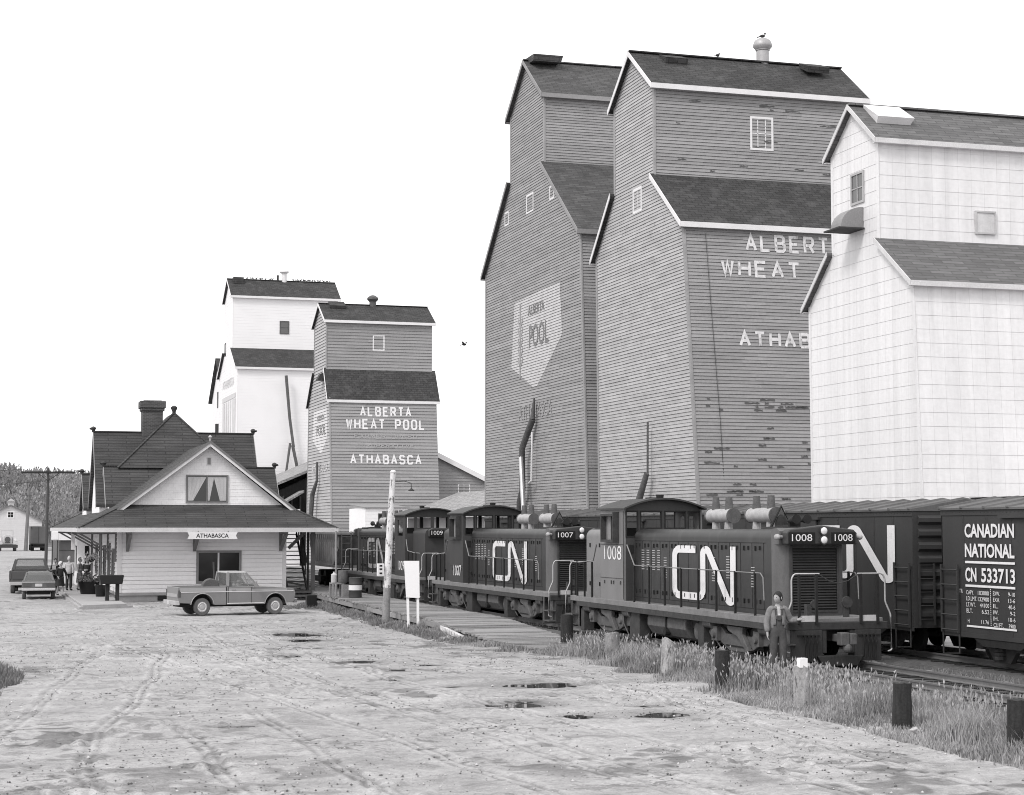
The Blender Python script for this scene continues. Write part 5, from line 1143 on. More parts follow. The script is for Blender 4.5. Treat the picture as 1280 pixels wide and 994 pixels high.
        for sg in (-1, 1):
            for i in range(4): x = LX + sg * (.62 + .1 * i); h_.tube([(x, Y(ye - d * .0), .98), (x, Y(ye - d * .08), .98), (x + .02, Y(ye - d * .1), .8), (x, Y(ye - d * .06), .45)], .022)
            h_.box(LX + sg * .5, LX + sg * 1.08, Y(ye) - .02, Y(ye) + .02, .95, .99)
        h_.build('air_hose', M_DKIRON, p_)
        s_ = MB()
        for sg in (-1, 1):
            for z in (.42, .75): s_.box(LX + sg * 1.12, LX + sg * 1.36, min(Y(ye), Y(ye + d * .55)), max(Y(ye), Y(ye + d * .55)), z, z + .035)
            s_.box(LX + sg * 1.1, LX + sg * 1.13, min(Y(ye + d * .26), Y(ye + d * .62)), max(Y(ye + d * .26), Y(ye + d * .62)), .4, 1.2); s_.box(LX + sg * 1.33, LX + sg * 1.36, min(Y(ye + d * .55), Y(ye + d * .6)), max(Y(ye + d * .55), Y(ye + d * .6)), .42, 1.2)
        s_.build('step', M_IRON2, p_)
        c_ = MB(); c_.box(LX - .09, LX + .09, min(Y(ye + d * .2), Y(ye - d * .4)), max(Y(ye + d * .2), Y(ye - d * .4)), .82, 1.0)
        c_.prism([(LX - .18, 0), (LX + .16, 0), (LX + .2, .16), (LX + .05, .3), (LX + .02, .16), (LX - .1, .16), (LX - .12, .34), (LX - .24, .3)], 'z', .74, 1.06) if False else None
        hy = Y(ye - d * .4); c_.box(LX - .2, LX + .02, hy - .12, hy + .12, .76, 1.06); c_.box(LX + .02, LX + .18, hy - .12 - d * .06, hy + .04 - d * .06, .78, 1.04); c_.ball((LX, hy - d * .05, .7), .12); c_.build('coupler', M_IRON2, t, bevel=.02)
        e_ = MB(); yb = Y(ye + d * .7); e_.box(LX + .5, LX + .62, yb - .05, yb + .05, 1.36, 1.75); e_.cyl((LX + .56, yb - d * .08, 1.72), (LX + .56, yb - d * .02, 1.72), .14); e_.box(LX - .5, LX - .38, yb - .05, yb + .1, 1.36, 1.68); e_.cyl((LX - .3, yb, 1.68), (LX - .3, yb - d * .06, 1.68), .09); e_.build('hand_brake', M_IRON, t)
    # trucks
    for yc in (3.35, 12.95):
        fr = MB()
        for sx in (-1, 1):
            xa = LX + sx * .98; xb = LX + sx * 1.08
            prof = [(-1.95, .78), (-1.75, .95), (-1.1, .95), (-.8, .8), (-.45, .8), (-.3, .98), (.3, .98), (.45, .8), (.8, .8), (1.1, .95), (1.75, .95), (1.95, .78), (1.7, .62), (1.25, .6), (.95, .5), (.6, .38), (-.6, .38), (-.95, .5), (-1.25, .6), (-1.7, .62)]
            fr.prism([(Y(yc) + a, b) for a, b in prof], 'x', xa, xb)
            fr.prism([(Y(yc) - .5, 1.02), (Y(yc) + .5, 1.02), (Y(yc) + .42, .9), (Y(yc) - .15, .78), (Y(yc) - .7, .42), (Y(yc) - .85, .46), (Y(yc) - .45, .84)], 'x', xb, xb + sx * .12)
        fr.box(LX - .95, LX + .95, Y(yc) - .25, Y(yc) + .25, .6, 1.0); tr = fr.build('truck_frame', M_IRON2, t, bevel=.015)
        ax = MB()
        for sx in (-1, 1):
            for dy in (-1.3, 1.3): ax.box(LX + sx * 1.08, LX + sx * 1.2, Y(yc + dy) - .17, Y(yc + dy) + .17, .6, .96); ax.cyl((LX + sx * 1.2, Y(yc + dy), .78), (LX + sx * 1.26, Y(yc + dy), .78), .13, .1)
            for dy in (-1.75, 1.75): ax.cyl((LX + sx * 1.12, Y(yc + dy) - .3, 1.02), (LX + sx * 1.12, Y(yc + dy) + .25, 1.02), .13, n=14); ax.cyl((LX + sx * 1.12, Y(yc + dy) - .36, 1.02), (LX + sx * 1.12, Y(yc + dy) - .29, 1.02), .16, n=14)
        ax.build('axle_box', M_IRON2, tr, smooth=40)
        sp_ = MB()
        for sx in (-1, 1):
            for dy in (-.45, .45):
                for k in range(5): sp_.lathe([(.1, 0), (.115, .025), (.1, .05)], (LX + sx * 1.03, Y(yc + dy), .98 + k * .05), n=10)
            sp_.box(LX + sx * 1.08, LX + sx * 1.1, Y(yc) - .8, Y(yc) + .8, .5, .53)
        sp_.build('spring', M_DKIRON, tr)
        for dy in (-1.3, 1.3):
            wl_ = MB()
            for sx in (-1, 1): wl_.lathe([(.16, -.07), (.42, -.05), (.46, -.07), (.5, -.06), (.53, .06), (.5, .075), (.4, .06), (.16, .05)], (LX + sx * .76, Y(yc + dy), .83), 'x', 24)
            wl_.cyl((LX - .75, Y(yc + dy), .83), (LX + .75, Y(yc + dy), .83), .09); wl_.build('wheelset', M_DKIRON, t, smooth=35)
    # fuel tank, air reservoirs, sand and battery boxes
    ft = MB(); pr_ = [(LX - 1.1, 1.08), (LX - 1.15, .95), (LX - 1.15, .75), (LX - 1.0, .52), (LX - .7, .42), (LX + .7, .42), (LX + 1.0, .52), (LX + 1.15, .75), (LX + 1.15, .95), (LX + 1.1, 1.08)]
    ft.prism(pr_, 'y', Y(6.75), Y(9.6)); tank = ft.build('fuel_tank', M_IRON2, t, bevel=.03)
    ft = MB(); ft.box(LX - 1.18, LX + 1.18, Y(8.1), Y(8.18), .7, 1.06); ft.cyl((LX - 1.12, Y(8.9), 1.05), (LX - 1.12, Y(8.9), 1.2), .07); ft.cyl((LX - 1.2, Y(8.15), .62), (LX - 1.05, Y(8.15), .62), .1); ft.build('tank_strap', M_DKIRON, tank)
    ar = MB(); ar.lathe([(.05, -1.1), (.22, -1.05), (.27, -.9), (.27, .9), (.22, 1.05), (.05, 1.1)], (LX, Y(6.15), .75), 'x', 18); ar.build('air_reservoir', M_IRON2, t, smooth=40)
    for y0_, y1_ in ((10.1, 10.9), (5.35, 5.75), (15.0, 15.3), (1.0, 1.2)):
        bx = MB()
        for sx in (-1, 1): bx.prism([(Y(y0_), .3), (Y(y1_), .3), (Y(y1_), .95), (Y(y1_ - .2), 1.06), (Y(y0_), 1.06)], 'x', LX + sx * .85, LX + sx * 1.2)
        bx.build('sand_box', M_IRON, t, bevel=.015)
    pp = MB()
    for sx in (-1, 1): pp.tube([(LX + sx * 1.22, Y(1.3), 1.12), (LX + sx * 1.22, Y(5.2), 1.05), (LX + sx * 1.2, Y(6.5), 1.12), (LX + sx * 1.2, Y(10.6), 1.12), (LX + sx * 1.22, Y(14.8), 1.05)], .025); pp.tube([(LX + sx * 1.18, Y(4.8), 1.1), (LX + sx * 1.18, Y(4.7), .7), (LX + sx * 1.1, Y(4.4), .4)], .02); pp.tube([(LX + sx * 1.18, Y(11.5), 1.1), (LX + sx * 1.2, Y(11.4), .7), (LX + sx * 1.1, Y(11.2), .35)], .02)
    pp.build('brake_pipe', M_IRON2, t)
    return t
loco = build_loco()
def loco_marks(t, y, num, worn, low):
    P = lambda u, v, e=0: (LX - .9 - .024, y - u, v)
    mb = MB(); w, h = 4.35, 1.46; u0 = -(8.22); v0 = 1.56
    cn_logo(mb, lambda a, b: P(u0 + a, v0 + b), w, h); mb.build('cn_lettering', M_LETTER2 if worn else M_LETTER, t)
    C_ = lambda u, v, e=0: (LX - 1.24 - .01, y - u, v)
    mb = MB()
    if low: put_text(mb, num, -12.7, 1.62, .42, C_, w=1.15)
    else: put_text(mb, num, -12.95, 2.55, .42, C_, w=1.5)
    mb.build('cab_number', M_LETTER, t)
    F_ = lambda u, v, e=0: (LX + u, y + .972, v)
    mb = MB(); put_text(mb, num, -.72, 3.18, .17, F_, w=.54); put_text(mb, num, .42, 3.18, .17, F_, w=.48); mb.build('board_number', M_LETTER, t)
SPEC = [(38.8, '1008', False, False, 'nearest diesel locomotive, numbered 1008, bright CN on its hood, a man at its steps'), (56.9, '1007', True, True, 'middle diesel locomotive, numbered 1007, with a worn CN on its hood'), (75.0, '1009', True, True, 'farthest diesel locomotive, numbered 1009, cab towards the camera, partly behind the whitewashed pole')]
locos = [loco, copy_tree(loco), copy_tree(loco)]
for o, (y, num, worn, low, lab) in zip(locos, SPEC):
    o.location = (LX, y, 0); o['label'] = lab; o['group'] = 'three coupled diesel locomotives'
for o, (y, num, worn, low, lab) in zip(locos[:2], SPEC): loco_marks(o, y, num, worn, low)
# the last one stands the other way round, cab towards the middle locomotive
o, y, num = locos[2], 75.0, '1009'
mb = MB(); cn_logo(mb, lambda a, b: (LX + .924, y + 3.85 + a, 1.56 + b), 4.35, 1.46); mb.build('cn_lettering', mat('faded worn lettering', .34, .7, var=.15, fine=.15, stain=.6, stain_g=.08, sscale=5), o)
mb = MB(); put_text(mb, num, 0, 1.62, .42, lambda u, v, e=0: (LX + 1.25, y + 11.95 + u, v), w=1.15); mb.build('cab_number', M_LETTER, o)
mb = MB()
for u_ in (-.68, .18): put_text(mb, num, u_, 3.2, .18, lambda u, v, e=0: (LX - u, y + 15.832, v), w=.5)
mb.build('board_number', M_LETTER, o)
o.location = (LX, y + 16.3, 0); o.rotation_euler = (0, 0, math.pi)
for o in locos[1:]:
    for ch in o.children:
        if ch.name.startswith(('cab_side', 'short_hood')):
            ch.data = ch.data.copy(); ch.data.materials.clear(); ch.data.materials.append(M_CABDK)
        if ch.name.startswith('side_window'): ch.scale = (1, 1, 1)

# ------------------------------------------------------------------ box cars
def build_boxcar():
    t = thing('box_car', 'x', 'box car', (TX2, 40.85, 0)); X0, X1 = TX2 - 1.5, TX2 + 1.5; ya, yb = 40.85, 53.2
    mb = MB(); mb.box(X0 + .03, X1 - .03, ya + .05, yb - .05, .98, 3.92); mb.build('body', M_BOX, t)
    sd = MB(); rv = MB(); n = 12; seg = (yb - ya) / n
    for i in range(n):
        for sx, xx in ((-1, X0), (1, X1)):
            a, b = ya + i * seg, ya + (i + 1) * seg
            sd.box(xx, xx - sx * .03, a + .006, b - .006, .98, 3.92)
            sd.box(xx, xx + sx * .006, a - .03 if i else a, a + .03, .98, 3.92)
            for k in range(36): z = 1.03 + k * .081; rv.box(xx + sx * .006, xx + sx * .014, a + .012, a + .026, z, z + .018)
    for sx, xx in ((-1, X0), (1, X1)):
        sd.box(xx, xx + sx * .02, ya, yb, 3.8, 3.93); sd.box(xx, xx + sx * .02, ya, yb, .9, 1.0)
        for y in np.arange(ya + .1, yb, .16): rv.box(xx + sx * .02, xx + sx * .028, y, y + .018, 3.86, 3.878)
    sd.build('side_sheet', M_BOX, t); rv.build('rivet', M_BOX, t)
    dr = MB()
    for sx, xx in ((-1, X0), (1, X1)):
        dr.box(xx + sx * .012, xx + sx * .07, 46.2, 48.3, 1.02, 3.72); dr.box(xx + sx * .012, xx + sx * .1, 46.0, 50.5, 3.73, 3.8)
        for z in (1.6, 2.2, 2.9): dr.box(xx + sx * .071, xx + sx * .09, 46.25, 48.25, z, z + .05)
    dr.build('door', M_BOX, t)
    rf = MB(); rf.prism([(X0 - .06, 3.93), (X0 - .06, 3.98), (TX2, 4.24), (X1 + .06, 3.98), (X1 + .06, 3.93)], 'y', ya - .02, yb + .02); roof = rf.build('roof', M_BOXR, t)
    rb = MB()
    for y in np.arange(ya + .05, yb, 1.02):
        for sx in (-1, 1): rb.hexa([(TX2, y, 4.24), (TX2 + sx * 1.58, y, 3.97), (TX2 + sx * 1.58, y + .12, 3.97), (TX2, y + .12, 4.24)], [(TX2, y + .02, 4.285), (TX2 + sx * 1.58, y + .02, 4.015), (TX2 + sx * 1.58, y + .1, 4.015), (TX2, y + .1, 4.285)])
    rb.build('roof_rib', M_BOXR, roof)
    for ye, d in ((ya, -1), (yb, 1)):
        en = MB(); en.box(X0, X1, ye + d * -.05, ye + d * .0, .98, 3.93)
        for k in range(8): z = 1.2 + k * .34; en.prism([(ye, z), (ye, z + .24), (ye + d * .07, z + .17), (ye + d * .07, z + .07)], 'x', X0 + .14, X1 - .14)
        en.prism([(X0, 3.93), (X1, 3.93), (TX2, 4.22)], 'y', ye + d * -.04, ye + d * .002)
        e_ = en.build('end_wall', M_BOX, t)
        ld = MB(); yl = ye + d * .1
        for x in (X0 + .08, X0 + .5): ld.box(x, x + .05, yl - .02, yl + .02, 1.05, 2.6)
        for k in range(5): ld.tube([(X0 + .08, yl, 1.2 + k * .34), (X0 + .55, yl, 1.2 + k * .34)], .015)
        yy_ = ye - d * .1; a, b = sorted((yy_, yy_ - d * .75))
        for y in (a, b): ld.box(X0 - .1, X0 - .06, y - .03, y + .03, .98, 2.62); ld.box(X0 - .06, X0, y - .02, y + .02, 2.5, 2.55)
        for k in range(5): ld.tube([(X0 - .09, a, 1.05 + k * .36), (X0 - .09, b, 1.05 + k * .36)], .018)
        ld.tube([(X0 - .05, a, .98), (X0 - .05, a, .5), (X0 - .05, b, .45), (X0 - .05, b, .98)], .022)
        ld.build('ladder', M_BOX, t)
        cp = MB(); cp.box(TX2 - .1, TX2 + .1, min(ye, ye + d * .55), max(ye, ye + d * .55), .8, 1.0); cp.box(TX2 - .2, TX2 + .2, ye + d * .45, ye + d * .66, .76, 1.04); cp.build('coupler', M_IRON2, t)
    us = MB(); us.box(TX2 - .2, TX2 + .2, ya, yb, .72, .97)
    for y in (ya + 2.6, 47.2, yb - 2.6):
        for sx, xx in ((-1, X0), (1, X1)): us.prism([(y - 1.2, .9), (y + 1.2, .9), (y + .8, .72), (y - .8, .72)], 'x', xx + (-sx) * .02, xx)
    us.build('underframe', M_DKIRON, t)
    for yc in (ya + 2.0, yb - 2.0):
        tr = MB()
        for sx in (-1, 1):
            x = TX2 + sx * .98; tr.prism([(yc - 1.05, .72), (yc - .85, .86), (yc - .35, .9), (yc + .35, .9), (yc + .85, .86), (yc + 1.05, .72), (yc + .95, .6), (yc + .6, .62), (yc + .35, .34), (yc - .35, .34), (yc - .6, .62), (yc - .95, .6)], 'x', x, x + sx * .12)
            for dy in (-.85, .85): tr.box(x + sx * .121, x + sx * .22, yc + dy - .14, yc + dy + .14, .62, .9)
            for k in range(4): tr.lathe([(.16, 0), (.17, .04), (.16, .08)], (x + sx * .16, yc, .42 + k * .09), n=10)
        tr.build('truck_frame', M_IRON, t)
        for dy in (-.85, .85):
            w_ = MB()
            for sx in (-1, 1): w_.lathe([(.14, -.06), (.36, -.04), (.4, -.06), (.43, -.05), (.455, .05), (.42, .06), (.34, .04), (.14, .05)], (TX2 + sx * .76, yc + dy, .76), 'x', 24)
            w_.cyl((TX2 - .75, yc + dy, .76), (TX2 + .75, yc + dy, .76), .08); w_.build('wheelset', M_DKIRON, t, smooth=35)
    return t
bc = build_boxcar()
cars = [bc] + [copy_tree(bc) for _ in range(3)]
BC = [(40.85, 'box car with a big white N beyond the front of the nearest locomotive'), (39.45 - 12.35, 'box car lettered CANADIAN NATIONAL at the right edge of the photo'), (54.55, 'box car hidden behind the nearest locomotive, only its roof edge showing'), (68.2, 'box car roof showing behind the middle locomotive')]
for o, (y, lab) in zip(cars, BC): o.location = (TX2, y, 0); o['label'] = lab; o['group'] = 'box cars on the second track'
PB = lambda u, v, e=0: (TX2 - 1.5 - .026 - e, -u, v)
mb = MB(); cn_logo(mb, lambda a, b: PB(-46.4 - .35 + a, 2.13 + b), 5.0, 1.44); mb.build('cn_lettering', M_LETTER, cars[0])
mb = MB()
put_text(mb, 'CANADIAN', -38.33, 3.27, .33, PB, w=2.14, bold=.03); put_text(mb, 'NATIONAL', -38.33, 2.8, .33, PB, w=2.14, bold=.03); put_text(mb, 'CN', -38.33, 2.22, .34, PB, w=.5, bold=.03); put_text(mb, '533713', -37.62, 2.22, .34, PB, w=1.44, bold=.025)
for z in (2.66, 2.1, .0): 
    if z: mb.quad(PB(-38.33, z), PB(-36.18, z), PB(-36.18, z + .055), PB(-38.33, z + .055))
mb.quad(PB(-38.3, 1.15), PB(-36.15, 1.15), PB(-36.15, 1.195), PB(-38.3, 1.195))
for i in range(18): mb.quad(PB(-37.24, 1.22 + i * .049), PB(-37.215, 1.22 + i * .049), PB(-37.215, 1.25 + i * .049), PB(-37.24, 1.25 + i * .049))
for i, (a, b) in enumerate((('CAPY.', '103000'), ('LD.LMT.', '132900'), ('LT.WT.', '44100'), ('BLT.', '6.52'))):
    z = 1.92 - i * .145; put_text(mb, a, -38.3, z, .1, PB, w=.085 * len(a) * .8); put_text(mb, b, -37.3 - .08 * len(b), z, .1, PB, w=.08 * len(b))
for i, (a, b) in enumerate((('EXW.', '9-10'), ('EXH.', '13-6'), ('IL.', '40-6'), ('IW.', '9-2'), ('IH.', '10-6'), ('CU.FT.', '3900'))):
    z = 1.93 - i * .145; put_text(mb, a, -37.12, z, .095, PB, w=.07 * len(a)); put_text(mb, b, -36.2 - .07 * len(b), z, .095, PB, w=.07 * len(b))
put_text(mb, 'H.', -38.25, 1.25, .09, PB, w=.1); put_text(mb, '11.76', -37.65, 1.25, .09, PB, w=.33); put_text(mb, 'TR', -38.62, 1.95, .09, PB, w=.16)
mb.build('car_lettering', M_LETTER, cars[1])
# roof walk board on the far right car
# ------------------------------------------------------------------ hopper car behind the last locomotive
hp = thing('hopper_car', 'pale ribbed hopper car behind the farthest locomotive', 'hopper car', (LX, 92.6, 0))
mb = MB(); a, b = 92.7, 101.2
mb.prism([(a + .1, 3.15), (b - .1, 3.15), (b - .1, 2.5), (b - 1.5, 1.55), (a + 1.5, 1.55), (a + .1, 2.5)], 'x', LX - 1.3, LX + 1.3); mb.build('hopper_body', M_FADEG, hp)
mb = MB()
for y in np.arange(a + .3, b - .2, .55): mb.box(LX - 1.37, LX - 1.3, y, y + .1, 1.7 if a + 1.4 < y < b - 1.5 else 2.5, 3.15); mb.prism([(y - .1, 3.14), (y + .2, 3.14), (y + .05, 2.75)], 'x', LX - 1.39, LX - 1.3)
mb.box(LX - 1.4, LX + 1.4, a, b, 3.15, 3.27); mb.box(LX - 1.35, LX + 1.35, a, b, 1.42, 1.55); mb.build('rib', mat('hopper rib', .2, .7, var=.2), hp)
mb = MB(); mb.box(LX - .2, LX + .2, a - .4, b, .8, 1.1)
for y in (a + 1.5, b - 1.5):
    mb.box(LX - 1.1, LX + 1.1, y - 1, y + 1, .55, .85)
    for dy in (-.8, .8): mb.cyl((LX - .85, y + dy, .75), (LX + .85, y + dy, .75), .44, n=20)
mb.build('truck', M_DKIRON, hp)
mb = MB(); mb.box(LX - 1.3, LX + 1.3, a + .05, a + .12, 1.4, 3.2); mb.build('end_wall', M_IRON, hp)
mb = MB()
for x in (LX - 1.2, LX - .7): mb.box(x, x + .05, a - .1, a - .05, 1.1, 3.2)
for k in range(6): mb.tube([(LX - 1.2, a - .08, 1.3 + k * .35), (LX - .65, a - .08, 1.3 + k * .35)], .02)
mb.build('ladder', M_IRON2, hp)
# ------------------------------------------------------------------ vehicles
M_CLEAR = bpy.data.materials.new('clear car glass'); M_CLEAR.use_nodes = True
_b = M_CLEAR.node_tree.nodes['Principled BSDF']; _b.inputs['Base Color'].default_value = (.25, .25, .25, 1); _b.inputs['Roughness'].default_value = .05; _b.inputs['Alpha'].default_value = .4
M_LAMP = mat('tail lamp', .09, .3); M_PLATE = mat('licence plate', .55, .5)
def arc_pts(cx, cz, r, a0, a1, n=10): return [(cx + r * math.cos(R(a0 + (a1 - a0) * i / n)), cz + r * math.sin(R(a0 + (a1 - a0) * i / n))) for i in range(n + 1)]
def wheel(t, x, y, r, w, sy, rim=None):
    mb = MB(); mb.lathe([(r * .62, -w / 2), (r * .92, -w / 2), (r, -w * .35), (r, w * .35), (r * .92, w / 2), (r * .62, w / 2)], (x, y, r), 'y', 24)
    o = mb.build('wheel', M_RUBBER, t, smooth=35)
    mb = MB(); d = sy * w / 2
    mb.cyl((x, y + d * .2, r), (x, y + d * 1.01, r), r * .6, n=20); mb.cyl((x, y + d * 1.0, r), (x, y + d * 1.14, r), r * .3, r * .24, 14); mb.build('rim', rim or M_SILVER, o, smooth=35)
    mb = MB(); mb.tube([(x + r * .47 * math.cos(q * .3307), y + d * 1.03, r + r * .47 * math.sin(q * .3307)) for q in range(20)], r * .045); mb.build('trim_ring', M_TRIM, o, smooth=60)
def pickup(label, paint, pale, rot, anchor=None, group=None):
    t = thing('pickup_truck', label, 'pickup truck', (0, 0, 0), group)
    fx, rx, wr = 1.66, -1.72, .37
    A = [(-.62, .45)] + [(1.66 - .52, .45)] + arc_pts(fx, .4, .5, 174, 6) + [(2.18, .5), (2.5, .52), (2.56, .62), (2.58, 1.0), (2.5, 1.1), (1.6, 1.17), (.95, 1.2), (-.62, 1.2)]
    mb = MB(); mb.prism(A, 'y', -.99, .99); mb.build('body', paint, t, bevel=.055)
    Bp = [(-2.78, .55), (rx - .52, .52)] + arc_pts(rx, .4, .52, 172, 8) + [(-1.15, .45), (-.64, .45), (-.64, .96), (-2.78, .96)]
    mb = MB(); mb.prism(Bp, 'y', -.988, .988)
    for s in (-1, 1): mb.box(-2.775, -.645, s * .9, s * .9925, .94, 1.22)
    mb.box(-.72, -.64, -.899, .899, .961, 1.22); mb.build('cargo_bed', paint, t, bevel=.02)
    mb = MB(); mb.box(-2.8, -2.72, -.895, .895, .62, 1.21); tg = mb.build('tailgate', paint, t, bevel=.02)
    mb = MB(); mb.box(-2.83, -2.8, -.8, .8, .78, .93); mb.build('tailgate_panel', pale, tg)
    for s in (-1, 1):
        mb = MB(); mb.box(-2.82, -2.7, s * .9, s * .995, .78, 1.08); mb.build('tail_lamp', M_LAMP, t)
    # side strips in white, painting in the shine of chrome
    mb = MB()
    for s in (-1, 1): mb.box(-2.7, 2.5, s * .986, s * 1.0, .985, 1.01); mb.box(-.6, 1.1, s * .986, s * .998, .49, .52)
    mb.build('side_moulding', M_TRIM, t)
    mb = MB()
    for s in (-1, 1):
        for cx, cz, rr in ((fx, .4, .5), (rx, .4, .52)): mb.tube([(x, s * .985, z) for x, z in arc_pts(cx, cz, rr + .015, 172, 8, 12)], .022)
    mb.build('wheel_arch_lip', pale, t, smooth=60)
    mb = MB()
    for s in (-1, 1): mb.box(.52, .535, s * .988, s * .994, .5, 1.19); mb.box(-.55, -.535, s * .988, s * .994, .5, 1.19); mb.box(-.632, -.618, s * .985, s * .993, .45, 1.2)
    mb.build('door_seam', M_BOARD, t)
    # cab
    bz, rz = 1.195, 1.78; base = [(-.6, -.93), (.92, -.93), (.92, .93), (-.6, .93)]; top = [(-.52, -.74), (.34, -.74), (.34, .74), (-.52, .74)]
    mb = MB(); lo = [(x, y, rz - .02) for x, y in [(-.55, -.77), (.36, -.77), (.36, .77), (-.55, .77)]]; hi = [(x * .93, y * .9, rz + .06) for x, y in [(-.55, -.77), (.36, -.77), (.36, .77), (-.55, .77)]]
    mb.hexa(lo, hi); mb.build('cab_roof', pale, t, bevel=.03)
    mb = MB()
    for s in (-1, 1):
        mb.bar((-.56, s * .91, bz), (-.5, s * .74, rz), .1, .16); mb.bar((.9, s * .92, bz - .02), (.33, s * .74, rz), .06, .07); mb.bar((-.3, s * .915, bz), (-.28, s * .745, rz), .05, .05) if False else None
        mb.bar((.42, s * .925, bz), (.2, s * .75, rz), .03, .03)
    mb.bar((-.6, -.9, bz + .02), (-.6, .9, bz + .02), .06, .08); mb.build('pillar', paint, t)
    mb = MB()
    for s in (-1, 1): mb.box(-2.74, -.66, s * .985, s * .996, 1.02, 1.17); mb.box(-.53, .51, s * .987, s * .9935, 1.02, 1.13); mb.box(.545, 2.2, s * .987, s * .9935, 1.02, 1.1)
    mb.build('upper_panel', pale, t)
    mb = MB()
    for s in (-1, 1): mb.quad((-.5, s * .905, bz), (.86, s * .915, bz), (.32, s * .742, rz), (-.46, s * .742, rz))
    mb.quad((.9, -.88, bz), (.9, .88, bz), (.34, .72, rz), (.34, -.72, rz)); mb.quad((-.59, -.86, bz + .05), (-.59, .86, bz + .05), (-.54, .7, rz), (-.54, -.7, rz)); mb.build('glass', M_CLEAR, t)
    mb = MB(); mb.box(-.5, -.3, -.8, .8, .8, 1.42); mb.box(.6, .85, -.85, .85, 1.18, 1.26); mb.lathe([(.17, 0), (.19, .02), (.17, .04)], (.45, .4, 1.3), n=14); mb.build('seat', M_CLOTHD, t)
    # front end
    mb = MB(); mb.box(2.56, 2.6, -.9, .9, .7, 1.0); gr = mb.build('grille', M_IRON, t)
    for s in (-1, 1): mb = MB(); mb.cyl((2.58, s * .76, .85), (2.63, s * .76, .85), .1, n=14); mb.build('headlight', M_LENS, t)
    mb = MB(); mb.prism([(2.55, -.98), (2.72, -.9), (2.76, 0), (2.72, .9), (2.55, .98)], 'z', .48, .66); mb.build('front_bumper', M_CHROME, t, bevel=.02)
    mb = MB(); mb.prism([(-2.75, -.99), (-2.95, -.95), (-2.98, 0), (-2.95, .95), (-2.75, .99)], 'z', .46, .64); mb.box(-2.99, -2.9, -.25, .25, .42, .6); mb.build('rear_bumper', M_RAILING, t, bevel=.02)
    mb = MB(); mb.box(-3.0, -2.985, -.16, .16, .48, .62); mb.build('licence_plate', M_PLATE, t)
    for s in (-1, 1): mb = MB(); mb.box(.6, .68, s * 1.12, s * 1.32, 1.2, 1.42); mb.tube([(.64, s * .97, 1.12), (.64, s * 1.2, 1.22), (.5, s * .97, 1.18)], .012); mb.build('door_mirror', M_CHROME, t)
    mb = MB()
    for s in (-1, 1): mb.box(-.4, -.2, s * .988, s * 1.015, 1.06, 1.09)
    mb.build('door_handle', M_CHROME, t)
    mb = MB(); mb.box(-2.6, 2.3, -.6, .6, .36, .5); mb.cyl((rx, -.8, wr), (rx, .8, wr), .08); mb.cyl((fx, -.8, wr), (fx, .8, wr), .06); mb.box(2.0, 2.2, -.9, .9, .42, .6); mb.build('chassis', M_DKIRON, t)
    mb = MB()
    for s in (-1, 1): mb.box(rx - .5, rx + .5, s * .55, s * .6, .5, .95); mb.box(fx - .5, fx + .5, s * .55, s * .6, .5, .95)
    mb.build('wheel_well', M_DKIRON, t)
    for s in (-1, 1):
        for x in (fx, rx): wheel(t, x, s * .84, wr, .23, s)
    t.rotation_euler = (0, 0, rot); return t
def place(o, local, world, rot):
    l = Matrix.Rotation(rot, 3, 'Z') @ Vector((local[0], local[1], 0)); o.location = (world[0] - l.x, world[1] - l.y, 0)
a = R(9); p1 = pickup('grey two-tone pickup truck parked in front of the station', M_PICKUP, M_PICKUPL, a); p1.scale = (.9, .95, .95); place(p1, (-1.72 * .9, -.95 * .95), (8.92, 72.75), a)
def local_thing(t_loc, rot, pts): return None
sp = MB(); sp.lathe([(.2, -.1), (.33, -.11), (.37, -.07), (.37, .07), (.33, .11), (.2, .1)], (0, 0, 0), 'y', 22); sp.lathe([(.02, -.06), (.2, -.05), (.2, .05), (.02, .06)], (0, 0, 0), 'y', 16)
so_ = sp.build('spare_tyre', M_RUBBER, smooth=35); tag(so_, 'spare tyre standing in the bed of the two-tone pickup', 'tyre')
so_.location = Vector((p1.location.x, p1.location.y, 0)) + Matrix.Rotation(a, 3, 'Z') @ Vector((-1.06, -.3, 1.1)); so_.rotation_euler = (0, 0, a)
jk = MB(); jk.bar((0, 0, 0), (-.06, .05, 1.35), .05, .08); jk.box(-.06, .14, -.05, .05, .3, .42); jo = jk.build('lifting_jack', M_IRON); tag(jo, 'tall dark jack standing upright in the pickup bed behind the cab', 'jack')
jo.location = Vector((p1.location.x, p1.location.y, 0)) + Matrix.Rotation(a, 3, 'Z') @ Vector((-.74, .1, .77)); jo.rotation_euler = (0, 0, a)
a2 = R(86); p2 = pickup('dark pickup truck parked ahead of the hatchback', M_CARDARK, M_CARDARK, a2); place(p2, (-2.9, .0), (3.0, 99.6), a2)
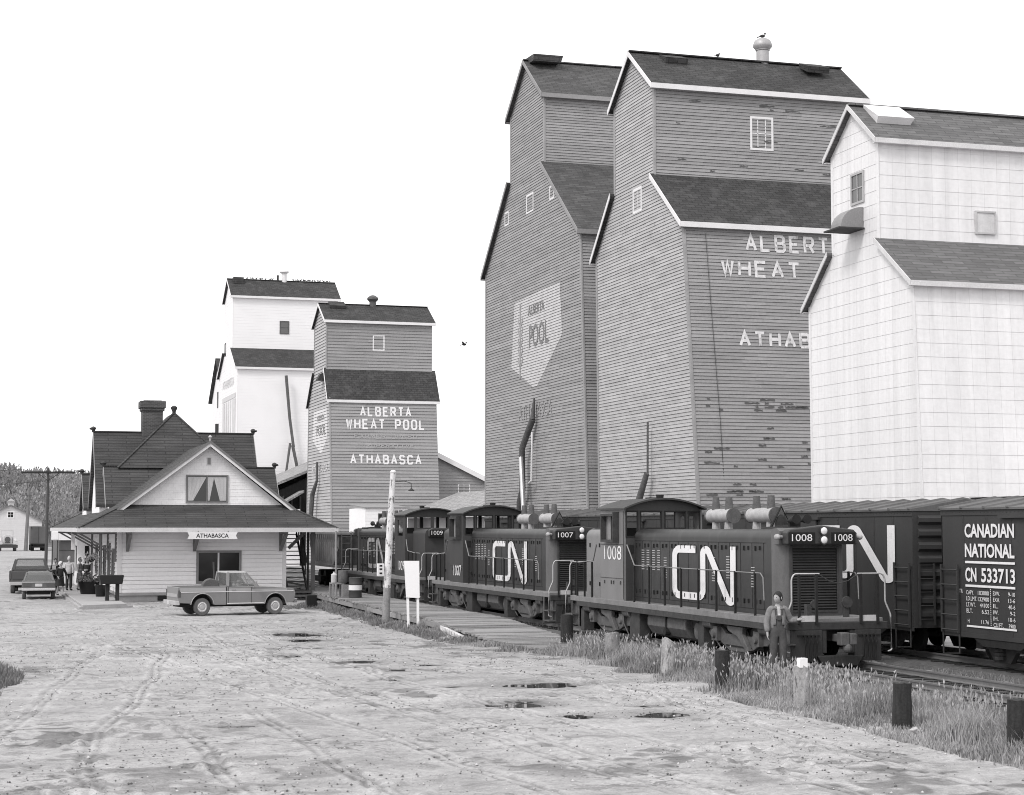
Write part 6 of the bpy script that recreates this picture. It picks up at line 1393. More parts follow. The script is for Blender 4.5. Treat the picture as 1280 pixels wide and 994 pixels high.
def hatchback(label, paint, rot):
    t = thing('hatchback', label, 'car', (0, 0, 0)); fx, rx, wr = 1.25, -1.2, .3
    A = [(-2.0, .42), (rx - .4, .36)] + arc_pts(rx, .32, .38, 174, 6) + [(fx - .38, .3)] + arc_pts(fx, .32, .38, 174, 6) + [(1.9, .34), (2.0, .5), (1.98, .72), (1.1, .86), (-1.9, .9), (-2.04, .82), (-2.06, .5)]
    mb = MB(); mb.prism(A, 'y', -.8, .8); mb.build('body', paint, t, bevel=.05)
    mb = MB(); mb.hexa([(-1.1, -.58, 1.27), (.2, -.58, 1.27), (.2, .58, 1.27), (-1.1, .58, 1.27)], [(-1.0, -.5, 1.325), (.1, -.5, 1.325), (.1, .5, 1.325), (-1.0, .5, 1.325)]); mb.build('roof', paint, t, bevel=.02)
    mb = MB()
    for s in (-1, 1): mb.bar((-1.86, s * .7, .88), (-1.05, s * .57, 1.28), .08, .08); mb.bar((.95, s * .72, .86), (.18, s * .57, 1.28), .05, .06); mb.bar((-.35, s * .74, .88), (-.4, s * .58, 1.28), .05, .06)
    mb.build('pillar', paint, t)
    mb = MB()
    for s in (-1, 1): mb.quad((-1.75, s * .735, .89), (.92, s * .735, .87), (.2, s * .575, 1.27), (-1.05, s * .575, 1.27))
    mb.quad((.95, -.7, .87), (.95, .7, .87), (.2, .56, 1.28), (.2, -.56, 1.28)); mb.quad((-1.88, -.68, .9), (-1.88, .68, .9), (-1.08, .54, 1.29), (-1.08, -.54, 1.29)); mb.build('glass', M_CLEAR, t)
    mb = MB(); mb.box(-.3, -.15, -.65, .65, .7, 1.15); mb.box(-1.85, .9, -.7, .7, .6, .86); mb.build('seat', M_CLOTHD, t)
    for s in (-1, 1):
        mb = MB(); mb.box(-2.075, -2.03, s * .36, s * .74, .66, .78); mb.build('tail_lamp', M_LAMP, t)
        mb = MB(); mb.box(1.95, 2.0, s * .45, s * .72, .56, .68); mb.build('headlight', M_LENS, t)
    mb = MB(); mb.box(-2.2, -2.05, -.8, .8, .44, .56); mb.box(2.0, 2.12, -.8, .8, .4, .52); mb.build('bumper', M_CHROME, t, bevel=.02)
    mb = MB(); mb.box(-2.085, -2.06, -.17, .17, .64, .78); mb.build('licence_plate', M_PLATE, t)
    mb = MB(); mb.box(-2.075, -2.055, -.78, .78, .84, .86); mb.build('trim_strip', M_CHROME, t)
    mb = MB(); mb.box(-1.9, 1.8, -.55, .55, .24, .4); mb.build('chassis', M_DKIRON, t)
    for s in (-1, 1):
        for x in (fx, rx): wheel(t, x, s * .69, wr, .18, s)
    t.rotation_euler = (0, 0, rot); return t
a3 = R(88); h1 = hatchback('small hatchback with its rear to the camera, in front of the dark pickup', M_CARPAINT, a3); place(h1, (-2.1, 0), (3.25, 91.4), a3)
a4 = R(84); h2 = hatchback('dark car farther ahead, mostly hidden by the pickup and the people', M_CARDARK, a4); place(h2, (-2.1, 0), (4.15, 106.5), a4)
# far trucks by the white shed
bt = thing('box_truck', 'grey box truck parked beside the white shed with its rear doors to the camera', 'box truck', (10.0, 284, 0))
mb = MB(); mb.box(8.75, 11.15, 284, 291, 1.05, 3.75); mb.build('cargo_box', M_BOXTRUCK, bt, bevel=.03)
mb = MB(); mb.box(8.73, 11.17, 283.9, 283.99, 1.0, 1.14); mb.box(9.93, 9.97, 283.95, 283.99, 1.1, 3.7); mb.box(8.8, 8.9, 283.9, 283.99, 3.4, 3.7); mb.build('door_trim', M_IRON, bt)
mb = MB(); mb.box(9.2, 10.7, 284.1, 295, .6, 1.04); mb.box(9, 10.9, 284, 284.2, .5, .75)
for x in (9.1, 10.8):
    for y in (286, 294): mb.cyl((x - .25, y, .5), (x + .25, y, .5), .5, n=18)
mb.build('chassis', M_DKIRON, bt); mb = MB(); mb.prism([(291.2, .8), (294.8, .8), (294.8, 1.9), (293.4, 2.0), (292.9, 2.9), (291.2, 2.9)], 'x', 8.9, 11.0); mb.build('cab', M_BOXTRUCK, bt, bevel=.05)
tt = thing('tractor', 'pale tractor unit facing the camera in front of the white shed', 'tractor', (5.3, 284, 0))
mb = MB(); mb.prism([(4.75, 1.1), (6.05, 1.1), (6.0, 2.2), (5.75, 2.45), (5.05, 2.45), (4.8, 2.2)], 'y', 284, 286.4); mb.build('hood', M_CLOTHL, tt, bevel=.05)
mb = MB(); mb.cyl((5.4, 283.9, 1.75), (5.4, 284.0, 1.75), .42, n=18); mb.box(5.0, 5.8, 283.93, 283.99, 1.2, 1.4); mb.build('grille', M_IRON2, tt)
for x in (4.3, 6.5): mb = MB(); mb.cyl((x, 283.6, 1.75), (x, 283.9, 1.75), .17, n=12); mb.build('headlight', M_LENS, tt)
mb = MB()
for x in (4.2, 6.6): mb.prism([(283.5, 1.0), (283.7, 1.45), (284.6, 1.5), (285.2, 1.0)], 'x', x - .4, x + .4)
mb.build('mudguard', M_RAILING, tt)
mb = MB(); mb.box(3.9, 6.9, 283.2, 283.6, .5, .95); mb.box(4.2, 6.6, 283.7, 288, .55, 1.0); mb.build('bumper', M_IRON, tt)
mb = MB()
for x in (4.3, 6.5):
    for y in (284.4, 287.4): mb.cyl((x - .22, y, .55), (x + .22, y, .55), .55, n=18)
mb.build('wheel', M_RUBBER, tt)
mb = MB(); mb.frame('y', 286.4, .1, 4.5, 6.3, 2.0, 3.1, .12); mb.box(4.5, 6.3, 286.5, 288, 3.1, 3.2); mb.box(4.5, 6.3, 286.4, 288, 1.1, 2.0); mb.build('cab', M_CLOTHL, tt)
ws = thing('white_shed', 'far white gabled shed with a roof vent beyond the parked vehicles', 'shed', (5.9, 300, 0))
mb = MB(); mb.prism([(.9, 0), (11.0, 0), (11.0, 4.55), (6.1, 7.1), (.9, 4.4)], 'y', 300, 318); mb.build('wall', M_WHITE, ws)
mb = MB(); siding(mb, lerp_ext([(0, .9, 11), (4.45, .9, 11), (7.1, 6.1, 6.1)]), 0, 7, .3, .02, lambda u, z, o: (u, 300 - o, z)); mb.build('siding', mat('far shed siding', .6, .8, var=.06), ws)
mb = MB(); roof_slab(mb, (6.1, 299.6, 7.25), (6.1, 318.4, 7.25), (11.35, 299.6, 4.5), (11.35, 318.4, 4.5), .15); roof_slab(mb, (6.1, 299.6, 7.25), (6.1, 318.4, 7.25), (.5, 299.6, 4.4), (.5, 318.4, 4.4), .15); mb.build('roof', M_CASE, ws)
mb = MB(); mb.box(5.7, 6.6, 301, 302, 6.8, 7.75); mb.prism([(5.5, 7.75), (6.8, 7.75), (6.15, 8.25)], 'y', 300.8, 302.2); mb.build('roof_vent', M_CLOTHL, ws)
win(ws, 'y', 300, 5.5, 6.7, 5.0, 6.2, .06, bars=(1, 1), w=.2)
# grey railway building and boards beyond the station
gb = thing('freight_shed', 'long grey freight shed beyond the people at the station', 'shed', (14, 190, 0))
mb = MB(); mb.box(8.7, 18, 190, 205, 0, 2.6); mb.build('wall', mat('dull grey shed wall', .13, .85, var=.1), gb)
mb = MB(); mb.box(8.5, 18.2, 189.7, 205.2, 2.6, 2.75); mb.build('roof', M_IRON2, gb); mb = MB(); mb.box(8.7, 18, 189.96, 189.995, 1.2, 1.24); mb.build('seam', M_IRON, gb)
fs = thing('long_name_board', 'long white board on the grey freight shed behind the station corner', 'sign', (9.6, 189, 2.3)); mb = MB(); mb.box(8.0, 12.6, 189.4, 189.5, 2.25, 2.95); mb.build('board', M_TRIM, fs)
mb = MB()
for x in (8.5, 12.0): mb.box(x, x + .12, 189.51, 189.65, 0, 2.9)
mb.build('board_post', M_CASE, fs)
lp = MB(); lp.tube([(6.32, 118.5, 3.2), (6.9, 118.5, 0)], [.14, .2], 8); tag(lp.build('leaning_post', M_WOODD), 'dark leaning post beyond the left station eave', 'post')
hb = MB(); hb.box(5.1, 5.3, 98, 98.05, 2.35, 3.34); tag(hb.build('hanging_board', M_TRIM), 'narrow white board hanging from the left station eave', 'sign')
ub = thing('white_tank', 'small white tank on a stand beyond the left station eave', 'tank', (7.4, 150, 0)); mb = MB(); mb.box(6.25, 6.85, 150, 150.6, 2.5, 3.25); mb.build('tank', M_TRIM, ub, bevel=.08); mb = MB(); mb.box(6.3, 6.4, 150.1, 150.2, 0, 2.5); mb.box(6.7, 6.8, 150.1, 150.2, 0, 2.5); mb.build('stand', M_IRON, ub)

# ------------------------------------------------------------------ poles, wires, signs
up = thing('utility_pole', 'tall dark utility pole with a long cross-arm left of the station', 'utility pole', (5.9, 150, 0))
mb = MB(); mb.cyl((5.85, 150, 0), (5.92, 150, 8.3), .14, .1, 10); mb.build('pole', mat('aged pole wood', .07, .9, var=.2), up, smooth=40)
mb = MB(); mb.bar((3.8, 149.85, 7.95), (8.0, 149.85, 7.98), .1, .16); mb.bar((5.1, 149.82, 7.9), (5.88, 149.82, 7.3), .05, .05); mb.bar((6.75, 149.82, 7.9), (5.92, 149.82, 7.3), .05, .05); mb.build('cross_arm', M_WOODD, up)
mb = MB()
for x in (4.0, 4.6, 5.2, 6.5, 7.1, 7.7): mb.lathe([(.04, 0), (.06, .08), (.05, .2), (.02, .22)], (x, 149.85, 8.03), n=8)
mb.build('insulator', M_FADEG, up)
up2 = thing('telephone_pole', 'pale thin telephone pole in front of the white shed', 'utility pole', (8.1, 284, 0)); mb = MB(); mb.cyl((8.05, 283, 0), (8.4, 283, 9.5), .3, .2, 8); mb.build('pole', mat('grey distant pole', .16, .9), up2); mb = MB(); mb.box(7.9, 8.9, 282.8, 283, 8.3, 8.5); mb.box(8.0, 8.8, 282.8, 283, 7.7, 7.85); mb.build('cross_arm', M_IRON2, up2)
for i, (p, q, sag, lab) in enumerate((((-12, 152, 8.0), (4.0, 149.85, 8.22), .3, 'thin wire running left from the cross-arm of the utility pole'), ((7.7, 149.85, 8.22), (16, 166, 8.2), .3, 'thin wire running right from the cross-arm behind the station'), ((-14, 150, 6.5), (5.85, 150, 7.3), .35, 'lower wire running left from the utility pole'))):
    pts = [Vector(p).lerp(Vector(q), t / 12) - Vector((0, 0, sag * 4 * (t / 12) * (1 - t / 12))) for t in range(13)]; mb = MB(); mb.tube(pts, .02, 5); tag(mb.build('overhead_wire', M_IRON), lab, 'wire')
wp = thing('whitewashed_pole', 'leaning pole with peeling whitewash and a dark unpainted foot beside the plank platform', 'pole', (14.6, 64.8, 0))
mb = MB(); mb.cyl((14.6, 64.8, -.2), (14.66, 64.8, 1.32), .155, .138, 12); mb.build('pole_foot', M_WOOD, wp, smooth=40)
mb = MB(); mb.tube([(14.66, 64.8, 1.32), (14.75, 64.8, 3.4), (14.87, 64.8, 5.55)], [.14, .122, .105], 12); mb.ball((14.87, 64.8, 5.55), .12, .12, .08); mb.build('pole', M_PEEL, wp, smooth=40)
mb = MB(); mb.tube([(14.85, 64.8, 5.2), (15.3, 64.8, 5.22), (15.55, 64.8, 5.15), (15.56, 64.8, 4.95)], .015); mb.lathe([(.02, .08), (.05, .06), (.12, 0), (.11, -.02)], (15.56, 64.8, 4.88), n=12); mb.build('lamp_bracket', M_IRON, wp)
mb = MB(); mb.box(14.26, 14.5, 64.6, 64.75, 1.75, 2.2); mb.build('switch_box', M_TRIM, wp, bevel=.01)
mb = MB()
for z in (1.85, 2.0, 2.12): mb.box(14.33, 14.43, 64.59, 64.6, z - .03, z + .03)
mb.build('socket', M_BOARD, wp)
ns = thing('notice_board', 'white blank notice board on two white legs at the edge of the grass', 'notice board', (14.65, 61.0, 0))
ca, sa = math.cos(R(-16)), math.sin(R(-16))
def nb_(u, d, z): return (14.68 + u * ca - d * sa, 61.0 + u * sa + d * ca, z)
def nbox(mb, u0, u1, d0, d1, z0, z1, l=0): mb.hexa([nb_(u0, d0, z0), nb_(u1, d0, z0), nb_(u1, d1, z0), nb_(u0, d1, z0)], [nb_(u0 + l, d0, z1), nb_(u1 + l, d0, z1), nb_(u1 + l, d1, z1), nb_(u0 + l, d1, z1)])
mb = MB(); mb.hexa([nb_(-.2, 0, 1.1), nb_(.27, 0, 1.08), nb_(.27, .04, 1.08), nb_(-.2, .04, 1.1)], [nb_(-.28, 0, 2.36), nb_(.25, 0, 2.36), nb_(.25, .04, 2.36), nb_(-.28, .04, 2.36)]); mb.build('board', M_CHALK, ns)
mb = MB(); nbox(mb, -.16, -.07, .05, .12, -.1, 2.2, -.06); nbox(mb, .17, .26, .05, .12, -.1, 2.3, -.02); mb.build('leg', M_CHALK, ns)
# bollards along the verge
def post(x, y, h, r, m, lab, jag=.03, lean=0):
    mb = MB(); n = 14; prof = []
    vs = []; k = 5
    for j in range(k + 1):
        z = -.15 + (h + .15) * j / k
        for i in range(n):
            t = 2 * math.pi * i / n; rr = r * (1 + random.uniform(-.05, .05)) * (1.04 - .06 * j / k); vs.append((x + rr * math.cos(t) + lean * z, y + rr * math.sin(t), z + (random.uniform(-jag, jag) if j == k else 0)))
    lean = lean
    fs = [(j * n + i, j * n + (i + 1) % n, (j + 1) * n + (i + 1) % n, (j + 1) * n + i) for j in range(k) for i in range(n)] + [tuple(range(k * n, (k + 1) * n))]
    mb.add(vs, fs); o = mb.build('bollard', m, smooth=50); tag(o, lab, 'bollard', 'wooden posts along the grass verge'); return o
post(17.0, 51.0, .92, .19, M_WOODD, 'dark stubby post at the end of the plank platform', .02)
post(16.37, 45.3, .72, .2, M_WOOD, 'grey post half hidden in the grass, second from the plank platform', .03)
post(15.93, 40.2, .82, .19, M_WOODL, 'pale split post third from the plank platform', .12, .05)
post(15.74, 36.5, .84, .165, M_WOODD, 'dark flat-topped post left of the man by the locomotive', .01, -.02)
pc = post(15.54, 32.2, .82, .16, M_WOODL, 'pale peeling post with a white scrap on its top', .03)
mb = MB(); mb.box(15.44, 15.6, 32.05, 32.2, .8, .98); mb.box(15.6, 15.68, 32.12, 32.25, .8, .87); mb.build('white_scrap', M_CHALK, pc)
post(15.61, 28.4, .8, .165, M_WOODD, 'dark round post between the white-topped post and the right edge', .012, .025)
post(15.4, 24.4, .88, .17, M_WOODD, 'nearest dark post cut off by the right edge of the photo', .01)
for x, y, s, lab in ((16.3, 34.2, .12, 'crumpled white paper in the grass left of the white-topped post'), (16.9, 41.8, .1, 'white paper scrap in the grass near the pale split post'), (15.2, 27.2, .09, 'pale litter on the verge in front of the dark post'), (17.2, 33.3, .15, 'pale rag lying in the grass below the locomotive front'), (18.6, 33.5, .1, 'white scrap on the ballast in front of the nearest locomotive')):
    mb = MB(); mb.ball((x, y, .12), s, s * .7, s * .5, 7, 5); mb.v = [(a + random.uniform(-.03, .03), b + random.uniform(-.03, .03), c + random.uniform(-.03, .03)) for a, b, c in mb.v]; tag(mb.build('paper_scrap', M_FADE), lab, 'litter')
# drum, keg and stand on the platform
dm = thing('oil_drum', 'dark oil drum with a white band on the plank platform', 'oil drum', (16.35, 78.6, .42))
mb = MB(); mb.lathe([(.27, .42), (.29, .44), (.28, .7), (.295, .72), (.28, .74), (.28, 1.0), (.295, 1.02), (.28, 1.04), (.285, 1.3), (.27, 1.31)], (16.35, 78.6, 0), n=20); mb.build('drum', M_CABDK, dm, smooth=40)
mb = MB(); mb.lathe([(.2985, .76), (.2985, .98)], (16.35, 78.6, 0), n=20); mb.build('band', M_TRIM, dm, smooth=40)
cs = thing('wooden_stand', 'rough wooden stand on the plank platform beside the oil drum', 'stand', (15.75, 79.6, .42))
mb = MB(); mb.box(15.45, 16.0, 79.3, 80.0, 1.0, 1.06); mb.build('shelf', M_WOOD, cs); 
for x in (15.45, 15.9):
    mb = MB(); mb.box(x, x + .1, 79.3, 79.4, .4, 1.0); mb.box(x, x + .1, 79.9, 80.0, .4, 1.0); mb.build('leg', M_WOOD, cs)
kg = MB(); kg.lathe([(.2, 0), (.22, .1), (.22, .5), (.2, .55)], (15.95, 79.45, 1.065), n=16); tag(kg.build('steel_keg', M_IRON2, smooth=40), 'steel keg on the wooden stand', 'keg')
cn = MB(); cn.lathe([(.13, 0), (.14, .02), (.14, .36), (.05, .42), (.05, .48)], (15.6, 79.65, 1.065), n=14); tag(cn.build('white_can', M_CLOTHL, smooth=40), 'small pale can beside the steel keg on the wooden stand', 'can')
bx = MB(); bx.box(15.85, 16.15, 79.0, 79.28, .42, .98); tag(bx.build('wooden_crate', M_WOOD, bevel=.01), 'small wooden crate between the stand and the oil drum', 'crate')
ep = MB(); ep.cyl((16.0, 81.2, .42), (15.98, 81.2, 3.35), .055, .05, 8); tag(ep.build('pipe_post', M_FADEG), 'slim pale post between the station eave and the plank platform', 'post')
cb_ = MB(); cb_.box(14.3, 14.75, 79.2, 79.6, .0, .55); tag(cb_.build('dark_item', M_BOARD, bevel=.03), 'dark item at the pickup nose beside the platform end', 'bin')  # stands in for a dark object of unknown kind
# planters and barrow by the station corner
def planter(x, y, r, h, lab, leaf):
    t = thing('planter_tub', lab, 'planter', (x, y, .19)); mb = MB(); mb.lathe([(r * .8, .19), (r, .19 + h), (r * .93, .19 + h), (r * .9, .19 + h - .05)], (x, y, 0), n=18); mb.build('tub', M_BOARD, t, smooth=40)
    V, F = [], []
    for i in range(leaf):
        a = random.random() * 6.28; q = math.sqrt(random.random()) * r * 1.15; zz = .19 + h + random.random() ** 1.3 * .5 * (1.2 - q / r * .8); c = Vector((x + q * math.cos(a), y + q * math.sin(a), zz)); e = Vector((random.gauss(0, 1), random.gauss(0, 1), random.gauss(0, .6))).normalized() * .06; f = Vector((random.gauss(0, 1), random.gauss(0, 1), random.gauss(0, 1))).normalized() * .05
        k = len(V); V += [c - e, c + f, c + e, c - f]; F.append((k, k + 1, k + 2, k + 3))
    mb = MB(); mb.add(V, F); mb.build('leaves', mat('planter leaves', .12, .8, var=.3, scale=6), t); return t
planter(5.85, 93.3, .62, .62, 'wide dark planter tub of leafy plants by the station wall', 420)
planter(6.1, 89.5, .3, .55, 'small dark planter tub in front of the wide one', 40)
br = thing('coal_scuttle_stand', 'black trough on wooden legs at the near corner of the station', 'trough', (6.2, 84.4, .19))
mb = MB(); mb.prism([(5.72, .95), (6.68, .95), (6.75, 1.35), (5.65, 1.35)], 'y', 84.0, 84.7); mb.build('trough', M_BOARD, br, bevel=.02)
for x in (5.95, 6.4): mb = MB(); mb.box(x, x + .16, 84.2, 84.5, .19, .95); mb.build('leg', M_WOODD, br)
hbk = thing('flower_basket', 'pale flower basket hanging from the station eave on the platform side', 'hanging basket', (5.9, 94, 2))
V, F = [], []
for i in range(160):
    c = Vector((5.9 + random.gauss(0, .2), 94 + random.gauss(0, .2), 2.0 + random.gauss(0, .14))); e = Vector((random.gauss(0, 1), random.gauss(0, 1), random.gauss(0, 1))).normalized() * .07; f = Vector((random.gauss(0, 1), random.gauss(0, 1), random.gauss(0, 1))).normalized() * .05; k = len(V); V += [c - e, c + f, c + e, c - f]; F.append((k, k + 1, k + 2, k + 3))
mb = MB(); mb.add(V, F); mb.build('blossom', M_FADE, hbk); mb = MB(); mb.tube([(5.9, 94, 2.05), (5.9, 94, 3.3)], .012); mb.lathe([(.05, 1.75), (.2, 1.9), (.2, 1.95)], (5.9, 94, 0), n=10); mb.build('hanger', M_IRON, hbk)

# ------------------------------------------------------------------ birds
def bird(lab, p, yaw, group, fly=False, s=1.0):
    t = MB(); 
    t.ball((0, 0, .1 * s), .07 * s, .13 * s, .075 * s, 8, 6); t.ball((0, -.12 * s, .2 * s), .045 * s, .05 * s, .045 * s, 8, 6); t.hexa([(-.03 * s, .1 * s, .08 * s), (.03 * s, .1 * s, .08 * s), (.04 * s, .26 * s, .03 * s), (-.04 * s, .26 * s, .03 * s)], [(-.03 * s, .1 * s, .12 * s), (.03 * s, .1 * s, .12 * s), (.04 * s, .26 * s, .045 * s), (-.04 * s, .26 * s, .045 * s)])
    t.cyl((0, -.16 * s, .2 * s), (0, -.2 * s, .19 * s), .012 * s, .003 * s, 6)
    if fly:
        for sg in (-1, 1): t.hexa([(sg * .05, -.05, .1), (sg * .45, .02, .22), (sg * .45, .1, .22), (sg * .05, .1, .1)], [(sg * .05, -.05, .13), (sg * .45, .02, .235), (sg * .45, .1, .235), (sg * .05, .1, .13)])
    else:
        for sg in (-.03, .03): t.cyl((sg * s, .02 * s, -.02), (sg * s, .02 * s, .06 * s), .008, n=5)
    o = t.build('bird', M_BIRD, smooth=50); o.location = p; o.rotation_euler = (0, 0, yaw); tag(o, lab, 'bird', group); return o
g5 = 'birds on the ridge of the far white elevator'
b0 = bird('small dark bird perched on the roof ridge of the far white elevator', (27.9, 192, 30.16), .4, g5, s=.9)
xs = [28.3, 28.5, 28.9, 29.3, 29.5, 29.9, 30.4, 30.6, 32.9, 33.2, 33.4, 33.7, 34.0, 34.15, 34.5, 34.7, 35.0, 35.2, 35.6, 35.8, 36.2, 36.6, 36.9]
for x in xs:
    c = b0.copy(); COL.objects.link(c); c.location = (x, 192 + random.uniform(-.05, .05), 30.16); c.rotation_euler = (0, 0, random.random() * 6)
bird('dark bird perched on top of the roof vent of the grey lettered elevator', (35.6, 77.2, 26.74), 1.0, None, s=1.0)
bird('dark bird on the roof ridge left of the vent on the grey lettered elevator', (33.2, 77.0, 25.58), 2.0, None, s=.9)
bird('bird in flight in the white sky left of the tallest elevator', (28.2, 104, 14.4), 1.2, None, fly=True)
# ------------------------------------------------------------------ people
def skin_mesh(V, Ed, root=0, sub=2):
    """V: list of (x,y,z,r); Ed: edges; a single grown surface"""
    me = bpy.data.meshes.new('s'); bm = bmesh.new(); lay = bm.verts.layers.skin.verify()
    vs = [bm.verts.new(v[:3]) for v in V]
    for v, d in zip(vs, V):
        rr = d[3] if isinstance(d[3], tuple) else (d[3], d[3]); v[lay].radius = rr
    vs[root][lay].use_root = True
    for a, b in Ed: bm.edges.new((vs[a], vs[b]))
    bm.to_mesh(me); bm.free()
    o = bpy.data.objects.new('s', me); COL.objects.link(o)
    m = o.modifiers.new('k', 'SKIN'); m.use_smooth_shade = True; m.branch_smoothing = .3
    s = o.modifiers.new('u', 'SUBSURF'); s.levels = sub; s.render_levels = sub
    dg = bpy.context.evaluated_depsgraph_get(); out = bpy.data.meshes.new_from_object(o.evaluated_get(dg))
    vv = [tuple(v.co) for v in out.vertices]; ff = [tuple(p.vertices) for p in out.polygons]
    bpy.data.objects.remove(o); bpy.data.meshes.remove(me); bpy.data.meshes.remove(out)
    return vv, ff
def hand_chain(V, Ed, wrist_i, wrist, direction, palm_n, curl, s=1.0):
    """palm, four unequal fingers and a side thumb, grown from the wrist vertex"""
    d = Vector(direction).normalized(); n = Vector(palm_n).normalized(); sd = d.cross(n).normalized(); w = Vector(wrist)
    def addv(p, r): V.append((p.x, p.y, p.z, r)); return len(V) - 1
    pm = addv(w + d * .05 * s, .03 * s); Ed.append((wrist_i, pm))
    for k, (off, ln) in enumerate(((-.027, .07), (-.009, .08), (.009, .075), (.027, .06))):
        a = addv(w + d * .085 * s + sd * off * s, .0105 * s); Ed.append((pm, a)); p = w + d * .085 * s + sd * off * s; dd = d.copy()
        for j in range(2):
            dd = (dd + n * curl * .8).normalized(); p = p + dd * ln * s * .5; b = addv(p, .0085 * s); Ed.append((a, b)); a = b
    t0 = w + d * .03 * s - sd * .032 * s; a = addv(t0, .012 * s); Ed.append((wrist_i, a)); p = t0 + (d * .7 - sd * .7 + n * curl * .5).normalized() * .045 * s; b = addv(p, .009 * s); Ed.append((a, b))
def head_mesh(mb, c, yaw, s=1.0, tilt=0):
    n, m = 18, 14; vs, fs = [], []
    rot = Matrix.Rotation(yaw, 3, 'Z')
    def shape(t, a):
        x, y, z = math.cos(t) * math.cos(a), math.cos(t) * math.sin(a), math.sin(t)      # y<0 is the face
        w = .075 * (1 - .18 * max(0, -z)); px, py, pz = x * w, y * .098, z * .118
        if z < -.2 and y < 0: py *= 1.02
        if abs(x) < .28 and y < 0 and -.35 < z < .1: py -= .022 * (1 - abs(x) / .28) * (1 - abs(z + .18) / .3)     # nose
        if .18 < abs(x) < .6 and y < -.4 and .0 < z < .25: py += .010                                               # eye sockets
        if abs(x) < .4 and y < 0 and -.62 < z < -.42: py -= .005                                                    # lips
        if abs(x) < .4 and y < 0 and -.9 < z < -.68: py -= .008                                                     # chin
        return rot @ Vector((px, py, pz)) * s + Vector(c)
    base = len(mb.v); vs.append(shape(-math.pi / 2, 0))
    for j in range(1, m):
        for i in range(n): vs.append(shape(math.pi * j / m - math.pi / 2, 2 * math.pi * i / n))
    vs.append(shape(math.pi / 2, 0)); L_ = len(vs) - 1
    for i in range(n): fs.append((0, 1 + (i + 1) % n, 1 + i)); fs.append((L_, L_ - n + i, L_ - n + (i + 1) % n))
    for j in range(m - 2):
        for i in range(n): fs.append((1 + j * n + i, 1 + j * n + (i + 1) % n, 1 + (j + 1) * n + (i + 1) % n, 1 + (j + 1) * n + i))
    mb.add(vs, fs)
    for sx in (-1, 1):
        p = Vector(c) + rot @ Vector((sx * .076 * s, .012 * s, -.005 * s)); mb.ball(p, .014 * s, .022 * s, .032 * s, 8, 6)
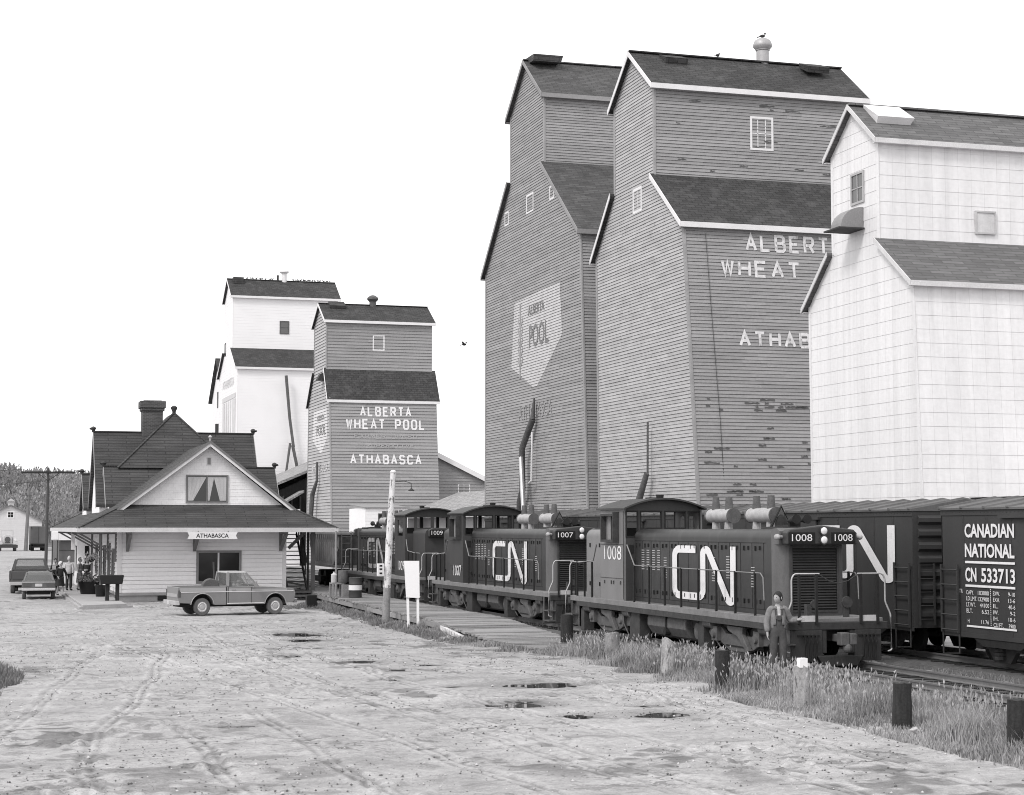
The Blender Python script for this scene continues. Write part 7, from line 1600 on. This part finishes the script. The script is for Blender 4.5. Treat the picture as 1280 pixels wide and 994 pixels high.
def person(label, loc, rot, s=1.0, head_yaw=0, arms=None, stance=.1, group=None, parts=(), bend=0):
    """facing -y before rotation; arms = ((elbow, wrist, hand dir, palm normal, curl) for the viewer's left, then right)"""
    t = thing('person', label, 'person', (0, 0, 0), group)
    fw = lambda z: -bend * max(0, z - .95)
    V = [(0, 0, .95, (.15, .11)), (0, fw(1.12), 1.12, (.14, .1)), (0, fw(1.3), 1.3, (.165, .11)), (0, fw(1.42) + .01, 1.43, (.12, .085)), (0, fw(1.5), 1.51, .052), (0, fw(1.58) - .01, 1.585, .05)]
    Ed = [(0, 1), (1, 2), (2, 3), (3, 4), (4, 5)]
    J = {}
    for sx, k in ((-1, 0), (1, 1)):
        el, wr, hd, pn, cu = arms[k]
        i = len(V); V += [(sx * .17, fw(1.42) + .01, 1.42, .06), (*el, .045), (*wr, .03)]; Ed += [(3, i), (i, i + 1), (i + 1, i + 2)]; J[k] = (V[i], V[i + 1], V[i + 2]); hand_chain(V, Ed, i + 2, wr, hd, pn, cu)
        j = len(V); fy = stance * (.5 if sx < 0 else -.5) * .6
        V += [(sx * .095, 0, .88, .085), (sx * .105, fy * .5 - .015, .5, .06), (sx * .11, fy + .02, .1, .042), (sx * .12, fy - .15, .045, .04)]; Ed += [(0, j), (j, j + 1), (j + 1, j + 2), (j + 2, j + 3)]; J[k + 2] = (V[j], V[j + 1], V[j + 2], V[j + 3])
    mb = MB(); vv, ff = skin_mesh(V, Ed); mb.add(vv, ff); hc = (0, fw(1.65) - .02, 1.675); head_mesh(mb, hc, head_yaw, 1.1); mb.build('body', M_SKIN, t, smooth=180)
    rot3 = Matrix.Rotation(head_yaw, 3, 'Z')
    e = MB()
    for sx in (-1, 1): p = Vector(hc) + rot3 @ Vector((sx * .033, -.095, .014)); e.ball(p, .012, .008, .007, 8, 6)
    e.build('eyes', M_HAIR, t)
    def limbs(name, m, arm_r=None, torso=None, legs=None, smooth=180, sub=2, cut=False):
        VV, EE = [], []
        if torso: 
            for (z, rx, ry) in torso: VV.append((0, fw(z), z, (rx, ry)))
            EE += [(i, i + 1) for i in range(len(torso) - 1)]
            top = len(torso) - 1
            if arm_r:
                for k in (0, 1):
                    a, b, c = J[k]; i = len(VV); w_ = Vector(b[:3]).lerp(Vector(c[:3]), .88); VV += [(*a[:3], arm_r[0]), (*b[:3], arm_r[1]), (w_.x, w_.y, w_.z, arm_r[2])]; EE += [(top, i), (i, i + 1), (i + 1, i + 2)]
        if legs:
            i0 = 0
            if not torso: VV.append((0, 0, .98, (.16, .12))); i0 = 0
            for k in (2, 3):
                a, b, c, d = J[k]; i = len(VV); VV += [(*a[:3], legs[0]), (*b[:3], legs[1]), (c[0], c[1], c[2] + .02, legs[2])]; EE += [(i0, i), (i, i + 1), (i + 1, i + 2)]
        mb = MB(); vv, ff = skin_mesh(VV, EE, sub=sub)
        if cut:
            def keep(f):
                c = [sum(vv[i][q] for i in f) / len(f) for q in range(3)]
                return not (c[1] < -.02 and abs(c[0]) < .035 + .075 * max(0, 1.48 - c[2]) / .5)
            ff = [f for f in ff if keep(f)]
        mb.add(vv, ff); o_ = mb.build(name, m, t, smooth=smooth)
        if cut: so = o_.modifiers.new('cloth', 'SOLIDIFY'); so.thickness = .012; so.offset = 1
        return o_
    for p in parts:
        k = p[0]
        if k == 'jacket': limbs('jacket', p[1], (.075, .062, .05), [(.98 if len(p) < 3 else p[2], .175, .135), (1.15, .17, .125), (1.32, .185, .13), (1.43, .14, .1)])
        elif k == 'open_jacket': limbs('jacket', p[1], (.075, .062, .05), [(.92, .18, .14), (1.15, .175, .13), (1.32, .188, .132), (1.44, .14, .1), (1.5, .085, .075)], cut=True)
        elif k == 'shirt': limbs('shirt', p[1], None, [(1.2, .14, .1), (1.34, .155, .105), (1.45, .1, .08), (1.5, .066, .064)])
        elif k == 'trousers': limbs('trousers', p[1], None, [(1.0, .165, .125), (1.08, .15, .115)] if False else None, (.108, .088, .075))
        elif k == 'overalls':
            o = limbs('overalls', p[1], None, [(.98, .165, .128), (1.1, .152, .122), (1.3, .135, .116)], (.112, .09, .078)); q = MB(); q.box(.055, .085, -.122, -.09, 1.3, 1.44); q.box(-.085, -.055, -.122, -.09, 1.3, 1.44); q.box(-.045, .045, -.135, -.118, 1.2, 1.29); q.build('strap', p[1], o); q = MB(); q.box(-.022, .022, -.14, -.125, 1.3, 1.335); q.build('buckle', M_TRIM, o)
        elif k == 'coat':
            z0 = p[2]; mb = MB(); n = 20; rows = [(z0, .24, .19), ((z0 + .95) / 2, .21, .165), (.97, .185, .14)]
            vs = [(rx * math.cos(2 * math.pi * i / n) * (1 + .05 * math.sin(5 * 2 * math.pi * i / n)), ry * math.sin(2 * math.pi * i / n), z) for z, rx, ry in rows for i in range(n)]
            mb.add(vs, [(j * n + i, j * n + (i + 1) % n, (j + 1) * n + (i + 1) % n, (j + 1) * n + i) for j in range(2) for i in range(n)]); mb.build('coat_skirt', p[1], t, smooth=60); limbs('coat', p[1], (.08, .066, .055), [(.92, .18, .14), (1.15, .175, .13), (1.32, .19, .135), (1.43, .15, .11)])
        elif k == 'boots':
            for kk in (2, 3):
                a, b, c, d = J[kk]; mb = MB(); vv, ff = skin_mesh([(c[0], c[1] + .02, .16, .058), (c[0], c[1] + .03, .06, .055), (d[0], d[1], .045, (.05, .042)), (d[0], d[1] - .06, .035, (.04, .03))], [(0, 1), (1, 2), (2, 3)]); mb.add(vv, ff); mb.build('boot', p[1], t, smooth=180)
        elif k in ('hair', 'scarf', 'cap'):
            mb = MB(); n, m_ = 18, 10; c = Vector(hc); vs = []; fs = []
            grow = {'hair': 1.24, 'scarf': 1.32, 'cap': 1.24}[k]
            for j in range(m_ + 1):
                for i in range(n):
                    a = 2 * math.pi * i / n; front = max(0, -math.sin(a)); low = {'hair': -.75, 'scarf': -1.25, 'cap': .15}[k]; low = low * (1 - front ** .6) + (.55 if k != 'cap' else .3) * front ** .6
                    tt = math.pi / 2 - (math.pi / 2 - low) * j / m_; jit = 1 + (.05 * math.sin(7 * a + 3 * j) if k == 'hair' else 0)
                    vs.append(c + rot3 @ Vector((math.cos(tt) * math.cos(a) * .075 * grow * jit, math.cos(tt) * math.sin(a) * .1 * grow * jit + .006, math.sin(tt) * .118 * (grow if math.sin(tt) > 0 else 1) + .008)))
            for j in range(m_):
                for i in range(n): fs.append((j * n + i, j * n + (i + 1) % n, (j + 1) * n + (i + 1) % n, (j + 1) * n + i))
            mb.add(vs, fs); mb.build({'hair': 'hair', 'scarf': 'head_scarf', 'cap': 'cap'}[k], p[1], t, smooth=180)
    t.location = loc; t.rotation_euler = (0, 0, rot); t.scale = (s, s, s); return t
DOWN = (0, -.1, -1)
man = person('man in a denim jacket and overalls standing at the front steps of the nearest locomotive', (18.05, 38.62, .1), R(-12), 1.06, R(-48),
    (((-.25, .03, 1.14), (-.245, -.05, .9), DOWN, (1, -.2, 0), .5), ((.3, .06, 1.17), (.44, -.08, 1.2), (.8, -.1, .05), (0, -1, 0), .9)), .1, None,
    (('shirt', M_SHIRT), ('overalls', M_DENIM), ('open_jacket', M_JACKET), ('boots', M_BOOT), ('hair', M_HAIR)))
G_ = 'people waiting on the station platform'
arm_rest = (((-.24, .03, 1.14), (-.23, -.06, .9), DOWN, (1, 0, 0), .4), ((.24, .03, 1.14), (.23, -.06, .9), DOWN, (-1, 0, 0), .4))
arm_cross = (((-.25, -.02, 1.15), (-.06, -.2, 1.1), (1, -.1, .1), (0, 1, 0), .5), ((.25, -.02, 1.15), (.06, -.22, 1.14), (-1, -.1, .1), (0, 1, 0), .5))
arm_out = (((-.24, .03, 1.14), (-.2, -.16, .98), (0, -.5, -.6), (1, 0, 0), .4), ((.3, .02, 1.2), (.34, -.1, 1.0), (0, -.4, -.8), (-1, 0, 0), .4))
person('woman in a dark coat and pale head scarf standing at the platform edge', (4.55, 97.2, 0), R(20), .97, R(25), arm_out, .5, G_, (('coat', M_CLOTHD, .5), ('boots', M_CLOTHD), ('scarf', M_SCARF)))
person('person in a light jacket and black trousers with a pale head covering', (5.05, 98.6, .19), R(160), 1.0, R(0), arm_rest, .1, G_, (('trousers', M_CLOTHD), ('jacket', M_CLOTHL, .85), ('boots', M_BOOT), ('scarf', M_SCARF)))
person('woman in a long mid-grey coat facing the bareheaded woman in black', (5.62, 98.9, .19), R(60), .96, R(10), arm_cross, .1, G_, (('coat', M_CLOTHM, .42), ('boots', M_BOOT), ('hair', mat('mid brown hair', .12, .8))))
person('woman in a short black coat with fair hair, nearest the station wall', (5.95, 98.2, .19), R(-20), .96, R(-15), arm_cross, .1, G_, (('coat', M_CLOTHD, .62), ('boots', M_CLOTHD), ('hair', mat('fair hair', .42, .8))))
person('person in dark clothes beyond the parked vehicles, partly hidden', (4.55, 103.5, 0), R(10), 1.0, 0, arm_rest, .1, G_, (('trousers', M_CLOTHD), ('jacket', M_CLOTHD, .85), ('boots', M_BOOT), ('hair', M_HAIR)))
bg_ = thing('shopping_bag', 'dark shopping bag on the platform at the feet of the woman in black', 'bag', (5.75, 97.6, .19)); mb = MB(); mb.hexa([(5.6, 97.45, .19), (6.0, 97.45, .19), (6.0, 97.7, .19), (5.6, 97.7, .19)], [(5.62, 97.5, .5), (5.97, 97.5, .5), (5.97, 97.64, .5), (5.62, 97.64, .5)]); mb.build('bag', M_BOARD, bg_, bevel=.02); mb = MB(); mb.tube([(5.68, 97.57, .5), (5.72, 97.57, .66), (5.86, 97.57, .66), (5.9, 97.57, .5)], .012); mb.build('handle', M_BOARD, bg_)
